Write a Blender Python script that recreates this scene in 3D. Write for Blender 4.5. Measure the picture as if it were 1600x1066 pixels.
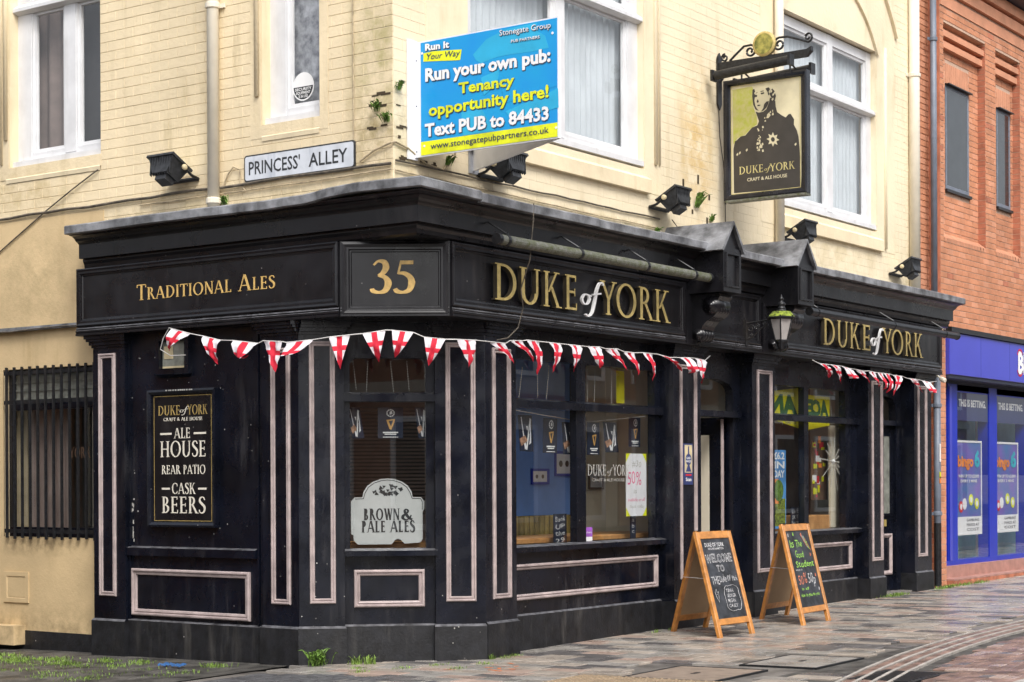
import bpy, math, random
from mathutils import Vector, Matrix
random.seed(7)
R = math.radians
scene = bpy.context.scene
for _o in list(bpy.data.objects):
    bpy.data.objects.remove(_o)
# ------------------------------------------------------------------ camera
cam_d = bpy.data.cameras.new('camera')
cam = bpy.data.objects.new('camera', cam_d)
scene.collection.objects.link(cam)
cam.location = (-13.0118, -9.5248, 1.6)
_f = Vector((0.81558, 0.57865, 0.0))
cam.rotation_mode = 'QUATERNION'
cam.rotation_quaternion = _f.to_track_quat('-Z', 'Y') @ Matrix.Rotation(R(-0.275), 3, 'Z').to_quaternion()
cam_d.sensor_width = 36.0
cam_d.lens = 62.76
cam_d.shift_y = 0.1375
cam_d.clip_start = 0.1
cam_d.clip_end = 600.0
scene.camera = cam
# ------------------------------------------------------------------ overcast daylight
SUN_EL, SUN_AZ = R(50), R(216)          # azimuth measured clockwise from +Y
world = bpy.data.worlds.new('World')
scene.world = world
world.use_nodes = True
wn = world.node_tree
wn.nodes.clear()
_out = wn.nodes.new('ShaderNodeOutputWorld')
_bg = wn.nodes.new('ShaderNodeBackground')
_sky = wn.nodes.new('ShaderNodeTexSky')
_sky.sky_type = 'NISHITA'
_sky.sun_disc = False
_sky.sun_elevation = SUN_EL
_sky.sun_rotation = SUN_AZ
_sky.air_density = 1.0
_sky.dust_density = 4.0
_sky.ozone_density = 1.0
_hs = wn.nodes.new('ShaderNodeHueSaturation')
_hs.inputs['Saturation'].default_value = 0.30
wn.links.new(_sky.outputs[0], _hs.inputs['Color'])
wn.links.new(_hs.outputs[0], _bg.inputs[0])
wn.links.new(_bg.outputs[0], _out.inputs[0])
_bg.inputs[1].default_value = 0.15
sun_d = bpy.data.lights.new('sun', 'SUN')
sun_d.energy = 1.0
sun_d.angle = R(18)
sun_d.color = (1.0, 0.965, 0.91)
sun = bpy.data.objects.new('sun', sun_d)
scene.collection.objects.link(sun)
_sd = Vector((math.sin(SUN_AZ) * math.cos(SUN_EL), math.cos(SUN_AZ) * math.cos(SUN_EL), math.sin(SUN_EL)))
sun.rotation_mode = 'QUATERNION'
sun.rotation_quaternion = _sd.to_track_quat('Z', 'Y')
scene.view_settings.view_transform = 'Standard'
scene.view_settings.look = 'None'
scene.view_settings.gamma = 1.0
scene.view_settings.use_curve_mapping = False
scene.view_settings.exposure = 0.90

# ------------------------------------------------------------------ materials
def nmat(name, col, rough=0.6, metal=0.0, var=0.12, scale=6.0, bump=0.0, bscale=60.0, col2=None, spec=0.5,
         streak=0.0, streak_col=(0.2, 0.17, 0.1), specks=0.0, rvar=0.0, emit=None, rand=0.0, stains=()):
    m = bpy.data.materials.new(name)
    m.use_nodes = True
    nt = m.node_tree
    b = nt.nodes['Principled BSDF']
    b.inputs['Roughness'].default_value = rough
    b.inputs['Metallic'].default_value = metal
    b.inputs['Specular IOR Level'].default_value = spec
    geo = nt.nodes.new('ShaderNodeNewGeometry')
    def noise(sc, det=4.0, vec=None, rg=0.55):
        n = nt.nodes.new('ShaderNodeTexNoise')
        n.inputs['Scale'].default_value = sc
        n.inputs['Detail'].default_value = det
        n.inputs['Roughness'].default_value = rg
        nt.links.new(vec if vec else geo.outputs['Position'], n.inputs['Vector'])
        return n
    def ramp(src, a, bb, ca=(0, 0, 0, 1), cb=(1, 1, 1, 1)):
        r = nt.nodes.new('ShaderNodeValToRGB')
        r.color_ramp.elements[0].position = a
        r.color_ramp.elements[1].position = bb
        r.color_ramp.elements[0].color = ca
        r.color_ramp.elements[1].color = cb
        nt.links.new(src, r.inputs[0])
        return r
    def mix(fac, c1, c2, mode='MIX'):
        x = nt.nodes.new('ShaderNodeMix')
        x.data_type = 'RGBA'
        x.blend_type = mode
        for i, s in ((0, fac), (6, c1), (7, c2)):
            if hasattr(s, 'is_linked') or hasattr(s, 'links'):
                nt.links.new(s, x.inputs[i])
            elif isinstance(s, tuple):
                x.inputs[i].default_value = (*s[:3], 1)
            else:
                x.inputs[i].default_value = s
        return x.outputs[2]
    c2 = col2 if col2 else tuple(max(0, c * (1 - 2.2 * var)) for c in col)
    n1 = noise(scale)
    cur = mix(ramp(n1.outputs[0], 0.32, 0.68).outputs[0], tuple(min(1, c * (1 + var)) for c in col), c2)
    if rand:
        oi = nt.nodes.new('ShaderNodeObjectInfo')
        hv = nt.nodes.new('ShaderNodeHueSaturation')
        mr = nt.nodes.new('ShaderNodeMapRange')
        mr.inputs[3].default_value = 1 - rand
        mr.inputs[4].default_value = 1 + rand
        nt.links.new(oi.outputs['Random'], mr.inputs[0])
        nt.links.new(mr.outputs[0], hv.inputs['Value'])
        nt.links.new(cur, hv.inputs['Color'])
        cur = hv.outputs[0]
    if streak:
        mp = nt.nodes.new('ShaderNodeMapping')
        mp.inputs['Scale'].default_value = (1, 1, 0.12)
        nt.links.new(geo.outputs['Position'], mp.inputs[0])
        n2 = noise(7.0, 6.0, mp.outputs[0], 0.65)
        r2 = ramp(n2.outputs[0], 0.52, 0.74)
        n2b = noise(1.1, 3.0)
        r2b = ramp(n2b.outputs[0], 0.42, 0.62)
        mm = nt.nodes.new('ShaderNodeMath'); mm.operation = 'MULTIPLY'
        nt.links.new(r2.outputs[0], mm.inputs[0]); nt.links.new(r2b.outputs[0], mm.inputs[1])
        m3 = nt.nodes.new('ShaderNodeMath'); m3.operation = 'MULTIPLY'; m3.inputs[1].default_value = streak
        nt.links.new(mm.outputs[0], m3.inputs[0])
        cur = mix(m3.outputs[0], cur, streak_col)
    for (sc_, sr_, scol_, sst_) in stains:
        vm = nt.nodes.new('ShaderNodeVectorMath'); vm.operation = 'SUBTRACT'; vm.inputs[1].default_value = sc_
        nt.links.new(geo.outputs['Position'], vm.inputs[0])
        vd = nt.nodes.new('ShaderNodeVectorMath'); vd.operation = 'DIVIDE'; vd.inputs[1].default_value = sr_
        nt.links.new(vm.outputs[0], vd.inputs[0])
        vl = nt.nodes.new('ShaderNodeVectorMath'); vl.operation = 'LENGTH'
        nt.links.new(vd.outputs[0], vl.inputs[0])
        mr_ = nt.nodes.new('ShaderNodeMapRange'); mr_.inputs[1].default_value = 1.0; mr_.inputs[2].default_value = 0.2; mr_.inputs[3].default_value = 0.0; mr_.inputs[4].default_value = sst_
        nt.links.new(vl.outputs['Value'], mr_.inputs[0])
        nn_ = noise(5.0, 8.0, None, 0.7)
        rn_ = ramp(nn_.outputs[0], 0.40, 0.62)
        mu_ = nt.nodes.new('ShaderNodeMath'); mu_.operation = 'MULTIPLY'
        nt.links.new(mr_.outputs[0], mu_.inputs[0]); nt.links.new(rn_.outputs[0], mu_.inputs[1])
        cur = mix(mu_.outputs[0], cur, scol_)
    if specks:
        v = nt.nodes.new('ShaderNodeTexVoronoi')
        v.inputs['Scale'].default_value = 9.0
        nt.links.new(geo.outputs['Position'], v.inputs['Vector'])
        r3 = ramp(v.outputs['Distance'], 0.03, 0.075, (1, 1, 1, 1), (0, 0, 0, 1))
        n5 = noise(2.3, 2.0)
        r5 = ramp(n5.outputs[0], 0.5, 0.56)
        m4 = nt.nodes.new('ShaderNodeMath'); m4.operation = 'MULTIPLY'
        nt.links.new(r3.outputs[0], m4.inputs[0]); nt.links.new(r5.outputs[0], m4.inputs[1])
        m5 = nt.nodes.new('ShaderNodeMath'); m5.operation = 'MULTIPLY'; m5.inputs[1].default_value = specks
        nt.links.new(m4.outputs[0], m5.inputs[0])
        cur = mix(m5.outputs[0], cur, (0.5, 0.48, 0.46))
    nt.links.new(cur, b.inputs['Base Color'])
    if rvar:
        n6 = noise(3.5, 5.0)
        mr = nt.nodes.new('ShaderNodeMapRange')
        mr.inputs[1].default_value = 0.3; mr.inputs[2].default_value = 0.7
        mr.inputs[3].default_value = max(0.02, rough - rvar); mr.inputs[4].default_value = min(1, rough + rvar)
        nt.links.new(n6.outputs[0], mr.inputs[0])
        nt.links.new(mr.outputs[0], b.inputs['Roughness'])
    if bump:
        n4 = noise(bscale, 5.0)
        bp = nt.nodes.new('ShaderNodeBump')
        bp.inputs['Strength'].default_value = bump
        bp.inputs['Distance'].default_value = 0.01
        nt.links.new(n4.outputs[0], bp.inputs['Height'])
        nt.links.new(bp.outputs[0], b.inputs['Normal'])
    if emit:
        b.inputs['Emission Color'].default_value = (*col, 1)
        b.inputs['Emission Strength'].default_value = emit
    return m

def glass_mat(name, tint=(0.93, 0.95, 0.95), ior=1.52, rough=0.0, add=0.0):
    m = bpy.data.materials.new(name)
    m.use_nodes = True
    nt = m.node_tree
    nt.nodes.remove(nt.nodes['Principled BSDF'])
    o = nt.nodes['Material Output']
    t = nt.nodes.new('ShaderNodeBsdfTransparent'); t.inputs[0].default_value = (*tint, 1)
    g = nt.nodes.new('ShaderNodeBsdfGlossy'); g.inputs['Roughness'].default_value = rough
    ge = nt.nodes.new('ShaderNodeNewGeometry')
    vd = nt.nodes.new('ShaderNodeVectorMath'); vd.operation = 'DOT_PRODUCT'
    nt.links.new(ge.outputs['Incoming'], vd.inputs[0]); nt.links.new(ge.outputs['Normal'], vd.inputs[1])
    def mth(op, x, y=None):
        q = nt.nodes.new('ShaderNodeMath'); q.operation = op; q.use_clamp = op == 'ADD'
        for i, w in ((0, x), (1, y)):
            if w is None: continue
            if isinstance(w, float): q.inputs[i].default_value = w
            else: nt.links.new(w, q.inputs[i])
        return q.outputs[0]
    r0 = ((ior - 1) / (ior + 1)) ** 2 * 1.9
    sch = mth('POWER', mth('SUBTRACT', 1.0, mth('ABSOLUTE', vd.outputs['Value'])), 4.2)
    fac = mth('ADD', mth('MULTIPLY', sch, 1.0 - r0), r0 + add)
    mx = nt.nodes.new('ShaderNodeMixShader')
    nt.links.new(fac, mx.inputs[0])
    nt.links.new(t.outputs[0], mx.inputs[1]); nt.links.new(g.outputs[0], mx.inputs[2])
    nt.links.new(mx.outputs[0], o.inputs[0])
    return m

M = {}
M['black'] = nmat('black_gloss_paint', (0.0045, 0.006, 0.0125), 0.27, var=0.25, scale=2.5, bump=0.12, bscale=14, specks=0.4, rvar=0.13, streak=0.7, streak_col=(0.06, 0.058, 0.062), spec=0.5)
M['fascia'] = nmat('black_fascia_paint', (0.0085, 0.0082, 0.0105), 0.32, var=0.2, scale=3, bump=0.08, bscale=10, rvar=0.10, streak=0.5, streak_col=(0.055, 0.05, 0.05), specks=0.35)
M['plinth'] = nmat('black_plinth_paint', (0.011, 0.0115, 0.0145), 0.55, var=0.3, scale=9, bump=0.35, bscale=40, specks=0.8, streak=0.8, streak_col=(0.08, 0.075, 0.07))
M['pink'] = nmat('greyish_pink_moulding_paint', (0.42, 0.345, 0.335), 0.5, var=0.12, scale=9, streak=0.6, streak_col=(0.16, 0.13, 0.12))
M['palegold'] = nmat('pale_gold_print', (0.62, 0.54, 0.24), 0.45)
M['dullgold'] = nmat('dull_gold_print', (0.40, 0.29, 0.10), 0.45)
M['dust_sheen'] = nmat('dusty_ledge_painted_sheen', (0.11, 0.11, 0.12), 0.45, var=0.35, scale=12)  # pale top faces: sky sheen painted in along with dust and wear
M['lead'] = nmat('weathered_lead', (0.22, 0.225, 0.24), 0.55, var=0.32, scale=5, bump=0.5, bscale=25, streak=0.9, streak_col=(0.04, 0.04, 0.035))
M['cream'] = nmat('cream_masonry_paint', (0.77, 0.64, 0.425), 0.75, var=0.06, scale=1.3, bump=0.5, bscale=28, streak=0.75, streak_col=(0.46, 0.36, 0.18), stains=(((-.98, .45, 5.5), (2, .40, 1.5), (.38, .33, .13), .75), ((-.98, .45, 4.6), (2, .5, .5), (.30, .22, .09), .7), ((-.98, 2.5, 4.12), (2, 5.5, .26), (.30, .24, .11), .7), ((-.98, 5.2, 4.6), (2, 1.3, .35), (.48, .36, .16), .6)))
M['cream2'] = nmat('pale_cream_masonry_paint', (0.80, 0.69, 0.49), 0.75, var=0.05, scale=1.1, bump=0.4, bscale=26, streak=0.7, streak_col=(0.52, 0.41, 0.21), stains=(((4.35, .25, 5.35), (.55, 2, 1.3), (.58, .38, .12), .75), ((3.9, .25, 4.15), (6, 2, .30), (.30, .26, .10), .75), ((-.7, .25, 4.7), (.5, 2, .6), (.34, .28, .12), .7), ((7.8, .25, 4.5), (2.2, 2, .35), (.50, .40, .2), .5), ((10.2, .25, 4.4), (.35, 2, .5), (.28, .24, .12), .7)))
M['ochre'] = nmat('ochre_render_paint', (0.62, 0.465, 0.26), 0.8, var=0.07, scale=1.6, bump=0.3, bscale=30, streak=0.65, streak_col=(0.40, 0.28, 0.13), stains=(((-.98, 5.0, 3.6), (2, 1.2, .8), (.42, .32, .17), .7), ((-.98, 5.0, 1.0), (2, 1.0, .16), (.14, .10, .05), .8), ((-.98, 5, .1), (2, 3, .35), (.22, .16, .08), .6)))
M['mortar'] = nmat('painted_mortar', (0.68, 0.56, 0.36), 0.9, var=0.12, scale=3, bump=0.3)
M['mortar2'] = nmat('pale_painted_mortar', (0.79, 0.69, 0.50), 0.9, var=0.08, scale=3, bump=0.3)
M['mossgold'] = nmat('tarnished_gilt_face', (0.34, 0.30, 0.07), 0.5, var=0.3, scale=14, col2=(0.10, 0.11, 0.02))
M['sillc'] = nmat('painted_stone_sill', (0.78, 0.66, 0.45), 0.7, var=0.06, scale=3, bump=0.25, bscale=20, streak=0.5, streak_col=(0.4, 0.3, 0.12))
M['white'] = nmat('white_window_paint', (0.69, 0.69, 0.70), 0.35, var=0.05, scale=4, streak=0.6, streak_col=(0.4, 0.37, 0.33))
M['gold'] = nmat('gold_leaf_paint', (0.58, 0.45, 0.17), 0.38, metal=0.25, var=0.12, scale=20)
M['goldflat'] = nmat('gold_print', (0.68, 0.45, 0.15), 0.45, var=0.1, scale=30)
M['darkgold'] = nmat('letter_side_bronze', (0.05, 0.04, 0.025), 0.5)
M['creamtext'] = nmat('cream_print', (0.74, 0.70, 0.60), 0.5, var=0.03)
M['whitetext'] = nmat('white_print', (0.82, 0.82, 0.82), 0.5, var=0.02)
M['chalk'] = nmat('white_chalk', (0.52, 0.52, 0.53), 0.9, var=0.3, scale=60)
M['chalkg'] = nmat('green_chalk', (0.32, 0.62, 0.10), 0.9, var=0.2, scale=60)
M['chalkr'] = nmat('red_chalk', (0.62, 0.20, 0.12), 0.9, var=0.2, scale=60)
M['slate'] = nmat('chalkboard_surface', (0.035, 0.039, 0.047), 0.6, var=0.35, scale=7, rvar=0.1)
M['pine'] = nmat('varnished_pine', (0.56, 0.235, 0.055), 0.38, var=0.15, scale=14, streak=0.5, streak_col=(0.30, 0.10, 0.02), rand=0.12)
M['hard'] = nmat('brown_hardboard', (0.36, 0.245, 0.14), 0.7, var=0.05, scale=3)
M['iron'] = nmat('black_iron', (0.018, 0.019, 0.022), 0.42, metal=0.2, var=0.3, scale=30, bump=0.1, streak=0.4, streak_col=(0.08, 0.06, 0.04))
M['slateblue'] = nmat('floodlight_casing', (0.03, 0.032, 0.036), 0.5, var=0.3, scale=20)
M['lens'] = nmat('grimy_lamp_glass', (0.42, 0.40, 0.16), 0.25, var=0.2, scale=15)
M['grey'] = nmat('grey_plastic', (0.36, 0.37, 0.40), 0.45, var=0.08)
M['pipe_cream'] = nmat('cream_painted_pipe', (0.74, 0.68, 0.56), 0.5, var=0.05, scale=5, streak=0.3, streak_col=(0.4, 0.33, 0.2))
M['pipe_grey'] = nmat('blue_grey_pipe', (0.16, 0.185, 0.23), 0.45, var=0.1, scale=5)
M['cable'] = nmat('weathered_cable', (0.12, 0.10, 0.075), 0.7, var=0.3, scale=12)
M['cable_cream'] = nmat('painted_cable', (0.46, 0.37, 0.24), 0.7, var=0.2, scale=12)
M['glass'] = glass_mat('window_glass', (0.92, 0.94, 0.93), 1.55, add=0.055)
M['glass_up'] = glass_mat('upstairs_glass', (0.92, 0.94, 0.95), 1.5, add=0.01)
M['frost'] = nmat('obscured_grey_glass', (0.24, 0.25, 0.22), 0.22, var=0.2, scale=8, bump=0.2, bscale=30)
M['lampglass'] = nmat('milky_lantern_glass', (0.40, 0.375, 0.36), 0.22, var=0.06)
M['moss'] = nmat('moss', (0.21, 0.27, 0.03), 0.95, var=0.4, scale=30, bump=0.6)
M['mosstube'] = nmat('mossy_tube_casing', (0.15, 0.15, 0.135), 0.42, var=0.2, scale=22, col2=(0.075, 0.085, 0.03), bump=0.7, bscale=80)
M['leaf'] = nmat('weed_leaf', (0.13, 0.24, 0.035), 0.6, var=0.3, scale=20)
M['leaf2'] = nmat('grass_blade', (0.20, 0.32, 0.05), 0.6, var=0.35, scale=10)
M['twig'] = nmat('dead_root', (0.06, 0.04, 0.02), 0.9)
M['brick'] = nmat('orange_red_brick', (0.55, 0.235, 0.125), 0.85, var=0.10, scale=3, bump=0.3, bscale=60, rand=0.07)
M['brick_l'] = nmat('pale_orange_brick', (0.60, 0.275, 0.16), 0.85, var=0.08, scale=3, bump=0.3, rand=0.06)
M['brick_d'] = nmat('dark_red_brick', (0.47, 0.17, 0.095), 0.85, var=0.15, scale=6, bump=0.4, rand=0.12)
M['brickmortar'] = nmat('grey_mortar', (0.55, 0.38, 0.28), 0.95, var=0.1, scale=20)
M['blue'] = nmat('bright_blue_panel', (0.06, 0.07, 0.50), 0.3, var=0.03, scale=2)
M['blueframe'] = nmat('royal_blue_frame', (0.012, 0.03, 0.42), 0.35, var=0.04)
M['navyvinyl'] = nmat('navy_window_vinyl', (0.035, 0.05, 0.16), 0.35, var=0.03)
M['navydark'] = nmat('dark_shop_soffit', (0.02, 0.025, 0.05), 0.5)
M['aqua'] = nmat('aqua_shop_interior', (0.34, 0.68, 0.70), 0.6, var=0.2, scale=1.5, col2=(0.20, 0.48, 0.50))
M['purple'] = nmat('purple_poster_print', (0.15, 0.09, 0.36), 0.3, var=0.3, scale=3, col2=(0.06, 0.18, 0.42))
M['orange'] = nmat('orange_print', (0.85, 0.27, 0.06), 0.5)
M['cyan'] = nmat('cyan_print', (0.05, 0.50, 0.62), 0.5)
M['red'] = nmat('red_print', (0.66, 0.02, 0.035), 0.55)
M['yellow'] = nmat('yellow_print', (0.90, 0.84, 0.01), 0.5, var=0.04)
M['greentext'] = nmat('green_print', (0.02, 0.16, 0.05), 0.5)
M['skyblue'] = nmat('sky_blue_board_print', (0.0, 0.255, 0.66), 0.35, var=0.06, scale=2.0, col2=(0.0, 0.33, 0.66))
M['paleblue'] = nmat('pale_blue_board_print', (0.02, 0.42, 0.70), 0.35, var=0.08, scale=3)
M['boardwhite'] = nmat('white_board_edge', (0.76, 0.77, 0.80), 0.4, var=0.04)
M['lime'] = nmat('lime_board_print', (0.76, 0.80, 0.01), 0.4)
M['navytext'] = nmat('dark_navy_print', (0.02, 0.04, 0.09), 0.5)
M['signcream'] = nmat('pale_gold_sign_ground', (0.66, 0.60, 0.41), 0.4, var=0.08, scale=4)
M['signgreen'] = nmat('algae_on_sign', (0.30, 0.32, 0.04), 0.8, var=0.35, scale=16, col2=(0.5, 0.46, 0.20))
M['signdark'] = nmat('dark_brown_sign_print', (0.045, 0.04, 0.036), 0.4, var=0.1)
M['platewhite'] = nmat('street_plate_enamel', (0.62, 0.65, 0.70), 0.35, var=0.08, scale=5, streak=1.0, streak_col=(0.16, 0.20, 0.28))
M['ink'] = nmat('black_print', (0.025, 0.027, 0.03), 0.5)
M['beige'] = nmat('beige_interior_wall', (0.74, 0.67, 0.53), 0.8, var=0.06, scale=1.5)
M['bluewall'] = nmat('blue_interior_wall', (0.16, 0.32, 0.78), 0.7, var=0.12, scale=1.2)
M['brownpanel'] = nmat('brown_dado_panelling', (0.15, 0.09, 0.06), 0.5, var=0.15)
M['oak'] = nmat('oak_table_top', (0.62, 0.33, 0.13), 0.35, var=0.2, scale=6, col2=(0.42, 0.19, 0.06))
M['darkfloor'] = nmat('dark_floorboards', (0.05, 0.035, 0.025), 0.5)
M['ceiling'] = nmat('cream_ceiling', (0.55, 0.50, 0.42), 0.8)
M['brass'] = nmat('old_radiator_paint', (0.42, 0.32, 0.10), 0.45, var=0.2)
M['net'] = nmat('white_net_curtain', (0.62, 0.65, 0.67), 0.9, var=0.05, scale=2, bump=0.4, bscale=60, streak=0.75, streak_col=(0.40, 0.43, 0.45))  # grey vertical streaks paint the shade of the folds into the colour
M['lace'] = nmat('grey_lace_pattern', (0.42, 0.42, 0.44), 0.9, var=0.5, scale=11, col2=(0.16, 0.16, 0.18))
M['drape'] = nmat('brown_grey_drape', (0.26, 0.20, 0.175), 0.9, var=0.12, scale=3)
M['greydrape'] = nmat('dark_grey_blind', (0.11, 0.105, 0.11), 0.8, var=0.1, scale=2)
M['blind'] = nmat('slatted_blind', (0.085, 0.08, 0.075), 0.4)
M['bead'] = nmat('pale_bead', (0.72, 0.70, 0.66), 0.3)
M['posterdark'] = nmat('navy_poster', (0.018, 0.025, 0.05), 0.35, var=0.2)
M['harp'] = nmat('harp_gold', (0.75, 0.42, 0.12), 0.4)
M['skin'] = nmat('poster_photo_tone', (0.50, 0.28, 0.18), 0.5, var=0.3, scale=20)
M['paper'] = nmat('white_paper', (0.80, 0.80, 0.84), 0.7, var=0.03)
M['pinkink'] = nmat('pink_marker', (0.80, 0.12, 0.28), 0.6)
M['etch'] = nmat('etched_lettering', (0.46, 0.45, 0.42), 0.6)
M['violet'] = nmat('violet_sticker', (0.33, 0.10, 0.50), 0.5)
M['ale'] = nmat('frosted_acrylic_sign', (0.50, 0.51, 0.51), 0.3, var=0.04)
M['tan'] = nmat('tan_print', (0.62, 0.52, 0.32), 0.5)
M['sky_poster'] = nmat('sky_poster_print', (0.10, 0.32, 0.70), 0.4, var=0.2, scale=4)
M['ground'] = nmat('wet_concrete_ground', (0.17, 0.155, 0.14), 0.5, var=0.25, scale=2.5, bump=0.4, bscale=50, rvar=0.2)
M['asphalt'] = nmat('dark_alley_tarmac', (0.085, 0.08, 0.072), 0.55, var=0.35, scale=5, bump=0.8, bscale=70, rvar=0.2)
M['pv_a'] = nmat('grey_paving', (0.295, 0.275, 0.25), 0.30, var=0.13, scale=4, bump=0.3, bscale=60, rand=0.10, rvar=0.14)
M['pv_b'] = nmat('buff_paving', (0.375, 0.325, 0.275), 0.30, var=0.12, scale=4, bump=0.3, bscale=60, rand=0.10, rvar=0.14)
M['pv_c'] = nmat('pink_paving', (0.38, 0.285, 0.235), 0.30, var=0.12, scale=4, bump=0.3, bscale=60, rand=0.10, rvar=0.14)
M['pv_d'] = nmat('charcoal_paving', (0.135, 0.125, 0.122), 0.30, var=0.15, scale=5, bump=0.3, bscale=60, rand=0.12, rvar=0.14)
M['setts'] = nmat('dark_setts', (0.10, 0.10, 0.105), 0.4, var=0.2, scale=8, bump=0.4, rvar=0.15)
M['roadbrick'] = nmat('red_brown_road_paver', (0.235, 0.15, 0.12), 0.42, var=0.3, scale=5, bump=0.3, rvar=0.15, rand=0.2)
M['palestrip'] = nmat('pale_concrete_strip', (0.42, 0.39, 0.355), 0.5, var=0.15, scale=8)
M['tact'] = nmat('tan_tactile_paver', (0.30, 0.22, 0.14), 0.5, var=0.1)
M['cover'] = nmat('recessed_cover_infill', (0.27, 0.21, 0.165), 0.55, var=0.12, scale=9, bump=0.4)
M['orangemark'] = nmat('orange_survey_paint', (0.62, 0.17, 0.05), 0.7, var=0.2, scale=30)
M['bluemark'] = nmat('blue_litter', (0.03, 0.10, 0.26), 0.5)
M['tile'] = nmat('red_tile_sill', (0.42, 0.22, 0.18), 0.5, var=0.12)
M['rooftile'] = nmat('slate_roof', (0.08, 0.08, 0.09), 0.6)
M['brick_far'] = nmat('brown_brick_opposite', (0.25, 0.12, 0.075), 0.85, var=0.12, scale=3)
M['stone_far'] = nmat('pale_stone_opposite', (0.42, 0.39, 0.33), 0.8, var=0.06)
M['darkglass'] = nmat('dark_window_glass_opposite', (0.03, 0.035, 0.04), 0.08)

# ------------------------------------------------------------------ frames and mesh builder
class Frame:
    """a vertical working plane: u runs to the right as seen from outside, n points out of the wall"""
    def __init__(s, ox, oy, ux, uy):
        l = math.hypot(ux, uy)
        s.o = (ox, oy); s.u = (ux / l, uy / l); s.n = (s.u[1], -s.u[0])
    def __call__(s, u, n, z):
        return (s.o[0] + s.u[0] * u + s.n[0] * n, s.o[1] + s.u[1] * u + s.n[1] * n, z)
ST = Frame(0, 0, 1, 0)                 # street front: u = x, n = -y
AL = Frame(0, 0, 0, -1)                # alley side: u = -y, n = -x
CH = Frame(-1.134, 1.24, 1.134, -1.24)  # canted corner, n = 0 on the pilaster faces
FA = Frame(-1.20, 0.677, 0.55, -0.777)  # canted part of the fascia
FAL = math.hypot(0.55, 0.777)
WORLDPOS = {}

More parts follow.
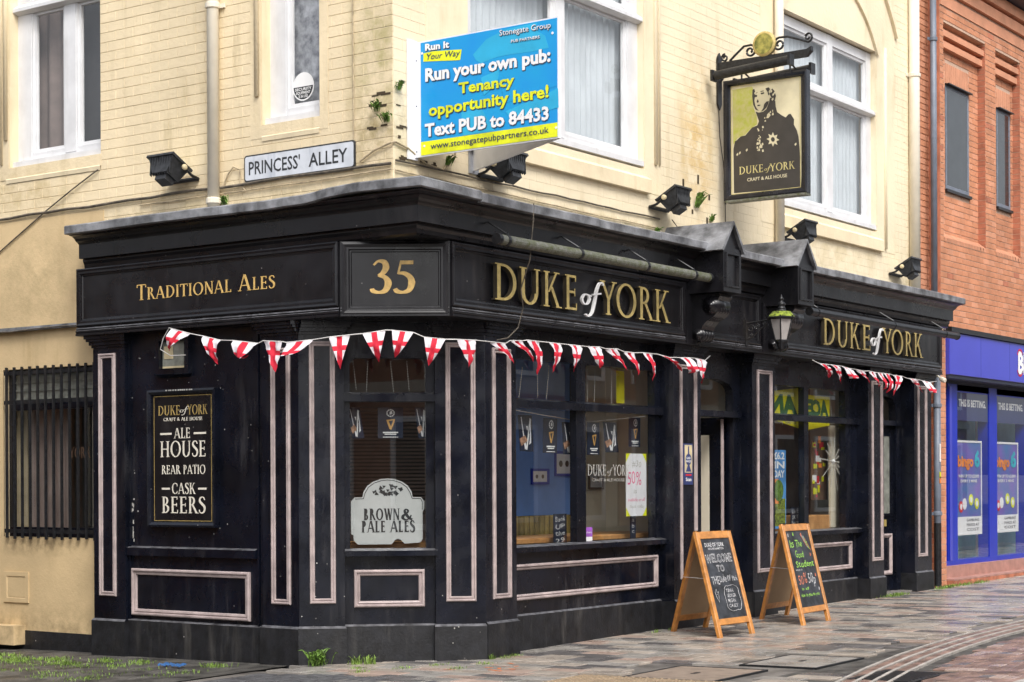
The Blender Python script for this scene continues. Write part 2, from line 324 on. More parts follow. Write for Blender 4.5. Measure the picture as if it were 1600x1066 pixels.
class MB:
    def __init__(s):
        s.v = []; s.f = []; s.m = []; s.uv = None
    def face(s, pts, m=0):
        i = len(s.v); s.v += [tuple(p) for p in pts]
        s.f.append(tuple(range(i, i + len(pts)))); s.m.append(m)
    def mesh(s, vs, fs, m=0):
        i = len(s.v); s.v += [tuple(p) for p in vs]
        for f in fs:
            s.f.append(tuple(i + k for k in f)); s.m.append(m)
    def box(s, F, u0, u1, n0, n1, z0, z1, m=0, cham=0.0):
        if cham:
            c = cham
            P = lambda u, n, z: F(u, n, z)
            b = [P(u0, n0, z0), P(u1, n0, z0), P(u1, n0, z1), P(u0, n0, z1)]
            a = [P(u0, n1 - c, z0), P(u1, n1 - c, z0), P(u1, n1 - c, z1), P(u0, n1 - c, z1)]
            t = [P(u0 + c, n1, z0 + c), P(u1 - c, n1, z0 + c), P(u1 - c, n1, z1 - c), P(u0 + c, n1, z1 - c)]
            vs = b + a + t
            fs = [(8, 9, 10, 11), (3, 2, 1, 0)]
            for k in range(4):
                k2 = (k + 1) % 4
                fs += [(k, k2, 4 + k2, 4 + k), (4 + k, 4 + k2, 8 + k2, 8 + k)]
            s.mesh(vs, fs, m); return
        P = [F(u, n, z) for z in (z0, z1) for n in (n0, n1) for u in (u0, u1)]
        # index: z*4+n*2+u
        s.mesh(P, [(2, 3, 7, 6), (1, 0, 4, 5), (0, 2, 6, 4), (3, 1, 5, 7), (6, 7, 5, 4), (0, 1, 3, 2)], m)
    def prism(s, F, poly, n0, n1, m=0, back=True):
        """poly in (u,z), extruded from n0 to n1"""
        k = len(poly)
        a = [F(u, n0, z) for u, z in poly]; b = [F(u, n1, z) for u, z in poly]
        fs = [tuple(range(k, 2 * k))]
        if back: fs.append(tuple(reversed(range(k))))
        fs += [(i, (i + 1) % k, k + (i + 1) % k, k + i) for i in range(k)]
        s.mesh(a + b, fs, m)
    def plan(s, poly, z0, z1, m=0):
        k = len(poly)
        a = [(x, y, z0) for x, y in poly]; b = [(x, y, z1) for x, y in poly]
        s.mesh(a + b, [tuple(range(k, 2 * k)), tuple(reversed(range(k)))] + [(i, (i + 1) % k, k + (i + 1) % k, k + i) for i in range(k)], m)
    def tube(s, pts, r, seg=8, m=0, caps=True, r2=None):
        pts = [Vector(p) for p in pts]
        rings = []
        up = Vector((0, 0, 1))
        for i, p in enumerate(pts):
            d = (pts[min(i + 1, len(pts) - 1)] - pts[max(i - 1, 0)]).normalized()
            a = d.cross(up)
            if a.length < 1e-3: a = d.cross(Vector((1, 0, 0)))
            a.normalize(); b = a.cross(d)
            rr = r if r2 is None else r + (r2 - r) * i / (len(pts) - 1)
            rings.append([p + (a * math.cos(2 * math.pi * k / seg) + b * math.sin(2 * math.pi * k / seg)) * rr for k in range(seg)])
        vs = [q for rg in rings for q in rg]; fs = []
        for i in range(len(pts) - 1):
            for k in range(seg):
                k2 = (k + 1) % seg
                fs.append((i * seg + k, i * seg + k2, (i + 1) * seg + k2, (i + 1) * seg + k))
        if caps:
            fs.append(tuple(reversed(range(seg)))); fs.append(tuple(range((len(pts) - 1) * seg, len(pts) * seg)))
        s.mesh(vs, fs, m)
    def lathe(s, c, prof, seg=12, m=0, ax=None):
        """prof = [(r, h)], axis = +z or ax vector"""
        c = Vector(c); az = Vector(ax).normalized() if ax else Vector((0, 0, 1))
        a = az.cross(Vector((0, 0, 1)))
        if a.length < 1e-3: a = Vector((1, 0, 0))
        a.normalize(); b = az.cross(a)
        vs = []; fs = []
        for r, h in prof:
            for k in range(seg):
                t = 2 * math.pi * k / seg
                vs.append(c + az * h + (a * math.cos(t) + b * math.sin(t)) * max(r, 1e-4))
        for i in range(len(prof) - 1):
            for k in range(seg):
                k2 = (k + 1) % seg
                fs.append((i * seg + k, i * seg + k2, (i + 1) * seg + k2, (i + 1) * seg + k))
        fs.append(tuple(reversed(range(seg)))); fs.append(tuple(range((len(prof) - 1) * seg, len(prof) * seg)))
        s.mesh(vs, fs, m)
    def rframe(s, F, u0, u1, z0, z1, n0, prof, m=0):
        """mitred picture-frame moulding; prof = [(inset, height)]"""
        vs = []; fs = []; k = len(prof)
        for (cu, cz, su, sz) in ((u0, z0, 1, 1), (u1, z0, -1, 1), (u1, z1, -1, -1), (u0, z1, 1, -1)):
            for d, h in prof:
                vs.append(F(cu + su * d, n0 + h, cz + sz * d))
        for c in range(4):
            c2 = (c + 1) % 4
            for i in range(k - 1):
                fs.append((c * k + i, c2 * k + i, c2 * k + i + 1, c * k + i + 1))
        s.mesh(vs, fs, m)
    def sweep(s, path, prof, m=0, cap=True):
        """horizontal sweep of prof [(out,z)] along plan path [(x,y)], out = right-hand side of travel"""
        n = len(path); k = len(prof); vs = []; fs = []
        for i in range(n):
            p = Vector(path[i])
            def nrm(a, b):
                d = (Vector(b) - Vector(a)).normalized(); return Vector((d.y, -d.x))
            if i == 0: o = nrm(path[0], path[1])
            elif i == n - 1: o = nrm(path[-2], path[-1])
            else:
                a = nrm(path[i - 1], path[i]); b = nrm(path[i], path[i + 1]); o = (a + b) / (1 + a.dot(b))
            for q, z in prof:
                vs.append((p.x + o.x * q, p.y + o.y * q, z))
        for i in range(n - 1):
            for j in range(k - 1):
                fs.append((i * k + j, (i + 1) * k + j, (i + 1) * k + j + 1, i * k + j + 1))
        if cap:
            fs.append(tuple(reversed(range(k)))); fs.append(tuple(range((n - 1) * k, n * k)))
        s.mesh(vs, fs, m)
    def build_each(s, name, mats, parent=None, smooth=False):
        """one object for every connected piece"""
        par = list(range(len(s.v)))
        def find(a):
            while par[a] != a:
                par[a] = par[par[a]]; a = par[a]
            return a
        for f in s.f:
            for q in f[1:]: par[find(q)] = find(f[0])
        groups = {}
        for f, m_ in zip(s.f, s.m): groups.setdefault(find(f[0]), []).append((f, m_))
        out = []
        for fs in groups.values():
            o = MB(); ids = sorted({i for f, _ in fs for i in f}); mp = {i: k for k, i in enumerate(ids)}
            o.v = [s.v[i] for i in ids]; o.f = [tuple(mp[i] for i in f) for f, _ in fs]; o.m = [m_ for _, m_ in fs]
            out.append(o.build(name, mats, parent, smooth=smooth))
        return out
    def build(s, name, mats, parent=None, origin=None, smooth=False):
        if not isinstance(mats, (list, tuple)): mats = [mats]
        xs = [p[0] for p in s.v]; ys = [p[1] for p in s.v]; zs = [p[2] for p in s.v]
        o = Vector(origin) if origin else Vector(((min(xs) + max(xs)) / 2, (min(ys) + max(ys)) / 2, min(zs)))
        me = bpy.data.meshes.new(name)
        me.from_pydata([(p[0] - o.x, p[1] - o.y, p[2] - o.z) for p in s.v], [], s.f)
        for m in mats: me.materials.append(M[m] if isinstance(m, str) else m)
        if len(mats) > 1: me.polygons.foreach_set('material_index', s.m)
        if smooth: me.polygons.foreach_set('use_smooth', [True] * len(s.f))
        if s.uv:
            uvl = me.uv_layers.new(name='UVMap')
            for l in me.loops: uvl.data[l.index].uv = s.uv[l.vertex_index]
        me.validate(); me.update()
        return link(name, me, o, parent)

def link(name, data, pos, parent=None):
    ob = bpy.data.objects.new(name, data)
    scene.collection.objects.link(ob)
    pw = WORLDPOS[parent.name] if parent else Vector((0, 0, 0))
    ob.location = Vector(pos) - pw
    if parent: ob.parent = parent
    WORLDPOS[ob.name] = Vector(pos)
    return ob
def tag(o, label=None, cat=None, group=None, kind=None):
    if label: o['label'] = label
    if cat: o['category'] = cat
    if group: o['group'] = group
    if kind: o['kind'] = kind
    return o
def thing(name, pos, label, cat, group=None):
    return tag(link(name, None, pos), label, cat, group)

def gz(x, y):
    return 0.009 * x - 0.014 * y

# ------------------------------------------------------------------ lettering
TT, tt = 0.135, 0.06
def rect(x0, x1, y0, y1): return [(x0, y0), (x1, y0), (x1, y1), (x0, y1)]
def stem(x, w=None, y0=0.0, y1=1.0, ser=(1, 1)):
    w = w or TT
    P = [rect(x, x + w, y0, y1)]
    if ser[0]: P.append(rect(x - 0.075, x + w + 0.075, y0, y0 + 0.035))
    if ser[1]: P.append(rect(x - 0.075, x + w + 0.075, y1 - 0.035, y1))
    return P
def diag(x0, y0, x1, y1, w): return [[(x0, y0), (x0 + w, y0), (x1 + w, y1), (x1, y1)] if y0 < y1 else [(x1, y1), (x1 + w, y1), (x0 + w, y0), (x0, y0)]]
def ring(cx, cy, rx, ry, a0, a1, T=None, t=None, n=18):
    T = T or TT; t = t or tt; out = []
    pts = []
    for i in range(n + 1):
        a = R(a0 + (a1 - a0) * i / n); th = t + (T - t) * abs(math.cos(a))
        pts.append(((cx + rx * math.cos(a), cy + ry * math.sin(a)), (cx + (rx - th) * math.cos(a), cy + (ry - th * 0.9) * math.sin(a))))
    for i in range(n):
        out.append([pts[i][0], pts[i + 1][0], pts[i + 1][1], pts[i][1]])
    return out
def ribbon(P, W, n=7):
    pts = []; ws = []
    for i in range(len(P) - 1):
        p0, p1, p2, p3 = P[max(i - 1, 0)], P[i], P[i + 1], P[min(i + 2, len(P) - 1)]
        for k in range(n):
            t = k / n
            pts.append(tuple(0.5 * ((2 * p1[j]) + (-p0[j] + p2[j]) * t + (2 * p0[j] - 5 * p1[j] + 4 * p2[j] - p3[j]) * t * t + (-p0[j] + 3 * p1[j] - 3 * p2[j] + p3[j]) * t ** 3) for j in (0, 1)))
            ws.append(W[i] + (W[i + 1] - W[i]) * t)
    pts.append(P[-1]); ws.append(W[-1])
    L = []
    for i, p in enumerate(pts):
        q0 = pts[max(i - 1, 0)]; q1 = pts[min(i + 1, len(pts) - 1)]
        dx, dy = q1[0] - q0[0], q1[1] - q0[1]; l = math.hypot(dx, dy) or 1
        L.append(((p[0] - dy / l * ws[i] / 2, p[1] + dx / l * ws[i] / 2), (p[0] + dy / l * ws[i] / 2, p[1] - dx / l * ws[i] / 2)))
    return [[L[i][1], L[i + 1][1], L[i + 1][0], L[i][0]] for i in range(len(L) - 1)]
def serif_glyph(c):
    T, t = TT, tt
    if c == 'A': return diag(0.03, 0, 0.35, 1, t) + diag(0.33, 1, 0.68, 0, T) + [rect(0.16, 0.62, 0.30, 0.30 + t)] + [rect(-0.06, 0.17, 0, .035), rect(0.60, 0.90, 0, .035)], 0.86
    if c == 'B': return stem(0.08) + ring(0.26, 0.75, 0.25, 0.25, -90, 90) + ring(0.28, 0.26, 0.31, 0.26, -90, 90) + [rect(0.2, 0.28, 0, t), rect(0.2, 0.28, 0.47, 0.47 + t), rect(0.2, 0.28, 1 - t, 1)], 0.66
    if c == 'C': return ring(0.47, 0.5, 0.44, 0.51, 52, 308) + [rect(0.73, 0.77, 0.70, 0.93), rect(0.73, 0.77, 0.09, 0.28)], 0.84
    if c == 'D': return stem(0.08) + ring(0.30, 0.5, 0.50, 0.5, -90, 90) + [rect(0.2, 0.31, 0, t), rect(0.2, 0.31, 1 - t, 1)], 0.86
    if c == 'E': return stem(0.08) + [rect(0.2, 0.55, 0, t), rect(0.2, 0.47, 0.48, 0.48 + t), rect(0.2, 0.52, 1 - t, 1), rect(0.53, 0.57, 0, 0.2), rect(0.49, 0.53, 0.82, 1), rect(0.45, 0.49, 0.4, 0.62)], 0.64
    if c == 'F': return stem(0.08) + [rect(0.2, 0.47, 0.48, 0.48 + t), rect(0.2, 0.52, 1 - t, 1), rect(0.49, 0.53, 0.82, 1), rect(0.45, 0.49, 0.4, 0.62)], 0.58
    if c == 'H': return stem(0.08) + stem(0.62) + [rect(0.2, 0.63, 0.47, 0.47 + t)], 0.86
    if c == 'I': return stem(0.08), 0.32
    if c == 'K': return stem(0.08) + diag(0.2, 0.42, 0.56, 1, t * 1.2) + diag(0.30, 0.58, 0.62, 0, T) + [rect(0.47, 0.74, .965, 1), rect(0.57, 0.84, 0, .035)], 0.80
    if c == 'L': return stem(0.08) + [rect(0.2, 0.52, 0, t), rect(0.51, 0.55, 0, 0.22)], 0.60
    if c == 'N': return stem(0.08, t * 1.1) + stem(0.66, t * 1.1, ser=(0, 1)) + diag(0.06, 1, 0.60, 0, T), 0.82
    if c == 'O': return ring(0.48, 0.5, 0.46, 0.52, 0, 360, n=30), 0.98
    if c == 'P': return stem(0.08) + ring(0.26, 0.73, 0.28, 0.27, -90, 90) + [rect(0.2, 0.28, 0.46, 0.46 + t), rect(0.2, 0.28, 1 - t, 1)], 0.62
    if c == 'R': return stem(0.08) + ring(0.26, 0.74, 0.27, 0.26, -90, 90) + [rect(0.2, 0.28, 0.48, 0.48 + t), rect(0.2, 0.28, 1 - t, 1)] + diag(0.27, 0.52, 0.60, 0, T) + [rect(0.56, 0.82, 0, .035)], 0.76
    if c == 'S': return ribbon([(0.47, 0.80), (0.40, 0.94), (0.26, 0.98), (0.11, 0.89), (0.10, 0.72), (0.26, 0.57), (0.42, 0.44), (0.48, 0.27), (0.40, 0.08), (0.24, 0.02), (0.09, 0.08), (0.05, 0.22)], [t, t, t, T * .8, T, T * 1.1, T * 1.1, T, T * .8, t, t, t], 4), 0.56
    if c == 'T': return stem(0.28, ser=(1, 0)) + [rect(0.0, 0.70, 1 - t, 1), rect(0.0, 0.04, 0.80, 1), rect(0.66, 0.70, 0.80, 1)], 0.70
    if c == 'U': return stem(0.08, y0=0.3, ser=(0, 1)) + stem(0.64, t * 1.1, y0=0.3, ser=(0, 1)) + [[(a, b) for a, b in q] for q in ring(0.39, 0.31, 0.315, 0.33, 180, 360)], 0.84
    if c == 'V': return diag(0.0, 1, 0.32, 0, T) + diag(0.38, 0, 0.66, 1, t) + [rect(-.06, .22, .965, 1), rect(.58, .82, .965, 1)], 0.78
    if c == 'W': return diag(0.0, 1, 0.26, 0, T) + diag(0.32, 0, 0.50, 1, t) + diag(0.42, 1, 0.66, 0, T) + diag(0.72, 0, 0.92, 1, t) + [rect(-.06, .2, .965, 1), rect(.84, 1.06, .965, 1)], 1.04
    if c == 'Y': return stem(0.30, y0=0, y1=0.48, ser=(1, 0)) + diag(-0.02, 1, 0.30, 0.46, T) + diag(0.36, 0.46, 0.63, 1, t * 1.2) + [rect(-.09, .2, .965, 1), rect(.54, .80, .965, 1)], 0.76
    if c == '&': return ribbon([(0.72, 0.45), (0.62, 0.2), (0.35, 0.02), (0.1, 0.15), (0.12, 0.38), (0.4, 0.6), (0.48, 0.82), (0.36, 0.97), (0.24, 0.85), (0.3, 0.6), (0.55, 0.2), (0.8, 0.03)], [t, t, t, T, T, t, T * .8, t, T * .8, T, T, T * .8], 4), 0.86
    if c == '3': return ribbon([(0.05, 0.86), (0.18, 0.98), (0.35, 0.95), (0.40, 0.78), (0.30, 0.60), (0.17, 0.53)], [t, t * 1.2, T * 1.2, T * 1.4, T, t], 5) + ribbon([(0.17, 0.53), (0.36, 0.48), (0.46, 0.30), (0.38, 0.07), (0.20, 0.0), (0.03, 0.05), (0.0, 0.12)], [t, T, T * 1.5, T * 1.2, t * 1.4, T, T * .9], 5), 0.55
    if c == '5': return [rect(0.16, 0.52, 0.88, 1.0)] + diag(0.06, 0.58, 0.15, 1.0, t) + ribbon([(0.08, 0.60), (0.26, 0.60), (0.42, 0.48), (0.47, 0.30), (0.40, 0.08), (0.22, 0.0), (0.05, 0.04), (0.0, 0.12)], [t, T * .9, T * 1.2, T * 1.5, T * 1.1, t * 1.4, T, T * .9], 5), 0.58
    if c == ' ': return [], 0.35
    return stem(0.1), 0.35
def of_glyph():
    w = 0.05
    return (ribbon([(0.30, 0.50), (0.16, 0.52), (0.06, 0.36), (0.10, 0.20), (0.24, 0.19), (0.33, 0.36), (0.30, 0.50), (0.40, 0.48)], [w, w, w * 1.3, w, w, w * 1.3, w, w * .6], 5) +
            ribbon([(0.83, 0.93), (0.80, 1.02), (0.70, 0.98), (0.60, 0.72), (0.52, 0.30), (0.42, -0.10), (0.28, -0.24), (0.18, -0.18)], [w, w, w * 1.2, w * 1.4, w * 1.5, w * 1.2, w, w * .8], 5) +
            [[(0.45, 0.52), (0.75, 0.60), (0.75, 0.66), (0.45, 0.58)]]), 0.85
def serif_layout(s, caps=None, gap=0.07):
    """list of (polys) per letter on cap height 1; lower case means small capital"""
    x = 0; out = []
    for c in s:
        k = 0.78 if c.islower() else 1.0
        P, w = serif_glyph(c.upper())
        out.append([[(x + a * k, b * k) for a, b in q] for q in P])
        x += (w + gap) * k
    return out, x - gap
def put_polys(mb, F, polys, u0, z0, su, sz, n0, n1, m=0):
    for i, q in enumerate(polys):
        e = 0.00012 * (i % 9)
        mb.prism(F, [(u0 + a * su, z0 + b * sz) for a, b in q], n0, n1 + e, m, back=False)
def serif_text(mb, F, s, u0, u1, z0, z1, n0, n1, m=0, gap=0.07):
    L, w = serif_layout(s, gap=gap)
    for i, P in enumerate(L):
        put_polys(mb, F, P, u0, z0, (u1 - u0) / w, (z1 - z0), n0, n1 + 0.00005 * (i % 2), m)
_sans = {}
def sans_mesh(s, bold=0.0, outline=False):
    key = (s, bold, outline)
    if key in _sans: return _sans[key]
    cu = bpy.data.curves.new('text', 'FONT')
    cu.body = s; cu.size = 1.0; cu.resolution_u = 2
    if outline:
        cu.fill_mode = 'NONE' if False else 'BOTH'
    cu.offset = bold
    ob = bpy.data.objects.new('text', cu)
    scene.collection.objects.link(ob)
    dg = bpy.context.evaluated_depsgraph_get()
    me = ob.evaluated_get(dg).to_mesh()
    vs = [(v.co.x, v.co.y) for v in me.vertices]; fs = [tuple(p.vertices) for p in me.polygons]
    ob.evaluated_get(dg).to_mesh_clear()
    bpy.data.objects.remove(ob); bpy.data.curves.remove(cu)
    x0 = min(v[0] for v in vs); x1 = max(v[0] for v in vs)
    _sans[key] = ([(v[0] - x0, v[1]) for v in vs], fs, x1 - x0)
    return _sans[key]
CAPH = 0.69
def sans_text(mb, F, s, u0, u1, zb, h, n, m=0, bold=0.0, mirror=False, slant=0.0, dz=0.0):
    """flat print: baseline zb, cap height h, fitted between u0 and u1; dz = rise of the baseline over the width"""
    vs, fs, w = sans_mesh(s, bold)
    ku = (u1 - u0) / w; kz = h / CAPH
    pts = []
    for x, y in vs:
        u = u0 + x * ku + slant * y * kz
        if mirror: u = u0 + u1 - u
        pts.append(F(u, n, zb + y * kz + dz * (x / w)))
    mb.mesh(pts, fs if not mirror else [tuple(reversed(f)) for f in fs], m)

# ------------------------------------------------------------------ walls and brickwork
def wall_holes(mb, F, u0, u1, z0, z1, holes, n0, n1, m=0):
    us = sorted({u0, u1, *[h[i] for h in holes for i in (0, 1) if u0 < h[i] < u1]})
    zs = sorted({z0, z1, *[h[i] for h in holes for i in (2, 3) if z0 < h[i] < z1]})
    for a, b in zip(us, us[1:]):
        run = None
        for c, d in zip(zs, zs[1:]):
            cu, cz = (a + b) / 2, (c + d) / 2
            inside = any(h[0] < cu < h[1] and h[2] < cz < h[3] for h in holes)
            if inside:
                if run: mb.box(F, a, b, n0, n1, run[0], run[1], m); run = None
            else: run = (run[0], d) if run else (c, d)
        if run: mb.box(F, a, b, n0, n1, run[0], run[1], m)
def brickwork(parent, F, u0, u1, z0, z1, holes, mats, nb, bl=0.225, bh=0.075, gap=0.010, proud=0.006, vgap=None, indiv=300, name='brick', weights=None, header=False):
    """running bond; the bricks nearest the camera are objects that share meshes, the rest one mesh"""
    cuts = []
    vg = gap if vgap is None else vgap
    k = 0; z = z0
    while z + bh * 0.5 < z1:
        zt = min(z + bh, z1)
        zc = (z + zt) / 2
        segs = [(u0, u1)]
        for h in holes:
            if h[2] < zc < h[3]:
                ns = []
                for a, b in segs:
                    if h[1] <= a or h[0] >= b: ns.append((a, b)); continue
                    if a < h[0]: ns.append((a, h[0]))
                    if b > h[1]: ns.append((h[1], b))
                segs = ns
        off = (bl + vg) / 2 if k % 2 else 0
        for a, b in segs:
            i = math.floor((a - u0 - off) / (bl + vg))
            while True:
                x0 = u0 + off + i * (bl + vg); i += 1
                if x0 >= b: break
                x1 = x0 + bl
                c0, c1 = max(x0, a), min(x1, b)
                if c1 - c0 < 0.03: continue
                cuts.append((c0, c1, z, zt, (c1 - c0) > bl - 1e-4 and zt - z > bh - 1e-4))
        k += 1; z += bh + gap
    cp = cam.location
    def dist(c):
        p = Vector(F((c[0] + c[1]) / 2, nb, (c[2] + c[3]) / 2)); return (p - cp).length
    full = sorted([c for c in cuts if c[4]], key=dist)
    ind = full[:indiv]; rest = full[indiv:] + [c for c in cuts if not c[4]]
    rng = random.Random(len(cuts))
    meshes = []
    F0 = Frame(0, 0, F.u[0], F.u[1])
    for mi, mt in enumerate(mats):
        for v in range(3):
            b = MB(); j = [rng.uniform(-.0012, .0012) for _ in range(4)]
            b.box(F0, -bl / 2 + j[0], bl / 2 + j[1], -0.004, proud + v * 0.0004, 0.0 + j[2] * .5, bh + j[3] * .5, cham=min(.003, proud * .7))
            me = bpy.data.meshes.new(name)
            me.from_pydata(b.v, [], b.f); me.materials.append(M[mt]); me.update()
            meshes.append(me)
    W = weights or [1] * len(mats)
    for c in ind:
        mi = rng.choices(range(len(mats)), W)[0]
        link(name, meshes[mi * 3 + rng.randrange(3)], F((c[0] + c[1]) / 2, nb, c[2]), parent)
    if rest:
        b = MB()
        for c in rest:
            b.box(F, c[0], c[1], nb - 0.004, nb + proud + rng.uniform(0, .0008), c[2], c[3], rng.choices(range(len(mats)), W)[0], cham=min(.003, proud * .7))
        o = b.build('brickwork', list(mats), parent)
        o['kind'] = 'stuff'
    return len(ind), len(rest)
# ================================================================== SETTING: ground
_s = math.hypot(0.009, 0.014)
def ground_box(mb, x0, x1, y0, y1, t0, t1, m=0, cham=0.0):
    c = cham
    b = [(x0, y0), (x1, y0), (x1, y1), (x0, y1)]
    t = [(x0 + c, y0 + c), (x1 - c, y0 + c), (x1 - c, y1 - c), (x0 + c, y1 - c)]
    vs = [(x, y, gz(x, y) + t0) for x, y in b] + [(x, y, gz(x, y) + t1 - c) for x, y in b] + [(x, y, gz(x, y) + t1) for x, y in t]
    fs = [(8, 9, 10, 11)]
    for k in range(4):
        k2 = (k + 1) % 4
        fs += [(k, k2, 4 + k2, 4 + k), (4 + k, 4 + k2, 8 + k2, 8 + k)]
    mb.mesh(vs, fs, m)
def ground_quad(mb, pts, t, m=0):
    mb.face([(x, y, gz(x, y) + t) for x, y in pts], m)
b = MB(); ground_quad(b, [(-150, -150), (150, -150), (150, 150), (-150, 150)], -0.03)
tag(b.build('ground', 'ground', origin=(0, 0, 0)), kind='structure')
b = MB(); ground_quad(b, [(-40, 1.35), (-1.0, 1.35), (-1.0, 60), (-40, 60)], -0.006)
alley = tag(b.build('alley_road', 'asphalt', origin=(-3, 3, -0.05)), kind='structure')
b = MB(); ground_quad(b, [(-25, -2.95), (60, -2.95), (60, 0.6), (-1.15, 0.6), (-1.6, 1.35), (-25, 1.35)], -0.016)
pave = tag(b.build('pavement', 'ground', origin=(0, -1.5, 0)), kind='structure')
b = MB(); ground_quad(b, [(-25, -14.5), (60, -14.5), (60, -2.95), (-25, -2.95)], -0.016)
road = tag(b.build('road', 'asphalt', origin=(4, -5, 0.05)), kind='structure')
# stripe kerb line
def kerb_y(x):
    P = [(-2.0, -3.95), (0.0, -3.52), (0.6, -3.39), (1.76, -3.19), (2.79, -3.06), (3.9, -2.96), (4.8, -2.93), (5.7, -2.93), (9.0, -2.95), (16.0, -3.0), (60, -3.0)]
    for (a, ya), (c, yc) in zip(P, P[1:]):
        if a <= x <= c: return ya + (yc - ya) * (x - a) / (c - a)
    return -3.95
rng = random.Random(11)
TILES = ['pv_a', 'pv_b', 'pv_c', 'pv_d']
covers = [(-0.72, 0.22, -2.72, -1.88), (0.5, 1.45, -3.02, -2.3)]
tact = (-2.3, -0.78, -3.1, -1.62)
Q = Matrix.Identity(3)
nrm = Vector((-0.009, 0.014, 1)).normalized()
tq = Vector((0, 0, 1)).rotation_difference(nrm)
def tile_mesh(name, w, l, mt, j):
    bb = MB()
    w2, l2, c = w / 2, l / 2, 0.004
    t = j
    vs = [(-w2, -l2, -0.03), (w2, -l2, -0.03), (w2, l2, -0.03), (-w2, l2, -0.03), (-w2, -l2, t - c), (w2, -l2, t - c), (w2, l2, t - c), (-w2, l2, t - c), (-w2 + c, -l2 + c, t), (w2 - c, -l2 + c, t), (w2 - c, l2 - c, t), (-w2 + c, l2 - c, t)]
    fs = [(8, 9, 10, 11)]
    for k in range(4):
        k2 = (k + 1) % 4
        fs += [(k, k2, 4 + k2, 4 + k), (4 + k, 4 + k2, 8 + k2, 8 + k)]
    me = bpy.data.meshes.new(name); me.from_pydata(vs, [], fs); me.materials.append(M[mt]); me.update()
    return me
TW, TL, TG = 0.2, 0.4, 0.009
tiles = []
x = -3.4; col = 0
while x < 30:
    y = 1.3 - rng.choice([0, 0.2, 0.1, 0.3]) * 1.0
    while y > -4.0:
        x0, x1, y0, y1 = x, x + TW - TG, y - TL + TG, y
        cx, cy = (x0 + x1) / 2, (y0 + y1) / 2
        bl = 0.02 + (0 if cx > 0.1 else -1.095 * cx)
        ok = cy > kerb_y(cx) + 0.2 and cy < min(bl + 0.3, 1.2) and not (cx < -1.55 and cy > 0.0) 
        if cx > 0.6: ok = ok and cy > kerb_y(cx) + 0.12
        for a, c, d, e in covers + [tact]:
            if a - 0.1 < cx < c + 0.1 and d - 0.2 < cy < e + 0.2: ok = False
        if ok: tiles.append((cx, cy))
        y -= TL
    x += TW; col += 1
tiles.sort(key=lambda t: (Vector((t[0], t[1], 0)) - cam.location).length)
tm = {}
for mt in TILES:
    for j in range(2):
        tm[mt, j] = tile_mesh('paving_block', TW - TG, TL - TG, mt, 0.0 + j * 0.0025)
def pick():
    return rng.choices(TILES, [34, 28, 16, 20])[0]
inview = [t for t in tiles if t[0] > -2.6]
for cx, cy in inview[:300]:
    o = link('paving_block', tm[pick(), rng.randrange(2)], (cx, cy, gz(cx, cy)), pave)
    o.rotation_mode = 'QUATERNION'; o.rotation_quaternion = tq
b = MB()
for cx, cy in inview[300:]:
    ground_box(b, cx - (TW - TG) / 2, cx + (TW - TG) / 2, cy - (TL - TG) / 2, cy + (TL - TG) / 2, -0.03, rng.uniform(0, .0012), rng.choices(range(4), [34, 28, 16, 20])[0], 0.004)
tag(b.build('paving_blocks', TILES, pave), kind='stuff')
# recessed covers
for i, (a, c, d, e) in enumerate(covers):
    t = thing('manhole_cover', ((a + c) / 2, (d + e) / 2, gz((a + c) / 2, (d + e) / 2)), ['brown recessed cover in the paving nearest the studded tactile strip', 'paler recessed cover in the paving, the one nearer the road drain'][i], 'manhole cover', 'covers set in the pavement')
    b = MB(); ground_box(b, a + .03, c - .03, d + .03, e - .03, -0.03, -0.001, 0, 0.003); b.build('infill', 'cover' if i == 0 else 'pv_a', t)
    b = MB()
    for q in ((a, c, d, d + .022), (a, c, e - .022, e), (a, a + .022, d + .024, e - .024), (c - .022, c, d + .024, e - .024)): ground_box(b, *q, -0.03, 0.001, 0, 0.002)
    b.build('rim', 'iron', t)
    b = MB(); ground_box(b, (a + c) / 2 - .05, (a + c) / 2 + .05, (d + e) / 2 - .02, (d + e) / 2 + .02, -0.01, 0.002, 0, 0.002); b.build('lifting_plate', 'iron', t)
# tactile slabs
a, c, d, e = tact
t = thing('tactile_paving', ((a + c) / 2, (d + e) / 2, 0.0), 'tan studded tactile slabs at the near edge of the pavement', 'paving')
b = MB(); sl = MB()
xx = a
while xx < c - .1:
    yy = d
    while yy < e - .1:
        ground_box(sl, xx, xx + .395, yy, yy + .395, -0.03, 0.0, 0, 0.003)
        for i in range(6):
            for j in range(6):
                px, py = xx + .033 + i * .066, yy + .033 + j * .066
                b.lathe((px, py, gz(px, py)), [(.014, -0.001), (.012, .004), (.006, .006)], 6)
        yy += .4
    xx += .4
tag(sl.build('slab', 'tact', t), kind='stuff'); tag(b.build('studs', 'tact', t), kind='stuff')
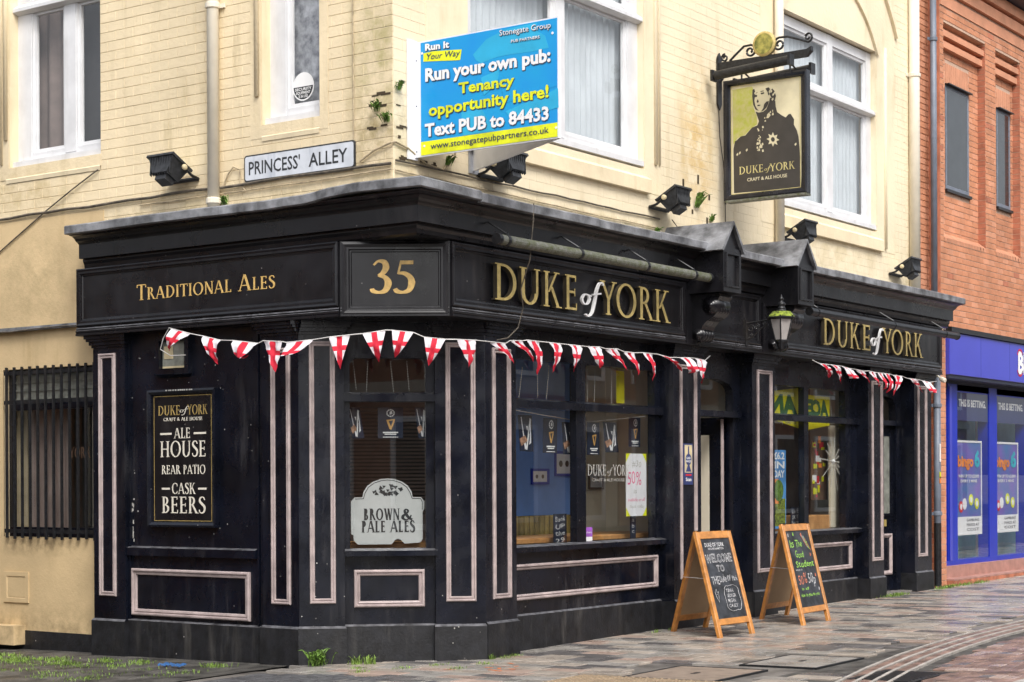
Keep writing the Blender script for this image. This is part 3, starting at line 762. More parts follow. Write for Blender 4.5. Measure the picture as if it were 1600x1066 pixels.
# carriageway pavers and pale strips
b = MB()
RB = ['roadbrick', 'pv_c', 'pv_d']
x = -1.0
while x < 18:
    y = -3.35 - rng.random() * .1
    while y > -7.2:
        if y < kerb_y(x) - 0.52 and not (-0.15 < x < 0.62 and -4.12 < y < -3.6):
            ground_box(b, x, x + .194, y - .093, y, -0.03, rng.uniform(-0.003, .001), rng.choices([0, 1, 2], [10, 2, 1])[0], .004)
        y -= .1
    x += .2
tag(b.build('road_pavers', RB, road), kind='stuff')
for k, off in enumerate((0.0, -0.13, -0.26, -0.39)):
    b = MB(); x = -1.2 + .2 * k
    while x < 24:
        x1 = x + .3
        yy0, yy1 = kerb_y(x) + off, kerb_y(x1) + off
        w = 0.03
        b.mesh([(x, yy0 - w, gz(x, yy0) - .03), (x1 - .008, yy1 - w, gz(x1, yy1) - .03), (x1 - .008, yy1, gz(x1, yy1) - .03), (x, yy0, gz(x, yy0) - .03), (x, yy0 - w, gz(x, yy0) + .006), (x1 - .008, yy1 - w, gz(x1, yy1) + .006), (x1 - .008, yy1, gz(x1, yy1) + .006), (x, yy0, gz(x, yy0) + .006)], [(4, 5, 6, 7), (0, 1, 5, 4), (2, 3, 7, 6), (1, 2, 6, 5), (3, 0, 4, 7)])
        if k < 3:
            b.mesh([(x, yy0 - .125, gz(x, yy0) - .002), (x1, yy1 - .125, gz(x1, yy1) - .002), (x1, yy1 - w - .006, gz(x1, yy1) - .002), (x, yy0 - w - .006, gz(x, yy0) - .002)], [(0, 1, 2, 3)], 1)
        x = x1
    tag(b.build('kerb_strip', ['palestrip', 'roadbrick'], road), kind='stuff')
b = MB(); x = -1
while x < 14:
    ground_box(b, x, x + .59, -5.05, -4.8, -.03, .004, 0, .004); x += .6
tag(b.build('granite_channel', 'palestrip', road), kind='stuff')
t = thing('drain_grate', (0.24, -3.86, gz(.24, -3.86)), 'dark iron drain grate in the road edge by the pale kerb strips', 'drain')
b = MB(); ground_box(b, -0.12, .60, -4.1, -3.62, -.04, -.012); b.build('pit', 'ink', t)
b = MB()
for i in range(10): ground_box(b, -0.11 + i * .072, -0.11 + i * .072 + .038, -4.08, -3.64, -.02, .002, 0, .002)
b.build('grating', 'iron', t)
b = MB()
for q in ((-.14, .62, -4.13, -4.09), (-.14, .62, -3.63, -3.59)): ground_box(b, *q, -.02, .003, 0, .002)
b.build_each('frame', 'iron', t)
# setts at the alley mouth
b = MB(); k = 0; y = 1.05
sm = [tile_mesh('sett', .10, .19, 'setts', 0.004), tile_mesh('sett', .096, .185, 'setts', 0.007)]
while y > -1.2:
    x = -1.62 - (0.05 if k % 2 else 0) - max(0, (y - 0.4)) * .4
    while x > -3.4:
        o = link('sett', sm[rng.randrange(2)], (x, y, gz(x, y) - .006), alley); o.rotation_mode = 'QUATERNION'; o.rotation_quaternion = tq @ Matrix.Rotation(R(90 + rng.uniform(-2, 2)), 3, 'Z').to_quaternion()
        x -= .203
    y -= .115; k += 1
# orange survey paint, blue litter and brick chip
b = MB()
for i in range(16):
    cx, cy = -0.72 + rng.uniform(-.30, .5), -0.42 + rng.uniform(-.4, .22); l = rng.uniform(.05, .14); a = rng.uniform(0, 3.1)
    dx, dy = math.cos(a) * l / 2, math.sin(a) * l / 2; w = .014
    b.face([(cx - dx - dy * .15, cy - dy + dx * .15, gz(cx, cy) + .0035 + i * .0001), (cx + dx - dy * .15, cy + dy + dx * .15, gz(cx, cy) + .0035 + i * .0001), (cx + dx + dy * .15 + w, cy + dy - w, gz(cx, cy) + .0035 + i * .0001), (cx - dx + w, cy - dy - w, gz(cx, cy) + .0035 + i * .0001)])
tag(b.build('survey_marks', 'orangemark', pave), kind='stuff')
b = MB()
for i in range(22):
    cx, cy = -1.70 + rng.uniform(-.07, .07), 2.25 + rng.uniform(-.15, .15); s_ = rng.uniform(.012, .03)
    zz = gz(cx, cy) + .01
    b.face([(cx - s_, cy - s_, zz), (cx + s_, cy - s_ * .4, zz + .012), (cx + s_ * .6, cy + s_, zz + .02), (cx - s_ * .7, cy + s_ * .5, zz + .008)])
tag(b.build('litter_scrap', 'bluemark'), 'crumpled scrap of blue plastic lying in the grass beside the alley wall', 'litter')

# ================================================================== PUB BUILDING
pub = thing('pub_building', (0, 0, 0), 'cream painted brick corner pub with a black panelled ground floor front', 'building')
XE = 10.5
# --- upstairs openings (frame units)
H_ST = [(0.10, 3.22, 4.90, 7.30), (6.42, 9.19, 4.90, 7.30)]
H_AL = [(-5.36, -3.97, 4.86, 7.2), (-1.815, -1.10, 4.88, 7.2), (-10.2, -8.8, 4.86, 7.2)]
b = MB()
wall_holes(b, ST, -0.974, XE, 4.02, 9.6, H_ST, -0.60, -0.256)
upw = b.build('street_wall', 'mortar2', pub)
b = MB()
wall_holes(b, AL, -16.0, -0.60, 4.02, 9.6, H_AL, 0.63, 0.974)
wall_holes(b, AL, -16.0, -4.02, -0.3, 4.02, [(-5.46, -4.04, 1.06, 2.78)], 0.63, 0.98)
alw = b.build('alley_wall', ['mortar'], pub)
b = MB(); wall_holes(b, AL, -16.0, -3.93, 0.105, 4.30, [(-5.46, -4.04, 1.06, 2.78)], 0.975, 0.987)
b.build('render_coat', 'ochre', pub)
b = MB(); b.box(AL, -16, -3.92, .975, .993, -.4, .105); b.build('dark_base_band', 'plinth', pub)
# smooth surrounds to keep bricks off the openings
HS_ST = [(h[0] - 0.62 if i == 0 else h[0] - .55, h[1] + (.34 if i == 0 else .60), 4.66, 9.6) for i, h in enumerate(H_ST)]
HS_AL = [(-5.50, -3.97, 4.74, 9.6), (-1.95, -1.00, 4.76, 9.6), (-10.3, -8.7, 4.7, 9.6)]
n1 = brickwork(alw, AL, -8.0, -0.262, 4.315, 7.0, HS_AL, ['cream'], 0.974, bl=0.240, bh=0.0905, gap=0.0055, vgap=0.003, proud=0.0035, indiv=300)
n1 = brickwork(alw, AL, -4.0, -0.262, 4.03, 4.31, HS_AL, ['cream'], 0.974, bl=0.240, bh=0.0905, gap=0.0055, vgap=0.003, proud=0.0035, indiv=0)
n2 = brickwork(upw, ST, -0.97, XE, 4.12, 8.3, HS_ST, ['cream2'], -0.256, bl=0.240, bh=0.091, gap=0.005, vgap=0.0015, proud=0.0018, indiv=120)
for h, hs in zip(H_ST, HS_ST):
    b = MB(); wall_holes(b, ST, hs[0], hs[1], 4.66, 8.9, [h], -0.257, -0.2495); b.build('window_surround', 'cream2', pub)
for h, hs in zip(H_AL, HS_AL):
    b = MB(); wall_holes(b, AL, hs[0], hs[1], hs[2], 8.9, [h], 0.973, 0.980); b.build('window_surround', 'cream', pub)
# reveals
for F, hs, nf, mt in ((ST, H_ST, -0.257, 'cream2'), (AL, H_AL, 0.973, 'cream')):
    b = MB()
    for h in hs:
        for uu in (h[0], h[1]):
            sgn = 1 if uu == h[0] else -1
            b.box(F, min(uu, uu + sgn * .008), max(uu, uu + sgn * .008), nf - .17, nf - .0005, h[2], h[3])
    b.build_each('reveal', mt, pub)
# roll mouldings beside the windows, arches
def roll(F, u, z0, z1, nf, r, name='roll_moulding', mt='cream2'):
    b = MB(); b.tube([F(u, nf, z0), F(u, nf, z1)], r, 8); b.build(name, mt, pub, smooth=True)
roll(ST, 3.44, 4.98, 9.0, -.246, .028); roll(ST, 3.52, 4.98, 9.0, -.246, .016)
roll(ST, 9.46, 4.7, 7.4, -.246, .028); roll(AL, -1.86, 5.15, 8.5, .984, .026, mt='cream'); roll(AL, -5.40, 5.15, 8.5, .984, .026, mt='cream'); roll(AL, -5.47, 4.9, 8.5, .984, .014, mt='cream')
def arc(F, cu, zc, r0, r1, a0, a1, n0, n1_, mt, name, n=24):
    b = MB(); pts = []
    for i in range(n + 1):
        a = R(a0 + (a1 - a0) * i / n); pts.append((math.cos(a), math.sin(a)))
    for i in range(n):
        (c0, s0), (c1, s1) = pts[i], pts[i + 1]
        b.prism(F, [(cu + r0 * c0, zc + r0 * s0), (cu + r1 * c0, zc + r1 * s0), (cu + r1 * c1, zc + r1 * s1), (cu + r0 * c1, zc + r0 * s1)], n0, n1_, 0, False)
    b.build(name, mt, pub)
for cu in (7.79, 1.485):
    arc(ST, cu, 6.38, 1.64, 1.73, 32, 148, -.251, -.215, 'cream2', 'arch_moulding')
    arc(ST, cu, 6.38, 2.36, 2.42, 31, 149, -.251, -.205, 'cream2', 'hood_mould')
# yellow arched soffit ring between arch and tympanum
# --- stone sills
def sill(F, h, nf, mt, tail=.14):
    b = MB()
    z = h[2]
    u0, u1 = h[0] - .02, h[1] + .02
    b.mesh([F(h[0], nf - .12, z + .0), F(h[1], nf - .12, z + .0), F(u1, nf + .05, z - .13), F(u0, nf + .05, z - .13), F(u1, nf + .05, z - .27), F(u0, nf + .05, z - .27), F(u1, nf - .05, z - .27), F(u0, nf - .05, z - .27), F(u1, nf - .05, z - .05), F(u0, nf - .05, z - .05)], [(0, 1, 2, 3), (3, 2, 4, 5), (5, 4, 6, 7), (1, 8, 6, 4, 2), (0, 3, 5, 7, 9)])
    return b.build('stone_sill', mt, pub)
sill(ST, (0.10, 3.26, 4.92), -.25, 'sillc'); sill(ST, (6.40, 9.3, 4.92), -.25, 'sillc')
b = MB(); b.mesh([AL(-5.36, .86, 4.87), AL(-3.97, .86, 4.87), AL(-3.97, .99, 4.74), AL(-5.40, .99, 4.74), AL(-3.97, .985, 4.70), AL(-5.40, .985, 4.70)], [(0, 1, 2, 3), (3, 2, 4, 5)])
b.mesh([AL(-1.815, .86, 4.89), AL(-1.10, .86, 4.89), AL(-1.10, .99, 4.77), AL(-1.80, .99, 4.77), AL(-1.10, .985, 4.73), AL(-1.80, .985, 4.73)], [(0, 1, 2, 3), (3, 2, 4, 5)])
b.build_each('stone_sill', 'sillc', pub)
# --- upstairs windows
def pane(F, u0, u1, z0, z1, n, parent, mt='glass_up'):
    b = MB(); b.face([F(u0, n, z0), F(u1, n, z0), F(u1, n, z1), F(u0, n, z1)]); return b.build('pane', mt, parent)
def curtain(F, u0, u1, z0, z1, n, parent, mt='net', name='net_curtain', amp=.018, per=.13, seed=1):
    b = MB(); r = random.Random(seed); k = max(6, int((u1 - u0) / .022)); vs = []; ph = 0
    for i in range(k + 1):
        u = u0 + (u1 - u0) * i / k; ph += (2 * math.pi * (u1 - u0) / k / per) * r.uniform(.6, 1.4)
        d = amp * math.sin(ph)
        vs += [F(u, n + d, z0), F(u, n + d * .8, z1)]
    b.mesh(vs, [(2 * i, 2 * i + 2, 2 * i + 3, 2 * i + 1) for i in range(k)])
    return b.build(name, mt, parent, smooth=True)
PROF_SASH = [(0, 0), (0, .05), (.02, .05), (.026, .035), (.055, .03), (.06, .0)]
def up_window(F, h, nf, ztr, um, mull=.16, right=.13, left=.13, top=7.28, seed=3, cur='net', transom_out=.07):
    u0, u1, z0 = h[0], h[1], h[2]
    b = MB()
    n0, n1_ = nf - .06, nf
    b.box(F, u0 + .008, u0 + left, n0, n1_, z0, top); b.box(F, u1 - right, u1 - .008, n0, n1_, z0, top)
    b.box(F, um - mull / 2, um + mull / 2, n0, n1_ + .003, z0 + .09, top)
    b.box(F, u0 + left, u1 - right, n0, n1_ - .004, top - .12, top)
    b.box(F, u0 + left, u1 - right, n0, n1_ - .002, ztr - .03, ztr + .07)
    b.mesh([F(u0 + .01, n1_ + .004, ztr + .05), F(u1 - .01, n1_ + .004, ztr + .05), F(u1 - .01, n1_ + transom_out, ztr + .0), F(u0 + .01, n1_ + transom_out, ztr), F(u1 - .01, n1_ + transom_out, ztr - .035), F(u0 + .01, n1_ + transom_out, ztr - .035), F(u1 - .01, n1_ + .004, ztr - .06), F(u0 + .01, n1_ + .004, ztr - .06)], [(0, 1, 2, 3), (3, 2, 4, 5), (5, 4, 6, 7), (0, 3, 5, 7), (1, 6, 4, 2)])
    # bottom rail and wooden sill
    b.box(F, u0 + left, u1 - right, n0, n1_ - .006, z0 + .04, z0 + .12)
    b.box(F, u0 + .004, u1 - .004, n0, n1_ + .075, z0 + .0, z0 + .055)
    w = b.build('window', 'white', pub)
    zb, zt = z0 + .12, ztr - .03
    for a, c in ((u0 + left, um - mull / 2), (um + mull / 2, u1 - right)):
        s = MB(); s.rframe(F, a, c, zb, zt, nf - .055, PROF_SASH); s.build('sash', 'white', w)
        pane(F, a + .05, c - .05, zb + .05, zt - .05, nf - .045, w)
        s = MB(); s.rframe(F, a, c, ztr + .07, top - .12, nf - .055, [(0, 0), (0, .035), (.035, .03), (.04, 0)]); s.build('sash', 'white', w)
        pane(F, a + .03, c - .03, ztr + .10, top - .15, nf - .045, w)
    if cur: curtain(F, u0 + .06, u1 - .06, z0 + .05, top - .05, nf - .15, w, cur, amp=.03, per=.11, seed=seed)
    return w
w1 = up_window(ST, (0.10, 3.22, 4.93), -.33, 6.50, 1.73, .15, .20, seed=3)
w2 = up_window(ST, (6.42, 9.19, 4.93), -.33, 6.49, 7.93, .15, .15, seed=5)
w3 = up_window(AL, (-5.36, -3.97, 4.87), .86, 6.51, -4.545, .16, .08, .215, seed=6, cur=None)
w4 = up_window(AL, (-1.815, -1.10, 4.89), .86, 7.0, -1.06, .02, .06, .20, seed=7, cur=None)
curtain(AL, -5.3, -4.85, 4.9, 6.6, .66, w3, 'drape', 'drape', .03, .2, 12)
b = MB(); b.box(AL, -5.3, -4.02, .60, .61, 4.9, 6.6); b.build('blind', 'greydrape', w3)
b = MB(); b.box(AL, -1.75, -1.14, .70, .71, 4.9, 6.9); b.build('blind', 'lace', w4)
# circular security sticker on the small window pane
b = MB()
def disc(mb, F, cu, cz, r, n0, n1_, m=0, k=28, a0=0, a1=360, sx=1.0):
    pts = [(cu + r * sx * math.cos(R(a0 + (a1 - a0) * i / k)), cz + r * math.sin(R(a0 + (a1 - a0) * i / k))) for i in range(k if a1 - a0 == 360 else k + 1)]
    mb.prism(F, pts, n0, n1_, m)
disc(b, AL, -1.435, 5.215, .13, .822, .824); disc(b, AL, -1.435, 5.215, .117, .824, .8245, 1, a0=180, a1=360)
for i, s_ in enumerate(('SECURITY', 'EQUIPMENT', 'IS IN USE')): sans_text(b, AL, s_, -1.435 - (.10, .085, .055)[i], -1.435 + (.10, .085, .055)[i], 5.18 - i * .033, .024, .8255, 0, .02)
sticker = b.build('security_sticker', ['whitetext', 'ink'], w4)

# --- interior of the pub (what the windows show)
room = MB()
room.box(ST, -0.8, XE - .1, -4.3, -4.2, 0.1, 3.7, 0)
iw = room.build('back_wall', 'beige', pub)
b = MB(); b.box(ST, 1.2, 3.42, -1.36, -1.30, .12, 3.7); b.build('blue_wall', 'bluewall', iw)
b = MB(); b.box(ST, 3.421, 4.10, -1.36, -1.31, .12, 3.7); b.build('beige_wall', 'beige', iw)
b = MB(); b.box(ST, 1.2, 4.09, -1.299, -1.285, .12, 1.0); b.build('booth_dado', 'brownpanel', iw)
b = MB(); b.box(ST, -0.8, XE - .1, -4.19, -4.15, .15, 1.12); b.build('dado', 'brownpanel', iw)
b = MB(); b.plan([(.15, .3), (XE - .1, .3), (XE - .1, 4.2), (-.78, 4.2), (-.78, 1.35)], .02, .12); b.build('floor', 'darkfloor', pub)
b = MB(); b.plan([(-.75, 1.3), (.1, .3), (XE - .1, .3), (XE - .1, 2.3), (1.7, 2.3), (1.7, 4.2), (-.75, 4.2)], 3.72, 3.76); b.build('ceiling', 'ceiling', pub)
b = MB(); b.box(ST, XE - .1, XE, -4.2, -.3, 0, 3.9); b.build('partition', 'beige', pub)
b = MB(); b.box(ST, -.9, -.8, -4.2, -1.4, 0, 3.9); b.build('inner_alley_wall', 'beige', pub)
# back wall of dado behind the street windows
# upper storeys are an L shaped to daylight the bar through an added roof pane: the street range and the alley range
b = MB(); b.box(ST, 1.7, XE, -2.45, -2.3, 3.72, 9.6); b.box(ST, 1.7, 1.85, -16, -2.451, 3.72, 9.6); b.box(ST, -.6, XE, -16.15, -16.001, 0, 9.6); b.box(ST, XE - .15, XE - .02, -2.299, -.601, 3.77, 9.6)
b.box(ST, 1.851, XE, -4.45, -4.301, 0, 3.7); b.build('rear_wall', 'stone_far', pub)
b = MB(); b.box(ST, -.6, XE - .16, -2.299, -.601, 3.95, 4.0); b.box(ST, -.6, 1.699, -16, -2.3, 3.95, 4.0); b.build('upper_floor', 'darkfloor', pub)
b = MB()
b.mesh([(-1.1, .1, 9.6), (XE, .1, 9.6), (XE, 2.6, 9.6), (.4, 1.4, 10.9), (XE, 1.4, 10.9), (1.9, 2.6, 9.6)], [(0, 1, 4, 3), (5, 3, 4, 2), (1, 2, 4)])
b.mesh([(-1.1, .1, 9.6), (1.95, 2.6, 9.6), (1.95, 16.2, 9.6), (-1.1, 16.2, 9.6), (.4, 1.4, 10.9), (.4, 16.2, 10.9)], [(0, 4, 5, 3), (1, 2, 5, 4), (3, 5, 2)])
b.build('roof', 'rooftile', pub)
b = MB(); b.face([(1.86, 2.46, 3.9), (XE - .1, 2.46, 3.9), (XE - .1, 4.3, 3.78), (1.86, 4.3, 3.78)]); rl = b.build('added_rooflight', 'glass_up', pub)  # unseen glass roof, added to brighten the bar interior
b = MB()
for i in range(9): b.tube([(1.9 + i * 1.05, 2.46, 3.915), (1.9 + i * 1.05, 4.3, 3.795)], .025, 4)
b.build('added_glazing_bar', 'white', rl)['kind'] = 'stuff'

# --- ground floor black front
PR = [(0, 0), (0, .014), (.007, .021), (.016, .021), (.021, .007), (.027, .007), (.031, .014), (.041, .014), (.046, 0)]
def pilaster(F, u0, u1, zb, pl, mu0, mu1, mz0=.53, mz1=2.84, n=0.0, depth=.25, name='pilaster'):
    b = MB(); b.box(F, u0, u1, n - depth, n, zb, 3.045)
    p = b.build(name, 'black', pub)
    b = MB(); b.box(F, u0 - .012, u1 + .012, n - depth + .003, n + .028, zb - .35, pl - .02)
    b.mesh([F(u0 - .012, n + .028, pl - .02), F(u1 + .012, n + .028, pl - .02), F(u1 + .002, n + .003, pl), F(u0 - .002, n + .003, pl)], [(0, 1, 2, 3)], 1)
    b.build('plinth', ['plinth', 'dust_sheen'], p)
    b = MB()
    for dz, o in ((2.925, .012), (2.95, .03), (2.985, .05), (3.01, .065)): b.box(F, u0 - o, u1 + o, n - depth + .004, n + o, dz, dz + .0345)
    b.build('capital', 'black', p)
    if mu0 is not None:
        b = MB(); b.rframe(F, mu0, mu1, mz0, mz1, n, PR); b.build('moulding', 'pink', p)
    return p
pilaster(AL, -3.92, -3.475, -.06, .29, -3.835, -3.60, .51, 2.865, 1.134)
pilaster(AL, -1.675, -1.236, -.03, .315, -1.56, -1.33, .51, 2.81, 1.134, depth=.06)
pilaster(CH, 0.004, .412, -.02, .318, .10, .33, .52, 2.865, 0, depth=.12)
pilaster(CH, 1.226, 1.676, 0.0, .322, 1.32, 1.592, .525, 2.86, 0, depth=.12)
pilaster(ST, 0.004, .482, 0.0, .335, .105, .385, .535, 2.82, 0)
pilaster(ST, 3.365, 3.955, .03, .345, 3.50, 3.85, .555, 2.84, 0)
pilaster(ST, 5.145, 5.70, .045, .35, 5.255, 5.62, .545, 2.87, 0)
pilaster(ST, 8.32, 8.80, .075, .355, 8.42, 8.745, .555, 2.88, 0)
pilaster(ST, 9.82, 10.41, .09, .36, 9.93, 10.23, .555, 2.88, 0, depth=.30)
# corner fillets closing the cant
b = MB(); b.plan([(-1.134, 1.24), (-1.13, 1.235), (-.95, 1.1), (-.95, 1.3), (-1.05, 1.4)], -.2, 3.04); b.plan([(0, 0), (.004, 0), (.02, .13), (-.09, .13)], 0, 3.04); b.build('corner_fillet', 'black', pub)
# alley dado wall
b = MB(); b.box(AL, -3.475, -1.675, .85, 1.08, .30, 3.045)
dw = b.build('panelled_wall', 'black', pub)
b = MB(); b.box(AL, -3.474, -1.676, .86, 1.112, -.35, .285); b.mesh([AL(-3.474, 1.112, .285), AL(-1.676, 1.112, .285), AL(-1.676, 1.081, .30), AL(-3.474, 1.081, .30)], [(0, 1, 2, 3)], 1); b.build('plinth', ['plinth', 'dust_sheen'], dw)
b = MB(); b.box(AL, -3.47, -1.78, 1.075, 1.125, .91, .985); b.mesh([AL(-3.47, 1.125, .985), AL(-1.78, 1.125, .985), AL(-1.78, 1.081, 1.0), AL(-3.47, 1.081, 1.0)], [(0, 1, 2, 3)], 1); b.build('rail', ['black', 'dust_sheen'], dw)
b = MB(); b.rframe(AL, -3.43, -1.875, .335, .785, 1.08, [(0, 0), (0, .02), (.01, .032), (.022, .032), (.028, .012), (.034, .012), (.040, .02), (.056, .016), (.062, .0)]); b.build('moulding', 'pink', dw)
b = MB()
for u in (-1.77, -1.725): b.box(AL, u, u + .022, 1.08, 1.105, .30, 3.0)
b.box(AL, -3.47, -3.44, 1.08, 1.10, .30, 3.0); b.build('strip', 'black', dw)
# small lamp box (vent) recess on the alley wall
vt = MB(); vt.rframe(AL, -3.06, -2.62, 2.63, 3.0, 1.08, [(0, 0), (0, .05), (.05, .05), (.055, .0)]); vo = vt.build('vent_frame', 'black', dw)
b = MB(); b.box(AL, -3.005, -2.675, 1.081, 1.084, 2.69, 2.99); b.build('vent_pane', 'frost', vo)
b = MB(); b.box(AL, -3.0, -2.69, 1.085, 1.09, 2.692, 2.71); b.box(AL, -2.98, -2.86, 1.086, 1.089, 2.78, 2.90); b.build('yellowed_strip', 'tan', vo)
b = MB(); b.mesh([AL(-3.08, 1.135, 2.63), AL(-2.60, 1.135, 2.63), AL(-2.62, 1.08, 2.69), AL(-3.06, 1.08, 2.69), AL(-3.03, 1.08, 2.60), AL(-2.65, 1.08, 2.60)], [(0, 1, 2, 3), (0, 4, 5, 1)]); b.build('vent_sill', 'black', vo)

# generic shop window bay
def bay(F, u0, u1, n, zpl, sill_z, head, tr, mulls, fr=(.06, .1), sides=(.06, .1), panel=None, mt='glass', zb=0.0, soff=.34, blind=False):
    """frame plane n; below the sill a panelled stall riser"""
    b = MB()
    L, Rr = sides
    b.box(F, u0 + .002, u0 + L, n - .09, n, sill_z, 3.04)
    b.box(F, u1 - Rr, u1 - .002, n - .09, n, sill_z, 3.04)
    b.box(F, u0 + L, u1 - Rr, n - .09, n - .004, head, 3.04)
    for m0, m1 in mulls: b.box(F, m0, m1, n - .08, n - .002, sill_z, head)
    w = b.build('shop_window', 'black', pub)
    b = MB()
    b.box(F, u0 - .0, u1 + .0, n - .06, n + .045, tr[0], tr[1]); b.mesh([F(u0, n + .045, tr[1]), F(u1, n + .045, tr[1]), F(u1, n + .0, tr[1] + .02), F(u0, n, tr[1] + .02)], [(0, 1, 2, 3)])
    b.build('transom', 'black', w)
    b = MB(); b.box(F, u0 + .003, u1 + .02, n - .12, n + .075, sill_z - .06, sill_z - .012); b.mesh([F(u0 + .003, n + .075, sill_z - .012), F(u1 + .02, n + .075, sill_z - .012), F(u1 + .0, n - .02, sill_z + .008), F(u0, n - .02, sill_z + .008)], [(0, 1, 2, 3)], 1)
    b.build('sill', ['black', 'dust_sheen'], w)
    us = [u0 + L] + [x for m_ in mulls for x in m_] + [u1 - Rr]
    for i in range(0, len(us), 2):
        a, c = us[i], us[i + 1]
        pane(F, a, c, sill_z, tr[0] + .01, n - .07, w, mt)
        pane(F, a, c, tr[1] - .01, head, n - .07, w, mt)
        # rounded upper corners
        g = MB()
        for (cu, sx) in ((a, 1), (c, -1)):
            pts = [(cu, head)] + [(cu + sx * .07 * (1 - math.sin(R(t_))), head - .07 * (1 - math.cos(R(t_)))) for t_ in (90, 70, 50, 30, 10, 0)]
            pts = [(cu, head), (cu, head - .07)] + [(cu + sx * (.07 - .07 * math.cos(R(t_))), head - (.07 - .07 * math.sin(R(t_)))) for t_ in (15, 35, 55, 75)] + [(cu + sx * .07, head)]
            g.prism(F, pts, n - .06, n - .012)
        g.build('corner_bracket', 'black', w)
    # stall riser
    b = MB(); b.box(F, u0 + .002, u1 - .002, n - .16, n - .01, zpl, sill_z - .061); rz = b.build('stall_riser', 'black', pub)
    b = MB(); b.box(F, u0 + .003, u1 - .003, n - .2, n + .012, zb - .35, zpl - .012); b.mesh([F(u0, n + .012, zpl - .012), F(u1, n + .012, zpl - .012), F(u1, n - .009, zpl + .005), F(u0, n - .009, zpl + .005)], [(0, 1, 2, 3)], 1); b.build('plinth', ['plinth', 'dust_sheen'], rz)
    if panel:
        b = MB(); b.rframe(F, *panel, n - .01, [(0, 0), (0, .02), (.01, .03), (.021, .03), (.027, .011), (.033, .011), (.039, .02), (.05, .014), (.056, 0)]); b.build('moulding', 'pink', rz)
    return w
bw1 = bay(ST, .482, 3.365, -.16, .345, .995, 2.765, (2.30, 2.37), [(1.745, 1.915)], sides=(.15, .11), panel=(.60, 3.29, .48, .82), zb=0.01)
bw2 = bay(ST, 5.70, 8.32, -.16, .35, .99, 2.735, (2.315, 2.38), [(6.80, 6.92)], sides=(.15, .34), panel=(5.85, 8.14, .47, .82), zb=0.05)
bwc = bay(CH, .412, 1.226, -.06, .32, 1.0, 2.72, (2.327, 2.391), [], sides=(.05, .08), panel=(.495, 1.13, .478, .815), zb=0.04)
# doorways
def doorway(u0, u1, n, ztr, arch_u, arch_top, zf, name='entrance'):
    b = MB()
    b.box(ST, u0 + .002, arch_u[0], n - .1, n, zf, 3.04); b.box(ST, arch_u[1], u1 - .002, n - .1, n, zf, 3.04)
    # arched head
    a, c = arch_u; cx = (a + c) / 2; w = (c - a) / 2; rise = .16; k = 12
    zs = arch_top - rise
    top = [(cx + w * math.cos(math.pi * i / k), zs + rise * math.sin(math.pi * i / k) ** .8) for i in range(k + 1)]
    for i in range(k):
        p, q = top[i], top[i + 1]
        b.prism(ST, [q, p, (p[0], 3.04), (q[0], 3.04)], n - .1, n - .003)
    d = b.build('door_frame', 'black', pub)
    b = MB(); b.box(ST, a - .03, c + .13, n - .08, n + .04, ztr, ztr + .065); b.build('transom', 'black', d)
    pane(ST, a, c, ztr + .065, arch_top, n - .07, d)
    return d
d1 = doorway(3.955, 5.145, -.15, 2.315, (4.06, 4.97), 2.74, .06)
d2 = doorway(8.80, 9.82, -.20, 2.33, (8.98, 9.66), 2.72, .09)
# entrance 1: dark lobby with open leaf
b = MB(); b.box(ST, 4.96, 5.0, -1.6, -.26, .1, 2.32); b.build('lobby_wall', 'black', d1)
b = MB(); b.box(ST, 4.16, 5.4, -1.72, -1.6, .1, 3.6); lw = b.build('lobby_screen', 'black', pub)
b = MB(); b.box(ST, 4.10, 4.15, -1.72, -.26, .12, 3.7); b.box(ST, 5.25, 5.3, -1.59, -.26, .12, 3.7); b.build_each('lobby_side_wall', 'beige', pub)
b = MB(); b.box(ST, 4.86, 4.90, -.95, -.25, .12, 2.30); leaf = b.build('door_leaf', 'black', d1)
b = MB(); b.box(ST, 4.852, 4.859, -.62, -.40, 1.0, 2.12); b.build('door_pane', 'beige', leaf)
b = MB(); b.box(ST, 4.845, 4.90, -.245, -.235, .12, 2.30); b.build('worn_edge', 'pink', leaf)
b = MB(); b.box(ST, 4.15, 5.25, -1.6, -.26, 3.02, 3.06); b.build('lobby_ceiling', 'ceiling', pub)
b = MB(); b.box(ST, 3.96, 5.14, -.9, -.02, -.1, .075); b.box(ST, 8.80, 9.81, -.4, -.04, -.1, .11); b.build('doorstep', 'pv_a', pub)
# side door
b = MB(); b.box(ST, 8.98, 9.66, -.30, -.25, .115, 2.33); sd = b.build('side_door', 'black', pub)
b = MB(); b.rframe(ST, 9.08, 9.58, 1.12, 2.22, -.25, [(0, 0), (0, .015), (.03, .012), (.035, 0)]); b.build('glazing_frame', 'black', sd)
b = MB(); b.box(ST, 9.11, 9.55, -.25, -.246, 1.15, 2.19); b.build('pane', 'frost', sd)
b = MB(); b.box(ST, 9.16, 9.42, -.25, -.235, .98, 1.07); b.build('letterbox', 'brass', sd)
b = MB(); b.rframe(ST, 9.06, 9.60, .33, .88, -.25, [(0, 0), (0, .02), (.02, .03), (.04, .018), (.055, 0)]); b.build('moulding', 'pink', sd)

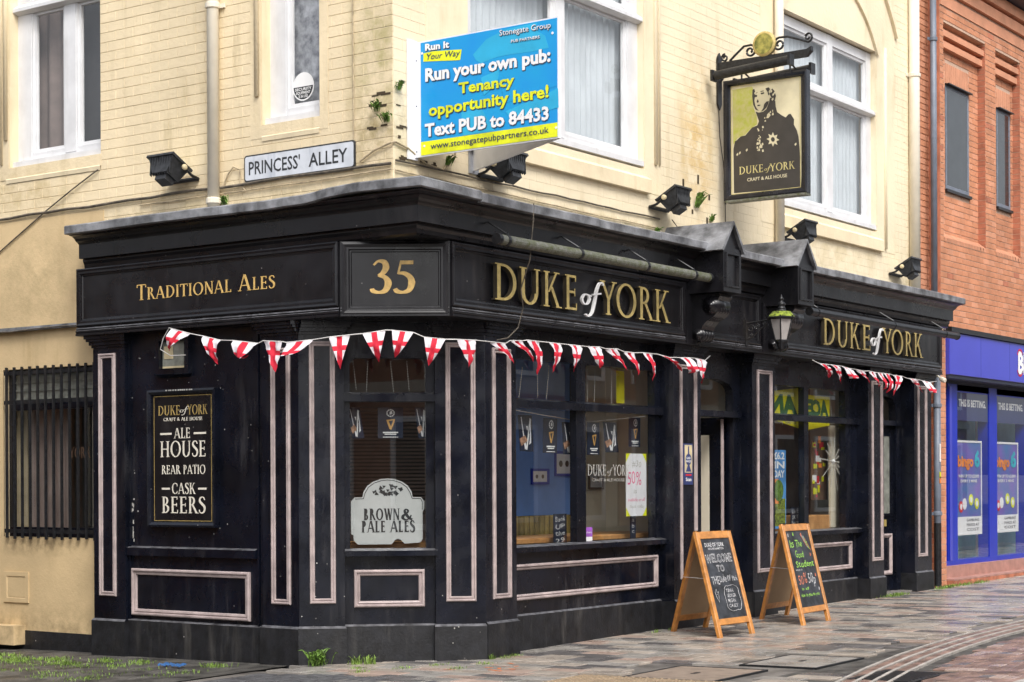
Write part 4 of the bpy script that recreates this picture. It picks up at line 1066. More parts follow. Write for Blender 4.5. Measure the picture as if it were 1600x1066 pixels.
# --- entablature: fascia body
b = MB()
fa_poly = [(XE + .01, -.10), (-.65, -.10), (-1.20, .677), (-1.20, 4.07), (-.99, 4.07), (-.99, 1.35), (.02, .2), (XE + .01, .2)]
b.plan(fa_poly, 3.045, 3.70)
ent = b.build('fascia_body', 'fascia', pub)
b = MB()
for F, u0, u1, n in ((ST, -.645, XE, .10), (FA, .004, FAL - .004, 0.0), (AL, -4.065, -.68, 1.20)):
    prof = [(.001, 0), (.03, 0), (.03, .02), (.022, .025), (.03, .035), (.03, .048), (.016, .055), (.022, .066), (.012, .08), (0, .085)]
    vs = []; fs = []; k = len(prof)
    for uu in (u0, u1):
        for q, z in prof: vs.append(F(uu, n + q, 3.046 + z))
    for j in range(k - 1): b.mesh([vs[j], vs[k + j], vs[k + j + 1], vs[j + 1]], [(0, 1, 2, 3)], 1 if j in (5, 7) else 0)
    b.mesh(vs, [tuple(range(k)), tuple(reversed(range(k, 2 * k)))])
b.build('lower_bead', ['fascia', 'dust_sheen'], ent)
FR = [(0, 0), (0, .022), (.012, .028), (.03, .022), (.05, .022), (.056, .01), (.07, .008), (.078, 0)]
b = MB()
b.rframe(ST, -.640, 3.42, 3.135, 3.695, .10, FR); b.rframe(ST, 3.98, 5.13, 3.135, 3.695, .10, FR); b.rframe(ST, 5.70, XE, 3.135, 3.695, .10, FR)
b.rframe(FA, .012, FAL - .012, 3.055, 3.69, .0, [(0, 0), (0, .028), (.02, .034), (.045, .026), (.062, .026), (.07, .012), (.082, .012), (.088, 0)])
b.rframe(AL, -4.06, -.69, 3.135, 3.70, 1.20, FR)
b.build('panel_moulding', 'fascia', ent)
# cornice
CX = -1.02
PROF = [(-.1, 3.70), (.10, 3.70), (.13, 3.715), (.135, 3.75), (.15, 3.775), (.15, 3.80), (.20, 3.80), (.20, 3.935), (.215, 3.95), (.24, 3.965), (.255, 3.985), (.285, 4.005), (.32, 4.012), (.325, 4.03), (.34, 4.04), (-.2, 4.05)]
b = MB(); b.sweep([(CX, 4.02), (CX, 0.0), (10.72, 0.0)][::1], PROF)
# sweep travels down the alley then along the street: the outside is on its right
cor = b.build('cornice', 'fascia', pub)
b = MB(); rr = random.Random(5)
def lead(path0, path1, dz0=0, dz1=0):
    """one lead sheet dressed over the cornice edge between two plan points with their outward normals"""
    (x0, y0, ox0, oy0), (x1, y1, ox1, oy1) = path0, path1
    bb = MB(); prof = [(.30, 4.018), (.368, 4.02), (.376, 4.026), (.376, 4.094), (.362, 4.106), (-.27, 4.17)]
    vs = []
    for (x, y, ox, oy, dz) in ((x0, y0, ox0, oy0, dz0), ((x0 + x1) / 2, (y0 + y1) / 2, ox0 if ox0 == ox1 else (ox0 + ox1) / 2, oy0 if oy0 == oy1 else (oy0 + oy1) / 2, (dz0 + dz1) / 2 + rr.uniform(-.003, .003)), (x1, y1, ox1, oy1, dz1)):
        for q, z in prof: vs.append((x + ox * q, y + oy * q, z + dz))
    k = len(prof)
    bb.mesh(vs, [(i * k + j, (i + 1) * k + j, (i + 1) * k + j + 1, i * k + j + 1) for i in (0, 1) for j in range(k - 1)] + [tuple(range(k)), tuple(reversed(range(2 * k, 3 * k)))])
    bb.build('lead_sheet', 'lead', cor)
ys = [4.03, 3.55, 3.0, 2.5, 1.95, 1.4, .95, .66, .36, 0.0]
dz = [0, 0.0, .006, .004, .0, -.004, .004, .035, .05, .035]
for i in range(len(ys) - 1):
    o1 = (-1, -1) if i == len(ys) - 2 else (-1, 0)
    lead((CX, ys[i], -1, 0), (CX, ys[i + 1], *o1), dz[i], dz[i + 1])
xs = [CX, -.55, .25, 1.35, 2.5, 3.48]
for i in range(len(xs) - 1):
    lead((xs[i] + (.004 if i else 0), 0, *( (-1, -1) if i == 0 else (0, -1))), (xs[i + 1], 0, 0, -1), .035 if i == 0 else rr.uniform(-.004, .006), .02 if i == 0 else rr.uniform(-.004, .006))
for a, c in ((3.87, 4.6), (4.604, 5.22), (5.62, 6.6), (6.604, 7.9), (7.904, 9.2), (9.204, 10.1), (10.104, 10.73)): lead((a, 0, 0, -1), (c, 0, 0, -1), rr.uniform(-.004, .004), rr.uniform(-.004, .004))
# pedimented blocks and scroll corbels
def block(u0, u1):
    zc = 4.05; b = MB(); um = (u0 + u1) / 2
    b.box(ST, u0, u1, -.1, .53, 3.58, zc); 
    b.prism(ST, [(u0, zc), (u1, zc), (um, 4.30)], -.2, .53)
    p = b.build('pediment_block', 'fascia', pub)
    b = MB(); b.rframe(ST, u0 + .0, u1 - .0, 3.585, 4.045, .53, [(0, 0), (0, .015), (.045, .015), (.05, .03), (.068, .03), (.075, 0)]); b.build('panel_moulding', 'fascia', p)
    b = MB()
    for s_ in (-1, 1):
        e = um + s_ * ((u1 - u0) / 2 + .075)
        b.prism(ST, [(um, 4.335), (um, 4.30), (e - s_ * .045, 4.005), (e, 4.01)], -.25, .57)
    b.build('gable_slab', 'lead', p)
    b = MB()  # corbel: side profile in (n,z) swept across u
    prof = [(-.02, 3.57), (.46, 3.57), (.47, 3.54), (.44, 3.50), (.45, 3.45), (.44, 3.38), (.39, 3.33), (.31, 3.29), (.26, 3.24), (.24, 3.19), (.26, 3.15), (.25, 3.11), (.20, 3.085), (.14, 3.10), (.1, 3.12), (-.02, 3.12)]
    a, c = u0 + .06, u1 - .06
    k = len(prof)
    b.mesh([ST(a, q, z) for q, z in prof] + [ST(c, q, z) for q, z in prof], [tuple(range(k)), tuple(reversed(range(k, 2 * k)))] + [(i, (i + 1) % k, k + (i + 1) % k, k + i) for i in range(k)])
    cb = b.build('corbel', 'fascia', p)
    b = MB()
    for (q, z, r) in ((.36, 3.45, .10), (.20, 3.15, .06)):
        for off, r_ in ((0, r), (.012, r * .6), (.02, r * .28)):
            b.lathe(ST(a - off - .006, q, z), [(r_, 0), (r_ * .9, (c - a) + 2 * off + .012)], 18, ax=(1, 0, 0))
    for i in range(4):
        b.lathe(ST(a + .02 + i * (c - a - .04) / 4, .21, 3.145), [(.055, 0), (.07, .012), (.07, (c - a - .04) / 4 - .02), (.055, (c - a - .04) / 4 - .008)], 12, ax=(1, 0, 0))
        b.lathe(ST(a + .035 + i * (c - a - .04) / 4, .40, 3.41), [(.025, 0), (.055, .02), (.055, .035), (.025, .05)], 10, ax=(1, 0, 0))
    b.build('scroll', 'fascia', cb, smooth=True)
    b = MB(); b.box(ST, u0 - .06, u1 + .07, .10, .135, 3.06, 3.62); b.build('corbel_backing', 'fascia', p)
    return p
block(3.48, 3.87); block(5.22, 5.62)
# string ledge on the ochre wall left of the fascia
b = MB(); b.box(AL, -16, -4.08, .97, 1.04, 3.165, 3.205); b.build('string_ledge', 'lead', pub)
b = MB()
b.mesh([AL(-5.43, .90, .385), AL(-5.07, .90, .385)] , []) 
b = MB(); b.rframe(AL, -5.45, -5.065, .385, .70, .987, [(0, 0), (0, .014), (.045, .014), (.05, .004), (.055, 0)]); mt_ = b.build('meter_frame', 'ochre', pub)
b = MB(); b.box(AL, -5.39, -5.12, .987, .994, .44, .65); b.build('meter_door', 'ochre', mt_)
# alley window behind bars
b = MB(); b.rframe(AL, -5.46, -4.04, 1.06, 2.78, .86, [(0, 0), (0, .05), (.05, .05), (.055, 0)]); b.box(AL, -5.4, -4.06, .86, .93, 2.36, 2.45); b.box(AL, -5.4, -4.06, .86, .95, 1.07, 1.16)
aw = b.build('alley_window', 'black', pub)
pane(AL, -5.37, -4.09, 1.16, 2.36, .88, aw)
b = MB(); b.box(AL, -5.37, -4.09, .875, .885, 2.45, 2.73); 
for i in range(3): b.box(AL, -5.37, -4.09, .886, .895, 2.47 + i * .085, 2.485 + i * .085)
b.build('vent_glass', 'frost', aw)
curtain(AL, -5.36, -4.75, 1.1, 2.5, .72, aw, 'drape', 'drape', .02, .15, 22)
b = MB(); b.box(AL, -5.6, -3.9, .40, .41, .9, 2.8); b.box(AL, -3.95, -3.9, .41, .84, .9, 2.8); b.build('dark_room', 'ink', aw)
b = MB(); sans = serif_text(b, AL, 'YORK', -4.56, -4.25, 1.86, 1.97, .881, .882); b.build('etched_lettering', 'brownpanel', aw)
grl = thing('window_grille', AL(-4.7, 1.02, 1.06), 'black iron bars fixed over the ground floor alley window', 'window grille')
for i in range(12):
    u = -5.36 + i * .1205
    b = MB(); b.box(AL, u - .011, u + .011, 1.012, 1.034, 1.05 - (i % 2) * .012, 2.80); b.build('bar', 'iron', grl)
for z in (1.10, 2.42, 2.72):
    b = MB(); b.box(AL, -5.42, -4.02, 1.001, 1.011, z, z + .04); b.build('cross_bar', 'iron', grl)
bx = MB(); bx.box(AL, -7.2, -5.125, .98, 1.14, -.04, .155); tag(bx.build('wall_ledge', 'ochre'), 'chipped ochre painted ledge at the foot of the alley wall', 'ledge')
# side stringer closing the corner above the street between fascia and upper wall
# ================================================================== SIGNS AND LETTERING ON THE PUB
# alley fascia
b = MB()
L, w = serif_layout('Traditional Ales', gap=.10)
put_all = [q for P in L for q in P]
put_polys(b, AL, put_all, -3.225, 3.345, (3.225 - 1.447) / w, .148, 1.2005, 1.2045)
b.build('lettering', 'goldflat', ent)
b = MB(); serif_text(b, FA, '35', .275, .655, 3.253, 3.53, .0005, .006, gap=.10); b.build('house_number', 'goldflat', ent)
def duke(us, z0, z1):
    global TT, tt
    TT, tt = .125, .07
    for c, (a, e) in zip('DUKEYORK', us):
        P, w = serif_glyph(c); dz_ = 0
        lo = min(p[0] for q in P for p in q); hi = max(p[0] for q in P for p in q)
        k = (e - a) / (hi - lo)
        bb = MB()
        put_polys(bb, ST, [[(x - lo, y) for x, y in q] for q in P], a, z0, k, z1 - z0, .118, .160, 0)
        put_polys(bb, ST, [[(x - lo, y) for x, y in q] for q in P], a, z0, k, z1 - z0, .1602, .1625, 1)
        bb.build('letter', ['darkgold', 'gold'], ent)
    TT, tt = .135, .06
D1 = [(-.06, .27), (.32, .65), (.71, 1.01), (1.07, 1.27), (1.68, 1.99), (1.985, 2.36), (2.41, 2.72), (2.73, 3.04)]
D2 = [(6.68, 6.99), (7.06, 7.37), (7.43, 7.73), (7.80, 8.03), (8.40, 8.72), (8.70, 9.07), (9.14, 9.42), (9.44, 9.74)]
duke(D1, 3.235, 3.565); duke(D2, 3.235, 3.555)
for a, e in ((1.33, 1.74), (8.04, 8.42)):
    P, w = of_glyph(); bb = MB(); put_polys(bb, ST, P, a, 3.26, (e - a) / w, .27, .150, .172); bb.build('letter', 'whitetext', ent)

def board_text(mb, F, x0, x1, z0, z1, items, n0, n1_):
    for (s_, a, c, t, bt, m_, *k) in items:
        H = z1 - z0; W = x1 - x0
        if s_ == '-': mb.box(F, x0 + a * W, x0 + c * W, n0, n1_, z1 - bt * H, z1 - t * H, m_)
        elif s_ == 'of': put_polys(mb, F, of_glyph()[0], x0 + a * W, z1 - bt * H, (c - a) * W / .85, (bt - t) * H, n0, n1_, m_)
        elif k: sans_text(mb, F, s_, x0 + a * W, x0 + c * W, z1 - bt * H, (bt - t) * H, n1_, m_, k[0])
        else: serif_text(mb, F, s_, x0 + a * W, x0 + c * W, z1 - bt * H, z1 - t * H, n0, n1_, m_)
wb = thing('wall_board', AL(-2.72, 1.08, 1.19), 'black menu board reading ale house, rear patio and cask beers on the alley wall', 'sign')
b = MB(); b.box(AL, -3.165, -2.272, 1.082, 1.11, 1.19, 2.485); b.build('backboard', 'fascia', wb)
b = MB(); b.rframe(AL, -3.17, -2.267, 1.188, 2.487, 1.082, [(0, 0), (0, .055), (.02, .06), (.045, .045), (.05, .028)]); b.build('frame', 'black', wb)
b = MB()
for q in ((-3.10, -2.335, 1.245, 1.251), (-3.10, -2.335, 2.422, 2.428), (-3.10, -3.094, 1.252, 2.421), (-2.341, -2.335, 1.252, 2.421)): b.box(AL, q[0], q[1], 1.110, 1.1115, q[2], q[3], 0)
board_text(b, AL, -3.165, -2.272, 1.19, 2.485, [('DUKE', .14, .47, .115, .185, 0), ('of', .46, .60, .125, .175, 1), ('YORK', .58, .87, .115, .185, 0), ('CRAFT & ALE HOUSE', .22, .80, .203, .228, 1),
    ('-', .17, .34, .314, .328, 1), ('ALE', .38, .62, .28, .355, 1), ('-', .67, .85, .314, .328, 1), ('HOUSE', .17, .85, .375, .49, 1), ('REAR PATIO', .19, .84, .55, .615, 1), ('-', .19, .31, .715, .729, 1), ('CASK', .34, .69, .68, .76, 1), ('-', .73, .85, .715, .729, 1), ('BEERS', .19, .84, .78, .90, 1)], 1.1101, 1.1125)
b.build('lettering', ['dullgold', 'creamtext'], wb)

# street name plate
sp = thing('street_name_plate', AL(-1.34, .986, 4.38), 'weathered white street name plate with black lettering below the small upstairs window', 'sign')
b = MB()
def rrect(u0, u1, z0, z1, r, k=5):
    P = []
    for cu, cz, a0 in ((u1 - r, z1 - r, 0), (u0 + r, z1 - r, 90), (u0 + r, z0 + r, 180), (u1 - r, z0 + r, 270)):
        for i in range(k + 1):
            a = R(a0 + 90 * i / k); P.append((cu + r * math.cos(a), cz + r * math.sin(a)))
    return P
b.prism(AL, rrect(-2.012, -.678, 4.372, 4.617, .03), .982, .998); b.build('plate_edge', 'ink', sp)
b = MB(); b.prism(AL, rrect(-1.998, -.692, 4.386, 4.603, .022), .998, 1.001); b.build('plate', 'platewhite', sp)
b = MB(); sans_text(b, AL, "PRINCESS'", -1.95, -1.32, 4.435, .118, 1.0025, 0, .012); sans_text(b, AL, 'ALLEY', -1.215, -.76, 4.435, .118, 1.0025, 0, .012); b.build('lettering', 'ink', sp)

# tenancy board (V-shaped)
tb = thing('letting_board', (-.7, .2, 4.45), 'blue and lime V-shaped board advertising a pub tenancy, bracketed off the corner wall', 'sign')
TF = Frame(-.704, .25, 0, -1)           # runs outwards from the street wall
b = MB(); b.box(TF, 0, 1.535, -.02, 0, 4.45, 5.46); b.build('board', 'boardwhite', tb)
b = MB(); b.box(TF, .085, 1.525, .0005, .003, 4.462, 5.448, 0); b.box(TF, .085, 1.525, .0032, .0042, 4.462, 4.58, 1)
px = lambda x, y: (.085 + 1.44 * (x - 55) / 1025.0, 0)
def tpt(x, y):  # photo-board fractions
    f = (x - 55) / 1020.0; top = 215 - 175 * f; bot = 1030 - 115 * f
    return (.085 + 1.44 * f, 5.448 - .986 * (y - top) / (bot - top))
def tpoly(pts, n, m): b.prism(TF, [tpt(*p) for p in pts], n, n + .0006, m, False)
tpoly([(460, 300), (560, 190), (700, 120), (850, 90), (930, 75), (940, 140), (990, 170), (1015, 260), (900, 285), (760, 300), (640, 320), (520, 365), (480, 340)], .0034, 2)
tpoly([(640, 455), (760, 330), (880, 400), (1070, 390), (1070, 430), (1075, 540), (900, 600), (700, 660), (660, 520)], .0044, 3)
tpoly([(520, 470), (660, 410), (640, 520), (540, 600)], .0054, 2)
tpoly([(700, 720), (1080, 560), (1085, 700), (760, 790)], .0046, 2)
tpoly([(370, 720), (520, 690), (560, 760), (620, 860), (380, 890)], .0042, 2)
tpoly([(78, 290), (150, 275), (375, 262), (362, 340), (200, 345), (78, 350)], .005, 1)
for x, y in ((68, 290), (1044, 152), (1066, 850), (82, 962)):
    u, z = tpt(x, y); disc(b, TF, u, z, .011, .005, .0075, 4, 10)
for z in (4.5, 4.9, 5.3): disc(b, TF, .035, z, .006, .0005, .003, 5, 8)
def tline(s_, x0, x1, y0, y1, h, m, bold=.03, slant=0):
    a = tpt(x0, y0); c = tpt(x1, y1)
    if m in (4, 1): sans_text(b, TF, s_, a[0] + .006, c[0] + .006, a[1] - .007, h, .0068, 5, bold + .012, slant=slant, dz=c[1] - a[1])
    sans_text(b, TF, s_, a[0], c[0], a[1], h, .0078, m, bold, slant=slant, dz=c[1] - a[1])
tline('Run It', 93, 280, 270, 247, .055, 4, .04)
tline('Your Way', 95, 358, 338, 308, .05, 5, .012, .25)
tline('Stonegate Group', 660, 1032, 166, 112, .048, 4, 0)
tline('PUB PARTNERS', 745, 952, 217, 188, .023, 4, .01)
tline('Run your own pub:', 93, 1030, 492, 357, .105, 4, .04)
tline('Tenancy', 350, 768, 583, 528, .088, 1, .03)
tline('opportunity here!', 118, 1015, 745, 620, .098, 1, .03)
tline('Text PUB to 84433', 88, 1015, 893, 785, .105, 4, .035)
tline('www.stonegatepubpartners.co.uk', 132, 1015, 985, 885, .052, 5, .008)
b.build('print', ['skyblue', 'lime', 'paleblue', 'skyblue', 'whitetext', 'navytext'], tb)
# second leaf of the V and its flange
d2x, d2y = .15 + .704, .25 + 1.285
SF = Frame(-.70, -1.285, d2x, d2y)
b = MB(); b.box(SF, 0.0, math.hypot(d2x, d2y), .0, .02, 4.45, 5.46); b.build('rear_board', 'boardwhite', tb)
b = MB(); b.box(ST, .10, .24, -.25, -.235, 4.43, 5.48); b.build('fixing_flange', 'grey', tb)
b = MB(); b.box(ST, -.80, -.66, -.25, -.235, 4.43, 5.48); b.build('fixing_flange', 'boardwhite', tb)

# hanging pub sign
HX = 4.835
hs = thing('hanging_sign', (HX, .2, 6.1), 'hanging pub sign with a uniformed gentleman on pale gold ground, on an iron bracket', 'sign')
HF = Frame(HX - .03, 0, 0, -1)          # u = -y, faces the alley side
b = MB(); b.box(HF, -.125, .845, -.06, -.005, 4.78, 6.07); b.build('panel', 'signdark', hs)
b = MB(); b.rframe(HF, -.155, .875, 4.75, 6.10, -.005, [(0, -.06), (0, .03), (.02, .035), (.05, .03), (.06, .012), (.072, 0)]); b.build('sign_frame', 'black', hs)
b = MB(); b.box(HF, -.12, .87, -.08, .05, 4.725, 4.749); b.build('drip_board', 'mosstube', hs)
b = MB()
hu = lambda x, y: (-.068 + .855 * (x - 205) / 412.0, 6.025 - 1.21 * ((y - (385 - 80 * (x - 205) / 410.0)) / (630 - 0 * x)))
def hp(pts, n, m): b.prism(HF, [hu(*p) for p in pts], n, n + .0006, m, False)
b.box(HF, -.075, .795, -.0048, -.004, 4.80, 6.045, 0)
hp([(212, 400), (330, 372), (345, 400), (333, 440), (340, 500), (358, 540), (362, 590), (320, 620), (290, 655), (240, 680), (216, 720)], -.0038, 1)
hp([(217, 745), (226, 700), (240, 690), (262, 668), (290, 660), (310, 635), (330, 612), (362, 597), (372, 572), (362, 545), (352, 518), (372, 522), (398, 515), (416, 500), (432, 462), (438, 430), (470, 450), (472, 480), (480, 512), (505, 528), (530, 540), (548, 520), (560, 518), (580, 548), (578, 578), (596, 610), (605, 645), (610, 700), (622, 935), (219, 1003)], -.003, 2)
hp([(334, 392), (345, 386), (350, 402), (344, 410), (347, 418), (362, 421), (361, 431), (348, 435), (345, 455), (350, 482), (360, 500), (372, 512), (352, 506), (338, 478), (332, 430)], -.0028, 2)
hp([(438, 395), (452, 378), (466, 392), (474, 420), (466, 450), (440, 455), (446, 430), (436, 412)], -.0026, 2)
hp([(352, 410), (364, 404), (364, 407), (353, 413)], -.002, 2); hp([(382, 408), (404, 402), (404, 410), (386, 416)], -.002, 2)
hp([(362, 448), (367, 446), (372, 460), (364, 466), (359, 462)], -.002, 2); hp([(380, 398), (400, 392), (402, 396), (384, 401)], -.002, 2); hp([(412, 380), (430, 372), (440, 382), (430, 398), (436, 412), (428, 420), (424, 400)], -.0021, 2)
hp([(362, 480), (372, 476), (384, 477), (375, 484), (364, 485)], -.0019, 2); hp([(404, 470), (418, 455), (432, 452), (428, 470), (416, 492), (400, 508), (384, 516), (398, 495)], -.0019, 2)
for i in range(26):
    r_ = random.Random(i); x = r_.uniform(352, 392); y = r_.uniform(600, 745); s_ = r_.uniform(3, 9)
    hp([(x, y), (x + s_, y - s_ * .6), (x + s_ * 1.4, y + s_), (x + s_ * .2, y + s_ * 1.4)], -.0016 + i * .00002, 0)
for i in range(16):
    r_ = random.Random(60 + i); t_ = r_.random(); x = 400 + 60 * t_ + r_.uniform(-6, 6); y = 560 - 55 * t_ + r_.uniform(-12, 12); s_ = r_.uniform(3, 9)
    hp([(x, y), (x + s_, y - s_), (x + s_ * 1.3, y + s_ * .6), (x, y + s_)], -.0016 + i * .00002, 0)
for i, (x, y) in enumerate(((235, 775), (250, 765), (292, 745), (582, 690), (440, 395), (452, 412), (462, 400), (448, 440))):
    hp([(x, y), (x + 9, y - 10), (x + 12, y), (x + 3, y + 10)], -.0014 + i * .00003, 0)
cx_, cy_ = 455, 672
hp([(cx_ + (38 if i % 2 == 0 else 22) * math.cos(R(22.5 * i)), cy_ + (42 if i % 2 == 0 else 24) * math.sin(R(22.5 * i))) for i in range(16)], -.0012, 0)
hp([(cx_ + 12 * math.cos(R(45 * i)), cy_ + 14 * math.sin(R(45 * i))) for i in range(8)], -.0004, 2)
# gold border lines and name
for q in ((-.068, .788, 4.815, 4.822), (-.068, .788, 6.028, 6.034), (-.068, -.061, 4.823, 6.027), (.781, .788, 4.823, 6.027)): b.box(HF, q[0], q[1], -.0012, .0004, q[2], q[3], 3)
def hline(s_, x0, x1, yb, h, m, ser=True):
    a = hu(x0, yb); c = hu(x1, yb - (x1 - x0) * .19)
    if ser: serif_text(b, HF, s_, a[0], c[0], a[1], a[1] + h, -.0008, .0006, m)
    else: sans_text(b, HF, s_, a[0], c[0], a[1], h, .0006, m, .015)
hline('DUKE', 252, 398, 892, .085, 3); hline('YORK', 438, 582, 858, .085, 3)
a = hu(402, 868); put_polys(b, HF, of_glyph()[0], a[0], a[1] + .01, .10, .06, -.0006, .0008, 3)
hline('CRAFT & ALE HOUSE', 300, 538, 928, .036, 0, False)
b.build('sign_print', ['signcream', 'signgreen', 'signdark', 'palegold'], hs)
# bracket
b = MB(); b.box(ST, HX - .045, HX + .045, -.245, -.225, 5.86, 6.38)
b.prism(ST, [(HX - .045, 6.38), (HX, 6.44), (HX + .045, 6.38)], -.245, -.225); b.prism(ST, [(HX - .045, 5.86), (HX, 5.79), (HX + .045, 5.86)], -.245, -.225)
b.build('wall_plate', 'iron', hs)
b = MB(); b.box(HF, -.24, .86, -.055, .0, 6.245, 6.325); b.prism(HF, [(.86, 6.245), (.92, 6.30), (.92, 6.35), (.86, 6.325)], -.055, 0); b.build('bracket_arm', 'iron', hs)
def spiral(mb, F, cu, cz, r0, a0, turns, n, rad, sgn=1, k=26):
    pts = [F(cu + r0 * (1 - i / k * .75) * math.cos(a0 + sgn * 2 * math.pi * turns * i / k), n, cz + r0 * (1 - i / k * .75) * math.sin(a0 + sgn * 2 * math.pi * turns * i / k)) for i in range(k + 1)]
    mb.tube(pts, rad, 6)
b = MB()
spiral(b, HF, .16, 6.405, .07, math.pi / 2, 1.4, -.03, .013, -1); spiral(b, HF, -.16, 6.375, .045, math.pi / 2, 1.3, -.03, .012, 1)
b.tube([HF(.17, -.03, 6.475), HF(.08, -.03, 6.47), HF(-.04, -.03, 6.38), HF(-.10, -.03, 6.33)], .013, 6)
spiral(b, HF, .52, 6.43, .075, math.pi / 2, 1.4, -.03, .013, 1); spiral(b, HF, .87, 6.46, .055, -math.pi / 2, 1.2, -.03, .013, 1)
b.tube([HF(.52, -.03, 6.505), HF(.62, -.03, 6.50), HF(.76, -.03, 6.45), HF(.87, -.03, 6.405)], .013, 6)
b.build('scrollwork', 'iron', hs)
b = MB(); b.lathe(HF(.345, -.055, 6.455), [(.12, 0), (.14, .01), (.14, .055), (.12, .065)], 26, ax=(-1, 0, 0)); b.build('roundel', 'gold', hs, smooth=False)
b = MB(); b.lathe(HF(.345, .010, 6.455), [(.116, -.004), (.112, .004)], 26, ax=(-1, 0, 0)); b.build('roundel_face', 'mossgold', hs)
for n_, nm in ((.245, 'near'), (-.28, 'far')):
    b = MB(); b.tube([HF(-.14, n_, 6.12), HF(.78, n_, 6.17)], .05, 14); b.box(HF, -.17, -.14, n_ - .055, n_ + .055, 6.06, 6.18); b.box(HF, .78, .81, n_ - .055, n_ + .055, 6.11, 6.23); b.build('trough_light', 'iron', hs)
b = MB()
for u in (0.02, .62): b.tube([HF(u, -.03, 6.24), HF(u, .245, 6.17)], .01, 6); b.tube([HF(u, -.03, 6.24), HF(u, -.28, 6.17)], .01, 6); b.tube([HF(u + .03, -.03, 6.10), HF(u + .03, -.03, 6.24)], .012, 6)
b.tube([HF(-.23, -.03, 6.1), HF(-.17, -.03, 6.17), HF(-.05, -.03, 6.2)], .014, 6); b.build('hanger', 'iron', hs)

# ale plaque on the pilaster
pq = thing('pilaster_plaque', ST(3.66, 0, 1.56), 'narrow cream and navy enamel plaque on the pilaster beside the entrance', 'plaque')
b = MB(); b.box(ST, 3.565, 3.755, .0, .012, 1.56, 2.0, 0); b.box(ST, 3.58, 3.74, .012, .0135, 1.69, 1.985, 1)
b.prism(ST, [(3.65, 1.97), (3.67, 1.97), (3.675, 1.87), (3.645, 1.87)], .0136, .0145, 0); disc(b, ST, 3.66, 1.83, .062, .0136, .0146, 0, 20)
b.prism(ST, [(3.645, 1.77), (3.675, 1.77), (3.72, 1.70), (3.60, 1.70)], .0137, .0144, 0); b.box(ST, 3.60, 3.72, .0136, .0145, 1.655, 1.672, 2)
sans_text(b, ST, 'CASK', 3.612, 3.708, 1.835, .022, .0152, 3, .02); sans_text(b, ST, 'MARQUE', 3.605, 3.715, 1.80, .022, .0152, 3, .02); sans_text(b, ST, 'Scan', 3.60, 3.72, 1.60, .035, .0142, 3, .03)
b.build('enamel', ['navyvinyl', 'tan', 'red', 'whitetext'], pq)

